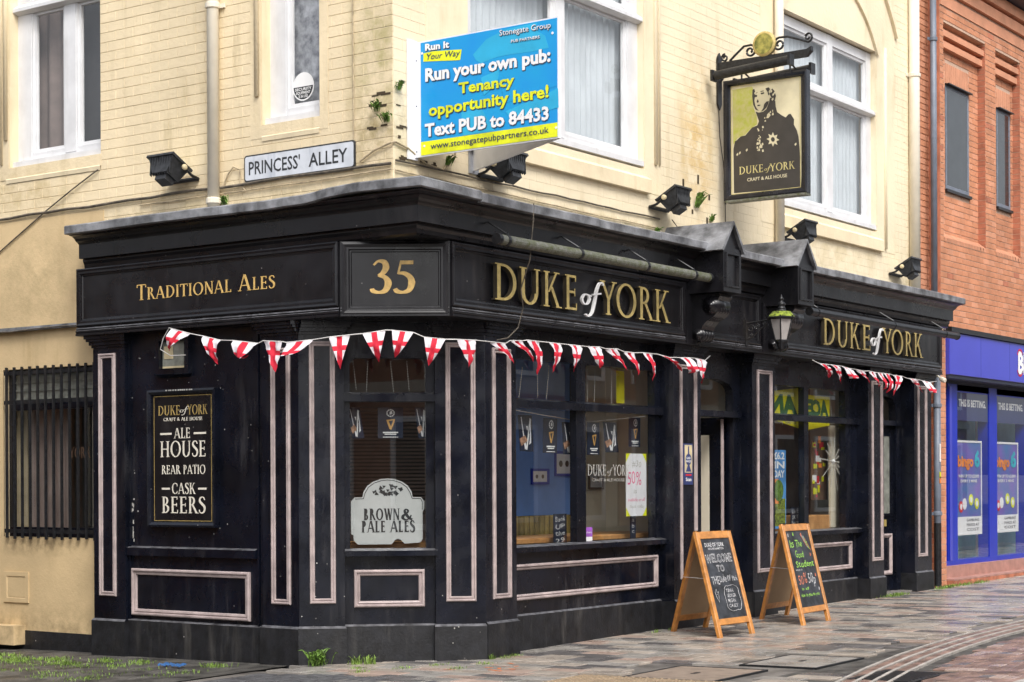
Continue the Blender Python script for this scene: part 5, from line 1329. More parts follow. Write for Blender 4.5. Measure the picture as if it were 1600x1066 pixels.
# ================================================================== LIGHTS AND PIPES
def floodlight(F, u, nf, z, label, yaw=0, moss=False):
    """uplighter: rim face tilted up and back to the wall; F local frame, nf wall surface"""
    t = thing('floodlight', F(u, nf, z - .1), label, 'floodlight', 'floodlights along the cornice')
    G0 = Frame(0, 0, F.u[0], F.u[1]); ca, sa = math.cos(yaw), math.sin(yaw)
    o = F(u, nf, z)
    def G(a, q, h):
        a2, q2 = a * ca - q * sa, a * sa + q * ca
        x, y, zz = G0(a2, q2, h); return (o[0] + x, o[1] + y, o[2] + zz)
    W = .165
    # tilted coordinates: rim plane goes from (q=.08,h=.0) by the wall to (q=.36,h=.17)
    e = Vector((.28, .16)).normalized(); nn = Vector((-e.y, e.x))
    def T(a, s_, d): return G(a, .08 + e.x * s_ + nn.x * d, .0 + e.y * s_ + nn.y * d)
    b = MB(); S = .26
    top = [T(-W, 0, 0), T(W, 0, 0), T(W, S, 0), T(-W, S, 0)]
    mid = [T(-W + .02, .02, -.05), T(W - .02, .02, -.05), T(W - .02, S - .03, -.05), T(-W + .02, S - .03, -.05)]
    bot = [T(-W + .07, .03, -.15), T(W - .07, .03, -.15), T(W - .07, .20, -.15), T(-W + .07, .20, -.15)]
    vs = top + mid + bot; fs = [(8, 9, 10, 11)]
    for k in range(4):
        k2 = (k + 1) % 4; fs += [(k, k2, 4 + k2, 4 + k), (4 + k, 4 + k2, 8 + k2, 8 + k)]
    b.mesh(vs, fs); b.build('housing', 'slateblue', t)
    b = MB()
    for a0, a1, s0, s1 in ((-W - .012, W + .012, -.012, .018), (-W - .012, W + .012, S - .018, S + .012), (-W - .012, -W + .018, .018, S - .018), (W - .018, W + .012, .018, S - .018)):
        b.mesh([T(a0, s0, -.012), T(a1, s0, -.012), T(a1, s1, -.012), T(a0, s1, -.012), T(a0, s0, .012), T(a1, s0, .012), T(a1, s1, .012), T(a0, s1, .012)], [(0, 1, 2, 3), (4, 5, 6, 7), (0, 1, 5, 4), (1, 2, 6, 5), (2, 3, 7, 6), (3, 0, 4, 7)])
    b.build('rim', 'slateblue', t)
    b = MB(); b.face([T(-W + .018, .018, .002), T(W - .018, .018, .002), T(W - .018, S - .018, .002), T(-W + .018, S - .018, .002)]); b.build('glass', 'lens', t)
    b = MB()
    for i in range(9):
        a = -W + .035 + i * (2 * W - .07) / 8
        b.mesh([T(a - .004, S - .005, -.01), T(a + .004, S - .005, -.01), T(a + .004, S - .085, -.155), T(a - .004, S - .085, -.155), T(a - .004, S - .04, -.04), T(a + .004, S - .04, -.04)], [(0, 1, 2, 3), (0, 4, 3), (1, 5, 2), (4, 5, 1, 0)])
        b.mesh([T(a - .004, S - .002, -.012), T(a - .004, S - .03, -.012), T(a - .004, S - .10, -.16), T(a - .004, S - .075, -.16), T(a + .004, S - .002, -.012), T(a + .004, S - .03, -.012), T(a + .004, S - .10, -.16), T(a + .004, S - .075, -.16)], [(0, 1, 2, 3), (4, 5, 6, 7), (0, 3, 7, 4), (0, 1, 5, 4), (2, 3, 7, 6)])
    b.build('fins', 'slateblue', t)
    b = MB(); pk = [T(-.07, .05, -.15), T(.07, .05, -.15), T(.07, .17, -.15), T(-.07, .17, -.15), T(-.07, .05, -.20), T(.07, .05, -.20), T(.07, .16, -.20), T(-.07, .16, -.20)]
    b.mesh(pk, [(4, 5, 6, 7), (0, 1, 5, 4), (1, 2, 6, 5), (2, 3, 7, 6), (3, 0, 4, 7)]); b.build('terminal_box', 'slateblue', t)
    b = MB()
    for s_ in (-1, 1): b.tube([G(s_ * (W + .022), .0, -.07), G(s_ * (W + .022), .09, -.05), T(s_ * (W + .022), .10, -.04)], .014, 6)
    b.tube([G(-W - .022, .012, -.07), G(W + .022, .012, -.07)], .022, 6); b.build('bracket', 'iron', t)
    b = MB()
    for s_ in (-1, 1):
        c = T(s_ * (W + .018), .10, -.04); b.lathe(c, [(.028, 0), (.028, .02), (.014, .028)], 10, ax=(Vector(G(s_, 0, 0)) - Vector(G(0, 0, 0))))
    b.build('knob', 'tan', t)
    return t
floodlight(AL, -2.80, .986, 4.54, 'black finned floodlight on the alley wall near the street name plate', 0)
floodlight(ST, .42, -.242, 4.50, 'black floodlight tucked under the blue letting board', 0)
floodlight(ST, 3.48, -.242, 4.58, 'black floodlight on the street wall between the letting board and the hanging sign', 0)
floodlight(ST, 6.55, -.242, 4.58, 'black floodlight peeping over the pediment block beside the wall lantern', 0)
floodlight(ST, 9.75, -.242, 4.45, 'black floodlight on the street wall nearest the orange brick building', 0)

def trough(x0, x1, q, z, label, mt, br):
    t = thing('trough_light', ST((x0 + x1) / 2, q, z), label, 'sign light', 'tube lights over the fascia lettering')
    b = MB(); b.tube([ST(x0, q, z), ST(x1, q, z)], .047, 16); b.build('casing', mt, t, smooth=False)
    b = MB(); b.lathe(ST(x0 - .012, q, z), [(.05, 0), (.053, .03), (.05, .05)], 16, ax=(1, 0, 0)); b.lathe(ST(x1 - .03, q, z), [(.05, 0), (.053, .03), (.05, .045)], 16, ax=(1, 0, 0)); b.build_each('end_cap', 'iron', t)
    for x in br:
        b = MB(); b.tube([ST(x - .06, .205, z + .16), ST(x - .05, .24, z + .17), ST(x, q, z + .06)], .009, 6); b.lathe(ST(x - .02, q, z), [(.052, 0), (.054, .02), (.052, .04)], 14, ax=(1, 0, 0)); b.tube([ST(x, q, z + .03), ST(x + .05, q - .02, z + .07)], .01, 6); b.build('bracket', 'iron', t)
trough(-.36, 3.44, .40, 3.725, 'long mossy tube light on brackets above the pub name next to the number 35', 'mosstube', (-.22, .95, 2.15, 3.1))
trough(5.81, 10.34, .40, 3.555, 'long clean dark tube light above the pub name beyond the wall lantern', 'iron', (6.0, 8.2, 9.9))
b = MB()
for i in range(5): pass
# lantern
ln = thing('wall_lantern', ST(4.775, .1, 3.2), 'black six-sided wall lantern with milky panes on a scrolled bracket beside the entrance', 'lantern')
LC = ST(4.775, .56, 0)
def hexr(r, z): return [(LC[0] + r * math.cos(R(60 * k + 22)), LC[1] + r * math.sin(R(60 * k + 22)), z) for k in range(6)]
lo, hi = hexr(.072, 3.145), hexr(.138, 3.385)
b = MB()
for k in range(6):
    b.tube([lo[k], hi[k]], .0075, 6); b.tube([lo[k], lo[(k + 1) % 6]], .009, 6); b.tube([hi[k], hi[(k + 1) % 6]], .011, 6)
    b.tube([hi[k], tuple(Vector(hi[k]) + (Vector(hi[k]) - Vector((LC[0], LC[1], 3.385))) * .12 + Vector((0, 0, .03)))], .008, 5)
b.build('cage', 'iron', ln)
for k in range(6):
    b = MB(); k2 = (k + 1) % 6; b.face([lo[k], lo[k2], hi[k2], hi[k]]); b.build('pane', 'lampglass', ln)
b = MB(); b.lathe((LC[0], LC[1], 3.385), [(.155, 0), (.158, .012), (.12, .035), (.085, .07), (.055, .09), (.045, .105)], 6 * 4); b.build('hood', 'iron', ln)
b = MB(); b.lathe((LC[0], LC[1], 3.405), [(.149, -.001), (.122, .0335), (.098, .058)], 24); b.build('moss_patch', 'moss', ln)
b = MB(); b.lathe((LC[0], LC[1], 3.49), [(.045, 0), (.05, .012), (.036, .02), (.04, .04), (.05, .055), (.036, .075), (.018, .085), (.02, .10), (.03, .112), (.014, .13), (.004, .165)], 14); b.build('finial', 'iron', ln, smooth=True)
b = MB(); b.lathe((LC[0], LC[1], 3.03), [(.012, 0), (.045, .02), (.055, .05), (.06, .075), (.072, .09), (.078, .115)], 14)
for k in range(0, 6): b.tube([lo[k], tuple(Vector((LC[0], LC[1], 3.05)) + (Vector(lo[k]) - Vector((LC[0], LC[1], 3.145))) * .7)], .008, 5)
b.build('base', 'iron', ln)
b = MB(); b.box(ST, 4.75, 4.80, .10, .135, 3.10, 3.40); b.build('wall_plate', 'iron', ln)
BF = Frame(4.775, 0, 0, -1)
b = MB(); b.tube([BF(.12, 0, 3.355), BF(.44, 0, 3.385)], .012, 6); b.tube([BF(.12, 0, 3.17), BF(.20, 0, 3.20), BF(.30, 0, 3.29), BF(.40, 0, 3.33)], .009, 6)
spiral(b, BF, .185, 3.295, .045, 0, 1.3, 0, .007, 1); spiral(b, BF, .175, 3.215, .03, 1, 1.2, 0, .006, -1); spiral(b, BF, .27, 3.325, .03, 2, 1.2, 0, .006, 1); spiral(b, BF, .35, 3.35, .022, 0, 1.2, 0, .006, -1)
b.build('scroll_bracket', 'iron', ln)

# pipes
def pipe(name, label, F, u, nf, z0, z1, r, mt, collars=(), shoe=False):
    t = thing(name, F(u, nf, z0), label, 'drainpipe')
    b = MB(); b.tube([F(u, nf, z0), F(u, nf, z1)], r, 16); b.build('pipe', mt, t, smooth=True)
    for z in collars:
        b = MB(); b.lathe(F(u, nf, z), [(r + .004, 0), (r + .014, .008), (r + .014, .05), (r + .004, .06)], 16); b.box(F, u - r - .05, u + r + .05, nf - r - .005, nf - r + .012, z + .01, z + .05); b.build('collar', mt, t)
    return t
pipe('drainpipe', 'cream painted drainpipe between the alley floodlight and the street name plate', AL, -2.36, 1.045, 4.17, 9.4, .056, 'pipe_cream', (4.20, 6.02))
pipe('drainpipe', 'thick cream pipe down the street wall behind the hanging sign', ST, 6.22, -.18, 4.17, 9.4, .055, 'pipe_cream', (4.25,))
pipe('drainpipe', 'cream painted downpipe with a collar where the pub meets the orange brick building', ST, 10.30, -.18, 4.17, 9.4, .075, 'pipe_cream', (7.15,))
pipe('drainpipe', 'blue-grey downpipe against the orange brick next door, above the cornice', ST, 10.84, -.12, 4.0, 9.0, .045, 'pipe_grey', (7.75,))
t = pipe('drainpipe', 'grey downpipe with torn stickers between the pub and the brick pier', ST, 10.62, .0, .12, 3.05, .05, 'pipe_grey', (1.1, 2.6))
b = MB(); b.tube([ST(10.62, .0, .12), ST(10.62, .0, 1.0)], .0515, 16); b.build('black_lower_length', 'iron', t)
b = MB()
for z, m_ in ((1.85, 0), (1.62, 1), (1.55, 2)): b.box(ST, 10.585, 10.62, .045, .0525, z, z + (.25 if m_ == 0 else .09), m_)
b.build('sticker', ['whitetext', 'lime', 'orange'], t)
# cables
def cable(label, pts, r=.008, mt='cable', name='cable'):
    b = MB(); b.tube(pts, r, 6); return tag(b.build(name, mt), label, 'cable')
def wavy(F, u0, u1, n, z0, z1, k, amp, seed):
    r = random.Random(seed); return [F(u0 + (u1 - u0) * i / k, n, z0 + (z1 - z0) * i / k + r.uniform(-amp, amp)) for i in range(k + 1)]
cable('bundle of weathered cables running along the alley wall to the corner', wavy(AL, -8, -.27, 1.0, 4.33, 4.372, 26, .008, 1), .014)
cable('thin cream painted cable below the dark bundle on the alley wall', wavy(AL, -3.4, -.27, .996, 4.29, 4.31, 16, .006, 2), .007, 'cable_cream')
cable('cable slanting down the alley wall below the left upstairs window', [AL(-3.99, 1.0, 4.70), AL(-4.35, 1.0, 4.55), AL(-4.75, 1.0, 4.37), AL(-5.6, 1.0, 3.95), AL(-6.5, 1.0, 3.5)], .007)
cable('looped cable between the drainpipe and the street name plate', [AL(-2.30, .997, 4.34), AL(-2.22, .997, 4.47), AL(-2.15, .997, 4.535), AL(-2.07, .997, 4.50), AL(-2.065, .997, 4.36), AL(-2.0, .997, 4.30)], .007, 'cable_cream')
cable('dark cable clipped along the street wall above the cornice', wavy(ST, -.97, 3.5, -.236, 4.395, 4.405, 18, .007, 3), .009)
cable('second dark cable low along the street wall above the cornice', wavy(ST, -.97, 3.5, -.238, 4.31, 4.30, 18, .006, 4), .007, 'cable_cream')
cable('sagging painted cable at the corner under the letting board', [AL(-.62, .999, 4.42), AL(-.45, .999, 4.50), AL(-.26, 1.0, 4.545), ST(-.97, -.236, 4.55), ST(-.8, -.236, 4.52), ST(-.55, -.236, 4.42), ST(-.3, -.236, 4.40), ST(-.12, -.236, 4.55), ST(-.1, -.236, 4.75)], .009, 'cable_cream')
cable('loose flex hanging down over the pub name next to the number 35', [ST(.25, .37, 4.11), ST(.235, .375, 3.95), ST(.20, .36, 3.6), ST(.23, .24, 3.35), ST(.29, .22, 3.18), ST(.24, .20, 3.0), ST(.12, .17, 2.90), ST(-.05, .17, 2.87)], .006, 'cable')
cable('thin wire trailing from a floodlight down to the pediment block', [ST(3.7, -.2, 4.42), ST(3.8, -.15, 4.30), ST(3.84, .0, 4.18)], .005)
cable('wire draped from the bottom of the hanging sign bracket down the wall', [ST(4.83, -.24, 5.80), ST(4.85, -.24, 5.5), ST(4.93, -.24, 5.2), ST(4.97, -.24, 4.9), ST(4.98, -.24, 4.3)], .006)
cable('straight wire down the alley wall near the corner', [AL(-.70, .996, 7), AL(-.69, .996, 4.62)], .006, 'cable_cream')
cable('wire along the string ledge over the barred alley window', wavy(AL, -8, -4.1, 1.05, 3.15, 3.18, 10, .012, 9), .006)
b = MB(); b.lathe(ST(10.34, .17, 2.985), [(.03, 0), (.035, .02), (.035, .09), (.02, .11)], 12, ax=(-.5, -.7, -.3)); b.tube([ST(10.36, .1, 3.04), ST(10.36, .15, 3.0)], .012, 6)
tag(b.build('security_camera', 'pipe_cream'), 'small cream security camera under the fascia end by the grey downpipe', 'camera')
# brown and pale ales sign
als = thing('window_sign', CH(.81, -.13, 1.03), 'frosted arched sign reading brown and pale ales in the corner window', 'sign')
def cz(x, y): return (.457 + (x - 100) / 1003 * 160 / 112.4 * .62 - .0, 0)
def cp(x, y):  # crop pixels (530..690 x 700..870 at 6.27) -> cant plane
    pxx = 530 + x / 6.27; pyy = 700 + y / 6.27
    return (.467 + (pxx - 549) * (.665 / 113.), 1.013 + (856 - pyy) * (1.0 / 168.5))
b = MB()
out = [(160, 500), (235, 500)] + [(478 - 240 * math.cos(R(t_)), 500 - 180 * math.sin(R(t_)) ** .9 if t_ % 180 else 500) for t_ in (15, 35, 55, 75, 90, 105, 125, 145, 165)] + [(720, 500), (800, 500), (832, 540), (832, 610), (815, 640), (815, 900), (790, 935), (640, 945), (600, 905), (575, 897), (545, 910), (515, 950), (190, 950), (150, 910), (148, 860), (125, 850), (125, 540)]
b.prism(CH, [cp(*p) for p in out][::-1], -.146, -.138); b.build('panel', 'ale', als)
b = MB()
inn = [(165, 515), (245, 513)] + [(478 - 225 * math.cos(R(t_)), 510 - 175 * math.sin(R(t_)) ** .9) for t_ in (15, 35, 55, 75, 90, 105, 125, 145, 165)] + [(715, 513), (795, 513), (812, 545), (812, 620)]
P_ = [cp(*p) for p in inn]
for i in range(len(P_) - 1):
    (x0, y0), (x1, y1) = P_[i], P_[i + 1]; l = math.hypot(x1 - x0, y1 - y0); dx, dy = -(y1 - y0) / l * .003, (x1 - x0) / l * .003
    b.prism(CH, [(x0 - dx, y0 - dy), (x1 - dx, y1 - dy), (x1 + dx, y1 + dy), (x0 + dx, y0 + dy)], -.138, -.1365)
r_ = random.Random(3)
for i in range(30):
    a = r_.uniform(20, 160); rr_ = r_.uniform(40, 165); x = 478 - rr_ * math.cos(R(a)); y = 500 - rr_ * .75 * math.sin(R(a)) ; s_ = r_.uniform(14, 30); th = r_.uniform(0, 6.28)
    pts = [cp(x + s_ * math.cos(th + k * 2.1), y + s_ * .9 * math.sin(th + k * 2.1)) for k in range(3)]
    b.prism(CH, pts, -.138, -.1366 + i * .00002)
x0, z0 = cp(245, 718); x1, _ = cp(590, 718)
TT, tt = .23, .11
serif_text(b, CH, 'BROWN', x0, x1, z0, z0 + .105, -.138, -.1365); x0, _ = cp(612, 718); x1, _ = cp(722, 718); serif_text(b, CH, '&', x0, x1, z0, z0 + .10, -.138, -.1365)
x0, z0 = cp(225, 835); x1, _ = cp(458, 835); serif_text(b, CH, 'PALE', x0, x1, z0, z0 + .105, -.138, -.1365); x0, _ = cp(500, 835); x1, _ = cp(740, 835); serif_text(b, CH, 'ALES', x0, x1, z0, z0 + .105, -.138, -.1365)
TT, tt = .135, .06
b.build('lettering', 'ink', als)
# ================================================================== BUNTING
m = bpy.data.materials.new('cross_flag_cloth'); m.use_nodes = True
nt = m.node_tree; bs = nt.nodes['Principled BSDF']; bs.inputs['Roughness'].default_value = .8
uvn = nt.nodes.new('ShaderNodeUVMap'); uvn.uv_map = 'UVMap'
sx = nt.nodes.new('ShaderNodeSeparateXYZ'); nt.links.new(uvn.outputs[0], sx.inputs[0])
def mnode(op, a, b_):
    q = nt.nodes.new('ShaderNodeMath'); q.operation = op
    for i, w in ((0, a), (1, b_)):
        if isinstance(w, (int, float)): q.inputs[i].default_value = w
        elif w is not None: nt.links.new(w, q.inputs[i])
    return q.outputs[0]
v1 = mnode('LESS_THAN', mnode('ABSOLUTE', mnode('SUBTRACT', sx.outputs[0], .5), None), .125)
v2 = mnode('LESS_THAN', mnode('ABSOLUTE', mnode('SUBTRACT', sx.outputs[1], .37), None), .075)
mxn = nt.nodes.new('ShaderNodeMix'); mxn.data_type = 'RGBA'
nt.links.new(mnode('MAXIMUM', v1, v2), mxn.inputs[0]); mxn.inputs[6].default_value = (.62, .59, .62, 1); mxn.inputs[7].default_value = (.55, .012, .035, 1)
nt.links.new(mxn.outputs[2], bs.inputs['Base Color']); M['flag'] = m
M['cord'] = nmat('white_cord', (.72, .70, .68), .7)
def flag(a, c, tip, parent, out, seed, label=None):
    """cloth pennant: top edge a-c, tip position; it bows and folds when the tip has blown up or sideways"""
    r = random.Random(seed)
    a, c, tip = Vector(a), Vector(c), Vector(tip); o = Vector(out).normalized()
    mid = (a + c) / 2; down = tip - mid; L = .285; short = max(0.0, 1 - down.length / L)
    N = 12; vs = []; uv = []; idx = {}
    width = (c - a)
    side = width.normalized()
    tw = r.uniform(-.9, .9) + (1.2 if short > .25 else 0)
    for j in range(N + 1):
        t = j / N
        # centre line: falls, bows out, and curls back up when shortened
        drop = down * t
        bow = o * (math.sin(math.pi * t) * (.025 + .17 * short)) + Vector((0, 0, -1)) * (math.sin(math.pi * t) * .16 * short)
        cen = mid + drop + bow + o * .012 * math.sin(5 * t + seed)
        hw = (1 - t) * .5
        ang = tw * t * t * 1.2
        sd = side * math.cos(ang) + o * math.sin(ang)
        k = max(1, N - j)
        for i in range(k + 1):
            f = i / k - .5 if j < N else 0
            p = cen + sd * width.length * f * 2 * hw
            if j == 0: p = a + (c - a) * (i / k)
            p = p + o * (.010 * math.sin(11 * f + 4 * t + seed) + .006 * math.sin(17 * t - 6 * f + 2 * seed)) * (1 if j else 0)
            idx[j, i] = len(vs); vs.append(tuple(p)); uv.append((.5 + f * (1 - t), t))
    b = MB(); fs = []
    for j in range(N):
        k = N - j
        for i in range(k):
            fs.append((idx[j, i], idx[j, i + 1], idx[j + 1, min(i, max(0, k - 1))]))
            if i < k - 1: fs.append((idx[j, i + 1], idx[j + 1, i + 1], idx[j + 1, i]))
    b.mesh(vs, fs); b.uv = uv
    b.build('flag', 'flag', parent, smooth=True)
def bunting(name_label, flags, pre, post, out_of, origin):
    t = thing('bunting', origin, name_label, 'bunting', 'strings of cross flag bunting under the fascia')
    pts = list(pre)
    for i, f in enumerate(flags): pts += [f[0], f[1]]
    pts += list(post)
    b = MB(); b.tube(pts, .0045, 5); b.build('cord', 'cord', t)
    for i, f in enumerate(flags): flag(*f, t, out_of(f), i)
    return t
ALF = [((-1.3, 2.66, 3.04), (-1.3, 2.41, 2.98), (-1.3, 2.71, 2.83)), ((-1.3, 2.25, 2.95), (-1.3, 2.02, 2.9), (-1.3, 2.07, 2.68)), ((-1.3, 1.87, 2.89), (-1.3, 1.56, 2.85), (-1.3, 1.67, 2.75)), ((-1.3, 1.5, 2.87), (-1.3, 1.27, 2.85), (-1.3, 1.34, 2.58)), ((-1.3, 1.22, 2.84), (-1.3, 0.9, 2.85), (-1.3, 1.16, 2.77))]
CHF = [((-1.32, 0.71, 2.86), (-1.21, 0.56, 2.88), (-1.26, 0.63, 2.58)), ((-1.14, 0.48, 2.89), (-1.02, 0.32, 2.92), (-1.05, 0.37, 2.64)), ((-0.98, 0.28, 2.92), (-0.87, 0.13, 2.9), (-0.97, 0.26, 2.68)), ((-0.81, 0.06, 2.86), (-0.7, -0.09, 2.84), (-0.79, 0.03, 2.61))]
STF = [((-0.63, -0.16, 2.84), (-0.36, -0.16, 2.85), (-0.48, -0.16, 2.59)), ((-0.14, -0.16, 2.85), (0.1, -0.16, 2.85), (0.2, -0.16, 2.67)), ((0.17, -0.16, 2.88), (0.37, -0.16, 2.89), (0.53, -0.16, 2.7)), ((0.43, -0.16, 2.9), (0.64, -0.16, 2.9), (0.62, -0.16, 2.59)), ((0.79, -0.16, 2.9), (0.99, -0.16, 2.9), (0.88, -0.16, 2.62)), ((1.12, -0.16, 2.9), (1.32, -0.16, 2.9), (1.21, -0.16, 2.64)), ((1.46, -0.16, 2.9), (1.67, -0.16, 2.91), (1.66, -0.16, 2.69)), ((1.78, -0.16, 2.9), (2.0, -0.16, 2.91), (2.16, -0.16, 2.69)), ((2.12, -0.16, 2.89), (2.33, -0.16, 2.89), (2.37, -0.16, 2.66)), ((2.48, -0.16, 2.9), (2.68, -0.16, 2.9), (2.69, -0.16, 2.62)), ((2.78, -0.16, 2.9), (3.02, -0.16, 2.88), (3.31, -0.16, 2.75)), ((3.22, -0.16, 2.89), (3.44, -0.16, 2.9), (3.42, -0.16, 2.74)), ((3.55, -0.16, 2.9), (3.77, -0.16, 2.89), (3.68, -0.16, 2.63))]
S2F = [((6.54, -0.16, 3.0), (6.75, -0.16, 3.0), (6.87, -0.16, 2.84)), ((6.86, -0.16, 3.0), (7.07, -0.16, 3.0), (7.2, -0.16, 2.77)), ((7.17, -0.16, 3.0), (7.42, -0.16, 2.98), (7.4, -0.16, 2.88)), ((7.59, -0.16, 2.98), (7.84, -0.16, 2.97), (7.99, -0.16, 2.82)), ((8.0, -0.16, 2.98), (8.19, -0.16, 2.97), (8.23, -0.16, 2.76)), ((8.25, -0.16, 2.97), (8.43, -0.16, 2.97), (8.39, -0.16, 2.75)), ((8.45, -0.16, 2.97), (8.63, -0.16, 2.97), (8.57, -0.16, 2.72)), ((8.73, -0.16, 2.96), (9.02, -0.16, 2.96), (8.77, -0.16, 2.69)), ((9.21, -0.16, 2.94), (9.47, -0.16, 2.94), (9.73, -0.16, 2.77)), ((9.70, -0.16, 2.93), (9.98, -0.16, 2.92), (9.90, -0.16, 2.80))]
def outn(f):
    d = (Vector(f[1]) - Vector(f[0])); return (d.y, -d.x, 0)
bunting('long bunting of red cross flags wrapping round the canted corner under the number 35', ALF + CHF + STF, [(-1.16, 2.62, 2.80), (-1.2, 2.78, 2.80), (-1.25, 2.86, 2.86), (-1.27, 2.80, 2.96), (-1.29, 2.70, 3.05)], [(3.95, -.12, 2.95)], outn, (-1.2, .5, 2.9))
bunting('shorter bunting of red cross flags between the wall lantern and the security camera', S2F, [(6.45, -.12, 3.04)], [(10.3, -.12, 2.95)], outn, (8.3, -.16, 2.9))

# ================================================================== A-BOARDS
def lean_frame(p0, p1, q0, q1):
    """map (s,t) -> along bottom p0->p1 and up to q0->q1"""
    p0, p1, q0, q1 = map(Vector, (p0, p1, q0, q1))
    nrm_ = (p1 - p0).cross(q0 - p0).normalized()
    def G(s, t, h=0):
        return tuple((p0 + (p1 - p0) * s) * (1 - t) + (q0 + (q1 - q0) * s) * t + nrm_ * h)
    return G
class LF:
    def __init__(s, G, W, H): s.G, s.W, s.H = G, W, H
    def __call__(s, u, n, z): return s.G(u / s.W, z / s.H, n)
def aboard(fl, fr, bl_, br_, h, label, writer, shift=0.0):
    fl, fr, bl_, br_ = map(Vector, (fl, fr, bl_, br_))
    base = (fl + fr + bl_ + br_) / 4
    tl = (fl + bl_) / 2 + Vector((0, 0, h)); tr_ = (fr + br_) / 2 + Vector((0, 0, h))
    tl.z = tr_.z = base.z + h
    f2b = (bl_ - fl).normalized() * .025
    t = thing('chalkboard', base, label, 'sandwich board', 'A-frame chalkboards on the pavement')
    for side in (0, 1):
        if side == 0: p0, p1, q0, q1 = fl, fr, tl - f2b, tr_ - f2b
        else: p0, p1, q0, q1 = br_, bl_, tr_ + f2b, tl + f2b
        W = (p1 - p0).length; H = (q0 - p0).length
        F = LF(lean_frame(p0, p1, q0, q1), W, H)
        lg = .055; th = .038
        for u in (0, W - lg):
            b = MB(); b.box(F, u, u + lg, -th, 0.0, 0.0, H, cham=.003); b.build('leg', 'pine', t)
        b = MB(); b.box(F, lg, W - lg, -th + .004, -.002, H - .085, H - .006, cham=.003); b.build('top_rail', 'pine', t)
        b = MB(); b.box(F, lg, W - lg, -th + .004, -.002, .135, .20, cham=.003); b.build('bottom_rail', 'pine', t)
        b = MB(); b.box(F, lg - .004, W - lg + .004, -.024, -.012, .195, H - .08); pn = b.build('chalk_panel' if side == 0 else 'back_panel', 'slate', t)
        b = MB(); b.box(F, lg - .004, W - lg + .004, -.028, -.0245, .195, H - .08); b.build('backing_sheet', 'hard', t)
        if side == 0: writer(F, W, H, pn)
    b = MB(); b.tube([tl * .55 + fl * .45, tl * .55 + bl_ * .45], .003, 5); b.build('stay', 'cord', t)
    b = MB()
    for p in (tl * .93 + tr_ * .07, tl * .07 + tr_ * .93):
        b.box(Frame(p.x, p.y, (tr_ - tl).x, (tr_ - tl).y), -.03, .03, -.03, .03, p.z - .004, p.z + .003)
    b.build('hinge', 'iron', t)
    return t
def hand(mb, F, s_, u0, u1, z, h, m, seed=0, n=-.0112, bold=.0, dz=0):
    r = random.Random(seed); x = u0; ws = []
    for c in s_:
        ws.append(.35 if c == ' ' else sans_mesh(c, bold)[2] + .12)
    k = (u1 - u0) / sum(ws)
    for c, w in zip(s_, ws):
        if c != ' ':
            j = r.uniform(-.08, .08) * h
            sans_text(mb, F, c, x, x + (w - .1) * k, z + j + dz * (x - u0) / (u1 - u0), h * r.uniform(.9, 1.12), n, m, bold, slant=r.uniform(-.05, .18))
        x += w * k
def outl(mb, F, s_, u0, u1, z, h, m, seed=0):
    """hollow chalk capitals: bold letters in chalk with a slate letter over them"""
    r = random.Random(seed); x = u0; ws = [.3 if c == ' ' else sans_mesh(c, .0)[2] + .12 for c in s_]; k = (u1 - u0) / sum(ws)
    for c, w in zip(s_, ws):
        if c != ' ':
            j = r.uniform(-.06, .06) * h
            sans_text(mb, F, c, x, x + (w - .06) * k, z + j, h, -.0113, m, .045)
            sans_text(mb, F, c, x + .05 * k, x + (w - .11) * k, z + j + h * .04, h * .93, -.0109, 3, -.002)
        x += w * k
def wr1(F, W, H, pn):
    b = MB(); a, c = .055, W - .055; w = c - a; T_ = H - .08; Hh = T_ - .195
    f = lambda y: T_ - y * Hh
    sans_text(b, F, 'DUKE OF YORK', a + .12 * w, a + .78 * w, f(.105), .042, -.011, 0, .03)
    sans_text(b, F, 'WOLVERHAMPTON', a + .2 * w, a + .74 * w, f(.145), .022, -.011, 0, .02)
    outl(b, F, 'WELCOME', a + .05 * w, a + .95 * w, f(.30), .085, 0, 1)
    outl(b, F, 'TO', a + .35 * w, a + .62 * w, f(.42), .065, 0, 2)
    hand(b, F, 'THE', a + .08 * w, a + .36 * w, f(.57), .085, 0, 3); hand(b, F, 'Duke', a + .36 * w, a + .60 * w, f(.55), .075, 0, 4); hand(b, F, 'Of York', a + .62 * w, a + .98 * w, f(.545), .06, 0, 5)
    for i, s_ in enumerate(('TINA', 'GEORGIA', 'MEGAN', 'CASEY')): hand(b, F, s_, a + .48 * w, a + (.74 + .05 * (i % 2)) * w, f(.68 + i * .062), .036, 0, 10 + i, bold=.01)
    pts = []; 
    for i in range(41):
        t_ = 2 * math.pi * i / 40; pts.append(F(a + w * (.66 + .25 * math.copysign(abs(math.cos(t_)) ** .5, math.cos(t_)) + .012 * math.sin(9 * t_)), -.010, f(.755 + .155 * math.copysign(abs(math.sin(t_)) ** .5, math.sin(t_)) + .006 * math.cos(11 * t_))))
    b.tube(pts, .0028, 4, 0)
    pts = [F(a + w * x, -.010, f(y)) for x, y in ((.10, .67), (.16, .63), (.16, .68), (.21, .66), (.20, .72), (.17, .79), (.12, .72), (.10, .67))]; b.tube(pts, .0025, 4, 0)
    hand(b, F, 'oo', a + .13 * w, a + .19 * w, f(.70), .015, 0, 31)
    b.build('chalk_writing', ['chalk', 'chalkg', 'chalkr', 'slate'], pn)
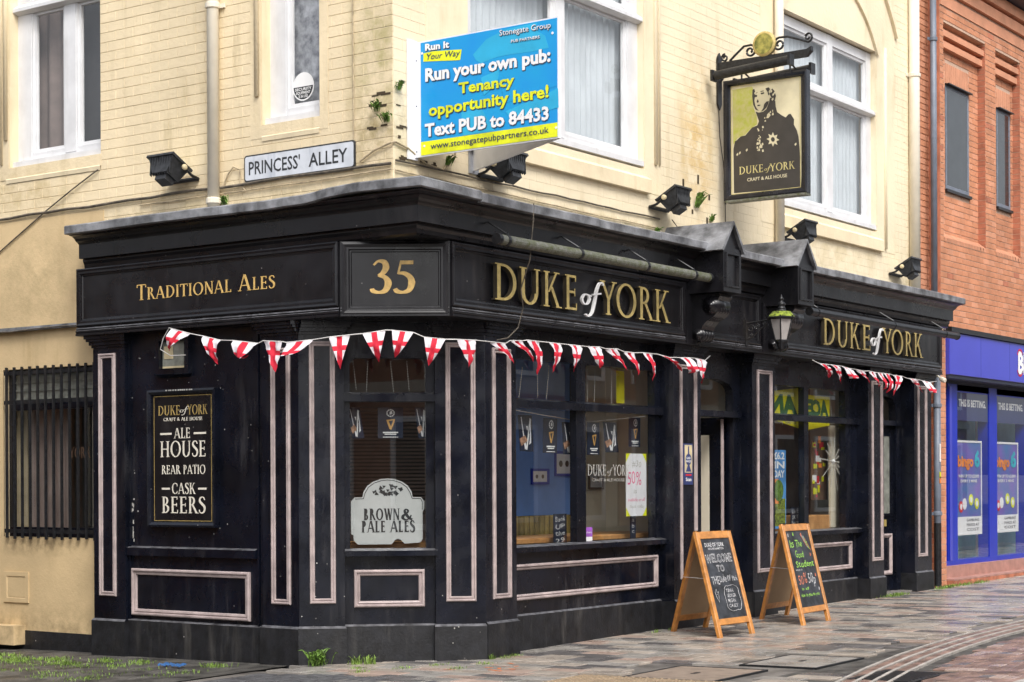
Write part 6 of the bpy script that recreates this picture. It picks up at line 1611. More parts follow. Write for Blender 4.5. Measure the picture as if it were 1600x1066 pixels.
def wr2(F, W, H, pn):
    b = MB(); a, c = .055, W - .055; w = c - a; T_ = H - .08; Hh = T_ - .195
    f = lambda y: T_ - y * Hh
    hand(b, F, 'Its The', a + .10 * w, a + .62 * w, f(.22), .085, 1, 1); hand(b, F, 'Good', a + .25 * w, a + .60 * w, f(.36), .075, 1, 2); hand(b, F, 'Student', a + .18 * w, a + .95 * w, f(.48), .07, 1, 3, bold=.006)
    hand(b, F, '50%', a + .14 * w, a + .50 * w, f(.70), .115, 2, 4); hand(b, F, '50p', a + .55 * w, a + .88 * w, f(.70), .11, 0, 5)
    hand(b, F, 'when in', a + .12 * w, a + .4 * w, f(.53), .028, 0, 6); hand(b, F, 'nice to you to you', a + .12 * w, a + .90 * w, f(.86), .04, 1, 7, bold=.01); hand(b, F, 'is all', a + .2 * w, a + .5 * w, f(.78), .035, 1, 9)
    for i, (x, y, m_) in enumerate(((.1, .06, 0), (.32, .05, 1), (.66, .06, 2), (.74, .1, 0), (.88, .33, 2), (.9, .6, 2), (.82, .17, 1), (.93, .78, 0))):
        for k in range(3):
            t_ = math.pi * k / 3 + i; dx, dz_ = .016 * math.cos(t_), .022 * math.sin(t_)
            b.tube([F(a + w * x - dx, -.010, f(y) - dz_), F(a + w * x + dx, -.010, f(y) + dz_)], .0022, 4, m_)
    for k in range(4): b.tube([F(a + w * (.62 + .05 * k), -.010, f(.05 + .02 * k)), F(a + w * (.80 + .05 * k), -.010, f(.22 + .02 * k))], .003, 4, (2, 0, 1, 2)[k])
    b.build('chalk_writing', ['chalk', 'chalkg', 'chalkr', 'slate'], pn)
def gp(x, y): return (x, y, gz(x, y) + .002)
aboard(gp(2.60, -.97), gp(3.23, -1.03), gp(3.13, -.09), gp(3.76, -.15), 1.05, 'pine chalkboard with white chalk welcome, standing before the dark pub entrance', wr1)
aboard(gp(4.28, -1.06), gp(4.97, -1.05), gp(4.90, -.20), gp(5.59, -.19), 1.07, 'pine chalkboard with green and coloured chalk writing, standing before the yellow banner window', wr2)

# ================================================================== THINGS IN THE WINDOWS
def hang_poster(F, u0, u1, z0, z1, n, kind, seed, label, group):
    r = random.Random(seed); rot = r.uniform(-.5, .5)
    t = thing('poster', F((u0 + u1) / 2, n, z0), label, 'poster', group)
    G = Frame(*F((u0 + u1) / 2, n, 0)[:2], F.u[0] * math.cos(rot) - F.u[1] * math.sin(rot) if False else F.u[0], F.u[1])
    w = u1 - u0; h = z1 - z0
    sl = {'harp': 0.0, 'pint': -.04}[kind] + r.uniform(-.015, .015)
    P = lambda a, c, e=0: F(u0 + a * w + sl * c, n + e + .012 * math.sin(3 * a), z0 + c * h)
    def quad(mb, a0, a1, c0, c1, e, m_): 
        k = 4
        for i in range(k):
            x0, x1 = a0 + (a1 - a0) * i / k, a0 + (a1 - a0) * (i + 1) / k
            mb.face([P(x0, c0, e), P(x1, c0, e), P(x1, c1, e), P(x0, c1, e)], m_)
    b = MB(); quad(b, 0, 1, 0, 1, 0, 0); quad(b, 0, 1, 0, 1, -.002, 0)
    if kind == 'harp':
        for i in range(10):
            t0, t1 = R(36 * i), R(36 * i + 30); b.face([P(.5 + .17 * math.cos(t0), .82 + .13 * math.sin(t0), .002), P(.5 + .17 * math.cos(t1), .82 + .13 * math.sin(t1), .002), P(.5 + .12 * math.cos(t1), .82 + .09 * math.sin(t1), .002), P(.5 + .12 * math.cos(t0), .82 + .09 * math.sin(t0), .002)], 1)
        b.face([P(.46, .76, .002), P(.58, .80, .002), P(.54, .90, .002), P(.47, .86, .002)], 1)
        b.face([P(.33, .60, .002), P(.68, .63, .002), P(.66, .54, .002), P(.53, .28, .002), P(.46, .30, .002), P(.37, .50, .002)], 2)
        b.face([P(.43, .56, .0025), P(.60, .58, .0025), P(.52, .38, .0025)], 0)
        quad(b, .2, .8, .17, .21, .002, 1); quad(b, .27, .73, .12, .15, .002, 1); quad(b, .2, .8, .03, .05, .002, 1)
    else:
        b.face([P(.15, .95, .002), P(.85, .92, .002), P(.80, .25, .002), P(.30, .05, .002)], 3)
        b.face([P(.25, .85, .003), P(.75, .83, .003), P(.70, .50, .003), P(.30, .45, .003)], 4)
        b.face([P(.75, .9, .004), P(.9, .9, .004), P(.45, .05, .004), P(.36, .05, .004)], 1); b.face([P(.0, .35, .004), P(.35, .45, .004), P(.5, .3, .004), P(.1, .15, .004)], 5)
        b.face([P(.45, .70, .0045), P(.58, .70, .0045), P(.52, .56, .0045)], 1)
    b.build('print', ['posterdark', 'whitetext', 'harp', 'paper', 'posterdark', 'skin'], t)
GRP = 'small beer posters strung inside the pub windows'
LBL = ['slanted beer glass poster at the left edge of the large window', 'harp poster second in the string, against the blue wall', 'beer glass poster against the left side of the large window mullion', 'harp poster just right of the large window mullion', 'beer glass poster between two harp posters in the right pane', 'tilted harp poster above the handwritten paper sign']
for i, (a, c, z0, z1, k) in enumerate(((.97, 1.20, 1.89, 2.24, 'pint'), (1.36, 1.60, 1.88, 2.22, 'harp'), (1.72, 1.93, 1.87, 2.19, 'pint'), (2.15, 2.38, 1.87, 2.20, 'harp'), (2.50, 2.75, 1.90, 2.21, 'pint'), (2.95, 3.18, 1.96, 2.27, 'harp'))):
    hang_poster(ST, a, c, z0, z1, -.30, k, i, LBL[i], GRP)
for i, (a, c, k, l) in enumerate(((.49, .60, 'pint', 'beer glass poster partly hidden at the left of the corner window'), (.72, .95, 'harp', 'harp poster in the middle of the corner window'), (1.09, 1.19, 'pint', 'beer glass poster partly hidden at the right of the corner window'))):
    hang_poster(CH, a, c, 2.0, 2.28, -.2, k, 10 + i, l, GRP)
b = MB(); b.tube([ST(.8, -.3, 2.29), ST(1.5, -.3, 2.24), ST(2.1, -.3, 2.20), ST(2.6, -.3, 2.235), ST(3.3, -.3, 2.29)], .004, 5); tag(b.build('poster_string', 'cord'), 'white string that the posters hang from in the large window', 'string')
ps = thing('paper_notice', ST(3.08, -.26, 1.24), 'handwritten white notice with pink figures and yellow taped corners in the large window', 'notice')
b = MB(); b.box(ST, 2.83, 3.24, -.262, -.260, 1.235, 1.89, 0)
for u, z in ((2.83, 1.235), (3.24, 1.235), (2.83, 1.89), (3.24, 1.89)):
    s1 = 1 if u < 3 else -1; s2 = 1 if z < 1.5 else -1; b.prism(ST, [(u, z), (u + s1 * .08, z), (u, z + s2 * .09)], -.26, -.2590, 1)
hand(b, ST, '50%', 2.86, 3.15, 1.57, .13, 2, 3, n=-.2585); hand(b, ST, '#30', 2.95, 3.14, 1.75, .06, 4, 5, n=-.2585); hand(b, ST, 'is', 2.98, 3.05, 1.47, .05, 4, 5, n=-.2585); hand(b, ST, 'available on all', 2.87, 3.2, 1.39, .035, 2, 6, n=-.2585); hand(b, ST, 'meals today', 2.9, 3.2, 1.32, .035, 4, 6, n=-.2585)
b.build('print', ['paper', 'lime', 'pinkink', 'ink', 'etch'], ps)
b = MB(); b.box(ST, 2.87, 3.03, -.40, -.398, 2.42, 2.76); tag(b.build('yellow_banner', 'yellow'), 'vertical yellow strip banner hanging in the top light of the large window', 'banner')
b = MB(); serif_text(b, ST, 'DUKE', 2.05, 2.40, 1.66, 1.77, -.229, -.2285); serif_text(b, ST, 'YORK', 2.53, 2.85, 1.66, 1.77, -.229, -.2285); put_polys(b, ST, of_glyph()[0], 2.41, 1.67, .13, .07, -.229, -.2285); sans_text(b, ST, 'CRAFT & ALE HOUSE', 2.13, 2.75, 1.60, .03, -.2285, 0)
b.build('etched_lettering', 'etch', bw1)
b = MB(); b.box(ST, 2.0, 2.12, -.225, -.222, 1.045, 1.14, 0); b.box(ST, 2.0, 2.12, -.225, -.222, .998, 1.044, 1); sans_text(b, ST, 'cheers', 2.01, 2.11, 1.08, .02, -.2215, 1); b.build('sticker', ['violet', 'whitetext'], bw1)
def stand_card(u0, u1, z0, z1, n, lines, label):
    t = thing('chalk_card', ST((u0 + u1) / 2, n, z0), label, 'small sign')
    b = MB(); b.box(ST, u0, u1, n - .012, n, z0, z1, 0)
    for i, s_ in enumerate(lines): hand(b, ST, s_, u0 + .02, u1 - .02, z1 - (z1 - z0) * (.28 + .25 * i), (z1 - z0) * .16, 1, i, n=n + .001, bold=.012, dz=.015)
    b.build('card', ['posterdark', 'chalk'], t)
stand_card(1.58, 1.80, 1.0, 1.28, -.32, ('Book', 'UP', 'the', '29'), 'small black card with white chalk writing on the sill left of the mullion')
stand_card(3.02, 3.12, 1.0, 1.24, -.32, ('a', 'b', 'c'), 'narrow black card standing under the handwritten notice')
stand_card(6.76, 6.98, 1.0, 1.27, -.32, ('LIVE', 'SKY', 'here'), 'small black card with white writing at the foot of the right pub window')
# hanging bead strings
def beads(F, items, label, n):
    t = thing('bead_strings', F(items[0][0], n, 2.4), label, 'hanging beads')
    for (u0, z1, u1, z0) in items:
        b = MB(); k = int((z1 - z0) / .022)
        for i in range(k):
            f = i / k; p = F(u0 + (u1 - u0) * f, n, z1 + (z0 - z1) * f); b.lathe(p, [(.003, -.007), (.0055, 0), (.003, .007)], 5)
        b.tube([F(u0, n, z1), F(u1, n, z0)], .002, 4); b.build('strand', 'bead', t)
beads(ST, [(.97, 2.75, .80, 2.42), (1.10, 2.70, 1.04, 2.40), (1.36, 2.74, 1.36, 2.42), (1.56, 2.74, 1.51, 2.40), (2.25, 2.74, 2.25, 2.40), (2.40, 2.74, 2.38, 2.41), (2.72, 2.74, 2.71, 2.40)], 'pale bead strings hanging in the top lights of the large window', -.36)
beads(CH, [(.50, 2.70, .53, 2.44), (.635, 2.70, .62, 2.42), (.84, 2.70, .87, 2.41), (.99, 2.70, 1.01, 2.43)], 'pale bead strings hanging in the top light of the corner window', -.24)
beads(ST, [(6.30, 2.70, 6.28, 2.45), (6.42, 2.70, 6.46, 2.48), (6.60, 2.70, 6.56, 2.40), (7.5, 2.7, 7.5, 2.45), (7.9, 2.7, 7.95, 2.42)], 'pale bead strings hanging in the top lights of the right pub window', -.34)
# interior furniture
tb_ = thing('pub_table', ST(1.9, -1.1, .12), 'long oak topped table just inside the large pub window', 'table')
b = MB(); b.box(ST, .75, 4.0, -1.1, -.42, .99, 1.045, cham=.008); b.build('table_top', 'oak', tb_)
for u in (.9, 3.9):
    for n_ in (-1.0, -.5): bb = MB(); bb.box(ST, u, u + .09, n_ - .045, n_ + .045, .12, 1.0); bb.build('leg', 'oak', tb_)
b = MB(); b.box(CH, .3, 1.35, -.75, -.25, 1.0, 1.05, cham=.006); ct = tag(b.build('corner_shelf', 'oak'), 'oak shelf inside the corner window behind the ale sign', 'shelf')
rd = thing('radiator', ST(2.7, -1.2, .2), 'old brass coloured radiator seen through the large window', 'radiator')
for i in range(12):
    b = MB(); b.box(ST, 2.15 + i * .095, 2.15 + i * .095 + .065, -1.28, -1.19, .62, 1.24, cham=.015); b.build('column', 'brass', rd)
def picture(u, z, w, h, n, label, mt):
    t = thing('framed_picture', ST(u, n, z), label, 'picture', 'framed pictures on the pub walls')
    b = MB(); b.rframe(ST, u, u + w, z, z + h, n, [(0, 0), (0, .02), (.02, .02), (.028, .008)]); b.build('frame', mt, t)
    b = MB(); b.box(ST, u + .028, u + w - .028, n, n + .006, z + .028, z + h - .028, 0)
    for k in range(2): disc(b, ST, u + w * (.33 + .34 * k), z + h / 2, min(w, h) * .13, n + .006, n + .008, 1, 14)
    b.build('picture', ['paper', 'brownpanel'], t)
picture(2.58, 1.57, .33, .17, -1.295, 'small framed picture with two round motifs on the blue wall', 'blueframe')
picture(3.03, 1.66, .36, .27, -1.295, 'larger blue framed picture near the mullion', 'blueframe')
picture(3.72, 1.51, .30, .22, -1.305, 'red and white framed picture on the beige wall', 'brownpanel')
# corner window: slatted blind
bd = thing('slatted_blind', CH(.8, -.5, 1.4), 'dark slatted blind hanging inside the corner window', 'blind')
for i in range(30):
    b = MB(); z = 1.30 + i * .034
    b.mesh([CH(.46, -.52, z), CH(1.17, -.52, z), CH(1.17, -.50, z + .014), CH(.46, -.50, z + .014)], [(0, 1, 2, 3)]); b.build('slat', 'blind', bd)
b = MB(); b.box(CH, .2, 1.5, -1.35, -1.3, .1, 2.9); tag(b.build('dark_screen', 'drape'), 'dark screen behind the corner window blind', 'screen')
# right pub window
yb = thing('yellow_banner', ST(7.1, -.6, 2.25), 'large yellow banner with reversed green capitals hanging across a pub window', 'banner')
b = MB(); 
b.mesh([ST(6.10, -.32, 2.36), ST(6.98, -.32, 2.24), ST(6.98, -.32, 2.74), ST(6.10, -.32, 2.66)], [(0, 1, 2, 3)], 0); b.mesh([ST(7.22, -.34, 2.22), ST(7.90, -.34, 2.30), ST(7.90, -.34, 2.66), ST(7.22, -.34, 2.67)], [(0, 1, 2, 3)], 0)
sans_text(b, ST, 'AN', 6.22, 6.94, 2.42, .21, -.317, 1, .06, mirror=True, slant=.15); sans_text(b, ST, 'ACE', 7.28, 7.86, 2.42, .18, -.337, 1, .06, mirror=True, slant=.1)
sans_text(b, ST, 'order yours', 6.25, 6.90, 2.29, .05, -.317, 2, .0, mirror=True)
b.build('banner_cloth', ['yellow', 'greentext', 'etch'], yb)
b = MB(); b.box(ST, 4.13, 4.33, -.26, -.255, 2.46, 2.70, 0); sans_text(b, ST, 'RE &', 4.15, 4.31, 2.53, .075, -.2545, 1, .01, mirror=True); tag(b.build('yellow_poster', ['yellow', 'greentext']), 'yellow poster with reversed letters in the fanlight over the entrance', 'poster')
bp = thing('sky_poster', ST(6.5, -.32, 1.05), 'tall blue sky advertising poster with white capitals in the yellow banner window', 'poster')
b = MB(); b.box(ST, 6.08, 6.62, -.325, -.32, 1.02, 1.97, 0); b.box(ST, 6.10, 6.60, -.3198, -.3190, 1.05, 1.38, 3); b.box(ST, 6.12, 6.42, -.3188, -.3180, 1.32, 1.62, 2); disc(b, ST, 6.42, 1.48, .13, -.3178, -.3172, 4, 16)
for i, s_ in enumerate(('£6.2', 'IN', 'DAY')): sans_text(b, ST, s_, 6.30, 6.58, 1.86 - i * .11, .08, -.318, 1, .03)
b.build('print', ['sky_poster', 'whitetext', 'orange', 'moss', 'leaf'], bp)
st_ = thing('starburst_decoration', ST(7.82, -.26, 1.84), 'wire and bead starburst decoration in the pub window with the yellow banner', 'decoration')
r_ = random.Random(4)
for k in range(14):
    a = R(360 * k / 14 + r_.uniform(-8, 8)); L = r_.uniform(.26, .42); b = MB()
    b.tube([ST(7.82, -.26, 1.84), ST(7.82 + L * math.cos(a), -.26 + .01, 1.84 + L * math.sin(a))], .0022, 4)
    for i in range(8):
        f = .3 + .7 * i / 8; b.lathe(ST(7.82 + L * f * math.cos(a), -.25, 1.84 + L * f * math.sin(a)), [(.002, -.008), (.008, 0), (.002, .008)], 5)
    b.build('ray', 'bead', st_)
b = MB(); b.lathe(ST(7.82, -.26, 1.84), [(.012, -.03), (.035, 0), (.012, .03)], 10); b.build('centre', 'whitetext', st_)
b = MB(); b.box(ST, 7.60, 8.06, -.46, -.455, 1.35, 2.10, 0)
for i in range(26): 
    a_, c_ = r_.uniform(7.62, 7.93), r_.uniform(1.38, 2.08); b.box(ST, a_, a_ + r_.uniform(.04, .12), -.4545, -.4535 + i * .0001, c_, c_ + r_.uniform(.03, .1), r_.choice([1, 2, 3, 4]))
tag(b.build('food_poster', ['brownpanel', 'orange', 'lime', 'red', 'paper']), 'colourful food poster behind the bead starburst', 'poster')
b = MB(); b.box(ST, 7.90, 8.31, -.36, -.33, 1.0, 2.30); tag(b.build('beige_board', 'beige'), 'tall beige board beside the bead starburst in the pub window', 'board')
b = MB(); b.box(ST, 5.4, 8.9, -1.16, -1.1, .12, 3.6); tag(b.build('inner_screen', 'drape'), 'dark screen wall standing inside the right pub window', 'screen')
b = MB(); b.box(ST, 6.9, 8.0, -.75, -.35, .95, 1.16, cham=.01); tag(b.build('window_box_seat', 'oak'), 'wooden ledge behind the sill of the right pub window', 'ledge')
# ================================================================== BETTING SHOP NEXT DOOR
shop = thing('betting_shop_building', (13, 0, .1), 'orange brick building with a bright blue shop front next door to the pub', 'building')
XB0, XB1 = XE + .02, 26.0
FZ = 3.70
b = MB(); b.box(ST, XB0, 10.99, -.8, -.262, -.3, 9.6); b.box(ST, 10.99, XB1, -1.0, -.206, 3.72, 9.6); b.box(ST, XB0, 10.99, -.8, -.30, -.3, 9.6)
body = b.build('wall', 'brickmortar', shop)
P1, P2, P3, P4 = (11.12, 12.75, 5.0, 8.08), (13.17, 14.24, 5.0, 8.08), (14.66, 16.0, 5.0, 8.08), (16.6, 18.0, 5.0, 8.08)
b = MB(); wall_holes(b, ST, 10.99, XB1, 3.72, 9.6, [P1, P2, P3, P4], -.2055, -.086); b.build('front_skin', 'brickmortar', shop)
W1, W2, W3 = (11.48, 12.38, 5.78, 7.28), (13.53, 14.12, 5.78, 7.28), (14.95, 15.7, 5.78, 7.28)
bw = dict(mats=['brick', 'brick_l', 'brick_d'], weights=[14, 4, .5])
brickwork(body, ST, XB0, 10.985, 0.0, 8.5, [], ['brick', 'brick_l'], -.256, indiv=40)
fs_ = link('upper_brick_face', None, ST(13, -.08, 3.7), shop) if False else None
b = MB(); b.box(ST, 10.992, 11.0, -.256, -.086, 3.72, 9.5); ub = b.build('front_return', 'brickmortar', shop)
brickwork(ub, ST, 10.995, 17.5, 3.78, 8.28, [P1, P2, P3, P4], nb=-.086, indiv=240, **bw)
# recess backs
for P_, W_, nm in ((P1, W1, 1), (P2, W2, 2), (P3, W3, 3)):
    S0 = (W_[0] - .02, W_[1] + .02, W_[2] - .08, W_[3] + .32)
    b = MB(); b.box(ST, P_[0], P_[1], -.2058, -.2052, P_[2], P_[2] + .02); rb = b.build('recess_panel', 'brickmortar', shop)
    brickwork(rb, ST, P_[0], P_[1], 5.0, 8.05, [S0], nb=-.2055, indiv=0, **bw)
    b = MB(); k = int((W_[1] - W_[0]) / .075)
    for i in range(k):
        bb = MB(); u = W_[0] + i * (W_[1] - W_[0]) / k; bb.box(ST, u + .004, u + (W_[1] - W_[0]) / k - .004, -.21, -.197, W_[3] + .01, W_[3] + .30, cham=.003); bb.build('soldier_brick', 'brick_l', rb)
    b = MB(); b.box(ST, W_[0] - .01, W_[1] + .01, -.2054, -.2048, W_[2], W_[3]); b.build('window_recess', 'ink', rb)
    b = MB(); b.rframe(ST, W_[0], W_[1], W_[2], W_[3], -.2046, [(0, 0), (0, .006), (.05, .006), (.055, .001)]); wf = b.build('window', 'pipe_grey', rb)
    b = MB(); b.box(ST, W_[0] + .055, W_[1] - .06, -.2046, -.2036, W_[2] + .05, W_[3] - .05); b.build('pane', 'darkglass', wf)
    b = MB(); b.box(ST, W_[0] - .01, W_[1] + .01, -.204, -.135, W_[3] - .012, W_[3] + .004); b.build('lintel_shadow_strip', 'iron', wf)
    b = MB(); b.box(ST, W_[0] - .03, W_[1] + .03, -.20, -.16, W_[2] - .05, W_[2] - .01); b.build('window_sill', 'iron', wf)
    # stepped corbels at the head and sloped brick sill
    b = MB(); b.box(ST, P_[0], P_[1] - .0, -.2, -.10, 7.90, 7.985); b.box(ST, P_[0], P_[1], -.2, -.125, 7.75, 7.84); b.build('corbel_course', 'brick_l', rb)
    k = int((P_[1] - P_[0]) / .11)
    for i in range(k):
        u = P_[0] + i * (P_[1] - P_[0]) / k; bb = MB()
        bb.mesh([ST(u + .004, -.19, 5.12), ST(u + .10, -.19, 5.12), ST(u + .10, -.075, 5.03), ST(u + .004, -.075, 5.03), ST(u + .10, -.075, 4.97), ST(u + .004, -.075, 4.97)], [(0, 1, 2, 3), (3, 2, 4, 5)]); bb.build('sill_brick', 'brick_l', rb)
# pier returns on the left edges, side shade painted in as darker brick
rw = Frame(10.99, -.075, 0, -1)
b = MB(); b.box(Frame(10.99, 0, 0, -1), -.256, -.086, .001, .004, 3.72, 9.0); b.build('return_face', 'brick_d', shop)
for P_ in (P1, P2, P3):
    b = MB(); z = 5.0; k = 0
    while z < 8.0:
        b.box(Frame(P_[1], 0, 0, -1), -.205 + (k % 2) * .0, -.085, .0, .004, z, z + .075); z += .085; k += 1
    b.build('return_bricks', 'brick_d', shop)['kind'] = 'stuff'
# string courses and gutter
b = MB()
for i, (z, n_) in enumerate(((8.30, .02), (8.50, .06), (8.70, .10))): b.box(ST, 10.995, XB1, -.09, -.086 + n_, z, z + .155)
b.build('string_course', 'brick_l', shop)
b = MB(); b.box(ST, 10.995, XB1, -.1, .22, 8.87, 8.92); b.build('soffit', 'navydark', shop)
b = MB(); b.mesh([p for x in (11.3, XB1) for p in (ST(x, .20, 9.03), ST(x, .33, 9.03), ST(x, .335, 8.97), ST(x, .30, 8.92), ST(x, .22, 8.90), ST(x, .19, 8.93))], [(i, (i + 1) % 6, 6 + (i + 1) % 6, 6 + i) for i in range(6)] + [tuple(range(6)), tuple(range(6, 12))])
for x in (12.9, 14.6): b.box(ST, x, x + .05, .18, .35, 8.885, 9.04)
b.build('gutter', 'pipe_grey', shop)
b = MB(); b.mesh([(XB0, -.2, 9.05), (XB1, -.2, 9.05), (XB1, 5, 12), (XB0, 5, 12), (XB1, 10, 9), (XB0, 10, 9)], [(0, 1, 2, 3), (3, 2, 4, 5)]); b.build('roof', 'rooftile', shop)
# ground floor: brick pier, blue fascia, recessed blue shop front
b = MB(); b.box(ST, 10.79, 11.09, -.9, -.062, -.2, 3.72); pier = b.build('brick_pier', 'brickmortar', shop)
brickwork(pier, ST, 10.795, 11.085, .10, 3.70, [], ['brick', 'brick_l'], -.062, indiv=60)
PF = Frame(10.79, 0, 0, -1)
brickwork(pier, PF, -.30, -.064, .10, 3.70, [], ['brick_d', 'brick'], .0, indiv=40)  # darker brick mix paints shade onto the side of the pier
b = MB(); b.box(ST, 11.10, XB1, -.9, .0, 3.09, 3.685, cham=.006); fb = b.build('shop_fascia', 'blue', shop)
b = MB(); b.box(ST, 11.10, XB1, -.06, .03, 3.69, 3.76); b.build('fascia_flashing', 'iron', shop)
b = MB()
for x in (12.3, 13.5): b.box(ST, x, x + .004, -.001, .0015, 3.10, 3.68)
b.build('fascia_joint', 'navyvinyl', fb)
b = MB(); sans_text(b, ST, 'BETFRED', 13.86, 15.6, 3.24, .31, .004, 0, .05)
for a0, a1, zc in ((20, 160, 3.47), (200, 340, 3.32)):
    for q in ring(13.95, zc, .13, .14, a0, a1, .03, .03, 10): b.prism(ST, q, .001, .004, 1, False)
b.build('fascia_lettering', ['whitetext', 'red'], fb)
b = MB(); b.box(ST, 11.10, XB1, -.45, -.02, 3.04, 3.088); b.box(ST, 11.10, XB1, -.36, -.25, 2.90, 3.04); b.build('soffit_panel', 'navydark', shop)
b = MB(); b.box(ST, 11.10, XB1, -.5, -.16, .18, .36); b.build('stall_riser', 'tile', shop)
b = MB(); b.box(ST, 11.10, XB1, -.3, .04, -.1, .17, 0); b.box(ST, 11.11, XB1, -.28, .045, .171, .195, 1); b.build('front_step', ['brick_d', 'tile'], shop)
u = 11.12
for i in range(60):
    bb = MB(); bb.box(ST, u + i * .11, u + i * .11 + .102, .03, .047, .05, .165, cham=.003); bb.build('step_brick', 'brick_d', shop)
sf = MB(); 
for a, c in ((11.62, 11.98), (13.27, 13.6), (14.9, 15.2), (16.5, 16.8)): sf.box(ST, a, c, -.42, -.24, .38, 2.99)
sf.box(ST, 11.3, 18.5, -.42, -.235, .355, .43); sf.box(ST, 11.98, 18.5, -.42, -.25, 2.88, 2.99); sf.box(ST, 11.10, 11.62, -.55, -.5, .38, .46)
sfo = sf.build('shop_window', 'blueframe', shop)
b = MB(); b.box(ST, 11.66, 11.75, -.235, -.228, .43, 2.95); b.build('frame_bead', 'blue', sfo)
for a, c in ((11.98, 13.27), (13.6, 14.9), (15.2, 16.5)):
    pane(ST, a, c, .43, 2.88, -.252, sfo)
    b = MB(); b.box(ST, a, c, -.265, -.257, 2.47, 2.88, 0); sans_text(b, ST, 'THIS IS BETTING.', a + .10, c - .10, 2.68, .10, -.2555, 1, .03); b.build('window_vinyl', ['navyvinyl', 'whitetext'], sfo)
    t = thing('bingo_poster', ST((a + c) / 2, -.29, .9), {11.98: 'purple bingo poster with orange letters in the first betting shop window', 13.6: 'teal and purple bingo poster in the second betting shop window', 15.2: 'bingo poster in the furthest betting shop window'}[a], 'poster')
    p0, p1 = (a + .03, c - .20) if a < 12 else (a - .05, c - .25)
    b = MB(); b.box(ST, p0, p1, -.30, -.29, 1.05, 2.18, 0); b.box(ST, p0, p1, -.289, -.287, .78, 1.05, 1); b.rframe(ST, p0, p1, .78, 2.18, -.2865, [(0, 0), (0, .004), (.03, .004), (.031, 0)], 1)
    sans_text(b, ST, 'bingo', p0 + .1, p0 + .72, 1.80, .15, -.284, 2, .05); sans_text(b, ST, '6', p0 + .76, p1 - .08, 1.80, .22, -.284, 3, .05)
    sans_text(b, ST, 'WIN UP TO £5,000', p0 + .12, p1 - .12, 1.63, .045, -.284, 1, .02); sans_text(b, ST, 'EVERY 3 MINS', p0 + .2, p1 - .2, 1.56, .04, -.284, 1, .02)
    for j, (x, z, m_) in enumerate(((.22, 1.2, 4), (.36, 1.24, 1), (.62, 1.30, 5), (.85, 1.24, 5))): disc(b, ST, p0 + x, z, .085, -.2868, -.284 + j * .0004, m_, 18); disc(b, ST, p0 + x, z, .045, -.2838, -.2824, 1, 12)
    for j, s_ in enumerate(('GAMBLING', 'MAKES AT', 'COST')): sans_text(b, ST, s_, p1 - .62, p1 - .12, .98 - j * .07, .04, -.284, 6)
    b.build('print', ['purple', 'whitetext', 'orange', 'cyan', 'red', 'lime', 'navydark'], t)
b = MB(); b.box(ST, 11.10, 20, -.95, -.85, .2, 3.0); b.box(ST, 11.10, 11.15, -.84, -.52, .2, 3.0); sb = b.build('shop_interior', 'aqua', shop)
b = MB(); b.box(ST, 11.10, 20, -1.9, -.3, .2, .3); b.build('shop_floor', 'grey', shop); b = MB(); b.box(ST, 11.10, 20, -1.9, -.5, 2.99, 3.03); b.build('shop_ceiling', 'ceiling', shop)
b = MB(); b.box(ST, 14.3, 14.36, -.9, -.84, .3, 3.0); b.build('door_post', 'whitetext', shop)

# ================================================================== OFF-FRAME STREET (seen only as reflections)
def far_building(F, u0, u1, h, label, mt, mt2, depth, wins, name='street_building'):
    p = F((u0 + u1) / 2, 0, 0); t = thing(name, p, label, 'building')
    b = MB(); b.box(F, u0, u1, -depth, 0, -.4, h); b.build('wall', mt, t)
    b = MB(); b.box(F, u0 - .1, u1 + .1, .001, .12, h - .3, h); b.box(F, u0, u1, .001, .10, 3.5, 3.75); b.build('cornice', mt2, t)
    n = max(1, int((u1 - u0) / 2.6)); w = (u1 - u0) / n
    for i in range(n):
        for z0, z1 in wins:
            a, c = u0 + i * w + w * .22, u0 + (i + 1) * w - w * .22
            b = MB(); b.rframe(F, a, c, z0, z1, .001, [(0, 0), (0, .06), (.12, .06), (.13, 0)]); wo = b.build('window', 'white', t)
            b = MB(); b.box(F, a + .1, c - .1, .001, .02, z0 + .1, z1 - .1); b.build('pane', 'darkglass', wo)
    b = MB(); b.box(F, u0 - .05, u1 + .05, -depth - .1, .2, h + .001, h + .12); b.build('roof', 'rooftile', t)
OP = Frame(0, -15.0, -1, 0)
far_building(OP, -14.5, 3, 8.4, 'brown brick terrace across the street with pale window frames, off to the right', 'brick_far', 'stone_far', 8, ((.6, 3.0), (4.2, 6.2)))
far_building(OP, -27, -14.6, 9.4, 'pale stone fronted building further along the far side of the street', 'stone_far', 'brick_far', 8, ((.6, 3.0), (4.2, 6.2), (6.9, 8.4)))
far_building(OP, -52, -27.1, 7.6, 'brown brick building at the far end of the opposite side', 'brick_far', 'stone_far', 8, ((.6, 3.0), (4.2, 6.2)))
far_building(OP, 3.2, 19, 8.8, 'dark brick building across the street directly behind the viewpoint', 'brick_far', 'stone_far', 8, ((.6, 3.0), (4.2, 6.2), (6.8, 8.2)))
AF = Frame(-6.2, 0, 0, 1)
far_building(AF, 2.6, 22, 4.9, 'brick building on the other side of the alley', 'brick_far', 'stone_far', 8, ((1.0, 2.8),))
WF = Frame(-34, 0, 0, 1)
far_building(WF, -18, 16, 8.2, 'brick shops closing the street behind the viewpoint', 'brick_far', 'stone_far', 8, ((.6, 3.0), (4.2, 6.2)))

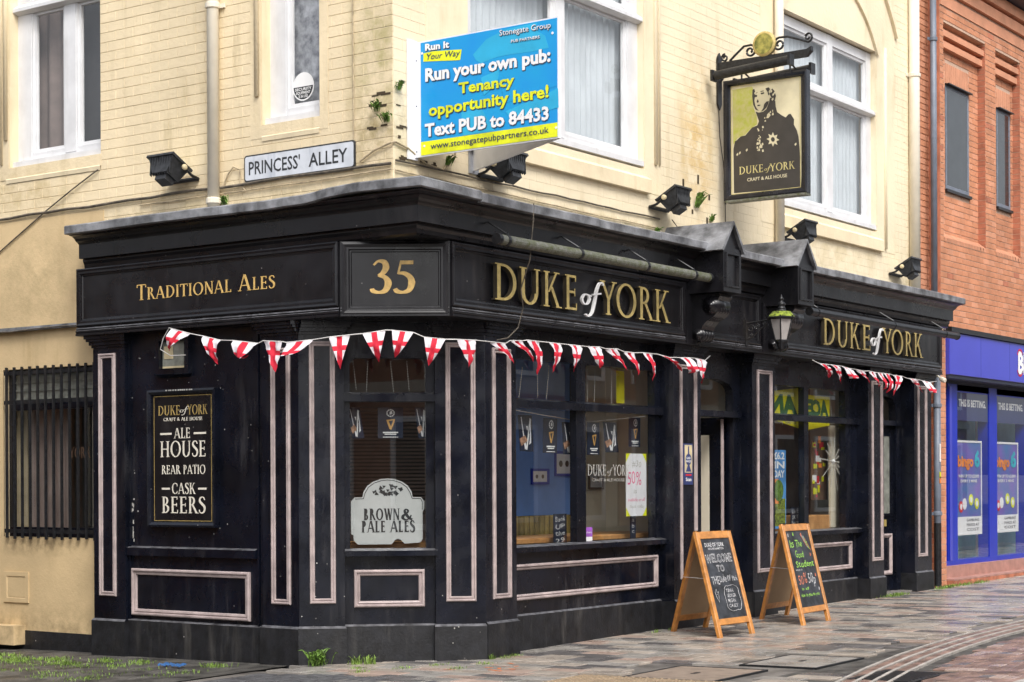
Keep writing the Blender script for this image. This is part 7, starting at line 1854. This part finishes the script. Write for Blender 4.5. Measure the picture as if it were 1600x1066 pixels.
# ================================================================== WEEDS AND GRASS
def tuft(name, label, cat, pts, mt, seed, hmin, hmax, w, n, spread, kind=None, group=None, leafy=False, normal=None):
    r = random.Random(seed); b = MB()
    for i in range(n):
        p = r.choice(pts); x = p[0] + r.gauss(0, spread[0]); y = p[1] + r.gauss(0, spread[1]); z = p[2] if len(p) > 2 and p[2] is not None else gz(x, y) - .004
        a = r.uniform(0, 6.28); h = r.uniform(hmin, hmax); l = r.uniform(.2, 1.0) * h
        dx, dy = math.cos(a), math.sin(a); wx, wy = -dy * w / 2, dx * w / 2
        if normal: dx, dy = dx * .4 + normal[0], dy * .4 + normal[1]
        p1 = (x + dx * l * .35, y + dy * l * .35, z + h * .7); p2 = (x + dx * l, y + dy * l, z + h * r.uniform(.75, 1.0))
        if leafy:
            m_ = (x + dx * l * .7, y + dy * l * .7, z + h * .9)
            b.mesh([(x, y, z), p1, p2, (m_[0] + wx * 2, m_[1] + wy * 2, m_[2]), (m_[0] - wx * 2, m_[1] - wy * 2, m_[2] + .004)], [(0, 1, 3), (1, 3, 2, 4)])
        else: b.mesh([(x - wx, y - wy, z), (x + wx, y + wy, z), (p1[0] + wx * .8, p1[1] + wy * .8, p1[2]), (p1[0] - wx * .8, p1[1] - wy * .8, p1[2]), p2], [(0, 1, 2, 3), (3, 2, 4)])
    o = b.build(name, mt); tag(o, label, cat, group, kind); return o
gp_ = []
r = random.Random(2)
for i in range(46):
    y = r.uniform(1.7, 6.5); gp_.append((-1.50 - r.uniform(0, .42) - .02 * (y - 2), y))
tuft('grass', 'bright grass growing along the foot of the alley wall', 'grass', gp_, 'leaf2', 5, .012, .045, .007, 2600, (.05, .07), kind='stuff')
tuft('grass', 'sparse grass blades in the cracks further out in the alley', 'grass', [(-1.95 - r.uniform(0, .9), r.uniform(1.6, 6)) for i in range(40)], 'leaf2', 6, .012, .03, .005, 1500, (.08, .08), kind='stuff')
# grass between the paving joints by the corner
js = [(-1.15, .55), (-.95, .2), (-.6, .08), (-.35, -.25), (.15, -.1), (-1.35, .35), (-.8, -.25), (.35, -.06)]
tuft('grass', 'small grass tufts in the paving joints at the canted corner', 'grass', js, 'leaf2', 7, .01, .035, .005, 500, (.05, .04), kind='stuff')
tuft('grass', 'low weeds at the foot of the brick pier', 'grass', [(10.6, -.12), (10.9, -.05), (11.3, -.1), (11.9, -.12), (9.0, -.06), (8.95, -.1)], 'leaf2', 8, .015, .06, .008, 700, (.18, .03), kind='stuff')
tuft('weed', 'leafy weed growing at the left foot of the canted corner', 'weed', [(-1.14, 1.02)], 'leaf', 9, .05, .17, .016, 90, (.035, .03), leafy=True)
tuft('weed', 'spiky grass clump beside the leafy weed at the canted corner', 'weed', [(-.86, .80), (-.78, .72)], 'leaf2', 10, .04, .10, .008, 120, (.03, .03))
tuft('weed', 'tiny weed at the foot of the right canted pilaster', 'weed', [(.02, -.05)], 'leaf2', 11, .02, .06, .007, 50, (.02, .01))
tuft('weed', 'small weed at the foot of the left pavement board', 'weed', [(3.3, -.0), (3.0, .0)], 'leaf2', 12, .02, .05, .006, 40, (.04, .01))
wl = (('weed hanging from the masonry at the upper left of the letting board', (-.93, .235, 5.0)), ('bright fern and root sprouting beside the building corner', (-.995, .42, 4.83)), ('small green sprout on the alley wall at the corner', (-1.0, .30, 4.72)), ('mossy weed under the letting board', (-.36, .235, 4.60)), ('drooping weed low under the letting board', (-.25, .235, 4.44)),
      ('low weed on the wall between the floodlight and the pediment block', (4.05, .235, 4.62)), ('taller brown and green weed above the left pediment block', (4.3, .235, 4.62)), ('weed behind the left pediment block', (4.62, .235, 4.50)), ('bright green weed below the floodlight left of the hanging sign', (3.35, .20, 4.20)), ('small weed on the lead above the alley fascia', (-1.25, 2.0, 4.13)))
for i, (l, p) in enumerate(wl):
    tuft('wall_weed', l, 'weed', [p], 'leaf', 20 + i, .03, .10 if i != 6 else .19, .011, 46, (.022, .004) if p[1] < .3 else (.004, .022), leafy=True, group='weeds sprouting from the pub walls', normal=(0, -.8) if p[1] < .26 else (-.8, 0))
tuft('moss', 'moss on the lead along the street cornice', 'moss', [(x_ * .37 - 1.0, .16, 4.155) for x_ in range(30)], 'moss', 40, .005, .03, .012, 900, (.12, .02), kind='stuff')
# missing paint and exposed roots on the corner
b = MB(); rr = random.Random(17)
for i in range(12):
    y, z = .27 + rr.uniform(0, .22), rr.choice([4.60, 4.69, 4.88, 4.98]) + rr.uniform(-.012, .012); l = rr.uniform(.03, .11)
    b.box(AL, -y - l, -y, .978, .9808 + i * .0001, z, z + rr.uniform(.008, .03))
for i in range(26):
    x, z = -.95 + rr.uniform(0, .55), rr.choice([4.42, 4.60, 4.69, 4.88, 4.98]) + rr.uniform(-.012, .012); l = rr.uniform(.03, .12)
    b.box(ST, x, x + l, -.2515, -.2490 + i * .00008, z, z + rr.uniform(.008, .025))
for x, z, h in ((4.35, 4.9, .1), (4.55, 4.45, .1), (4.6, 4.75, .06), (4.22, 4.55, .05), (4.02, 4.82, .09), (3.92, 4.62, .07), (4.98, 4.75, .07)): b.box(ST, x, x + .035, -.2515, -.2485, z, z + h)
tag(b.build('mortar_decay', 'twig', upw), kind='stuff')
# paint chips on the black front
b = MB(); rr = random.Random(23)
for i in range(34):
    u, z = -rr.uniform(1.72, 3.45), rr.uniform(1.02, 2.9); s_ = rr.uniform(.002, .0065); q = [(u + s_ * math.cos(k * 1.3), z + s_ * 1.4 * math.sin(k * 1.3)) for k in range(5)]; b.prism(AL, q, 1.0801, 1.0812, 0, False)
for i in range(34):
    u, z = rr.uniform(.02, 1.66), rr.uniform(.05, 1.0); n_ = .001 if z > .34 else .0285
    if .41 < u < 1.23: continue
    s_ = rr.uniform(.003, .007); q = [(u + s_ * math.cos(k * 1.3), z + s_ * math.sin(k * 1.3)) for k in range(5)]; b.prism(CH, q, n_, n_ + .0012, 0, False)
for i in range(14):
    u = -3.47 + rr.uniform(.0, .06); z = rr.uniform(1.0, 1.45); b.box(AL, u, u + rr.uniform(.006, .014), 1.0802, 1.0815 + i * .0001, z, z + rr.uniform(.01, .06))
for i in range(12):
    u = -3.16 + i * .03 + rr.uniform(0, .02); b.box(AL, u + .25, u + .27, 1.143, 1.1445, 2.472, 2.484)
tag(b.build('paint_chips', 'etch', dw), kind='stuff')
print('objects', len(bpy.data.objects), 'bricks', n1, n2)
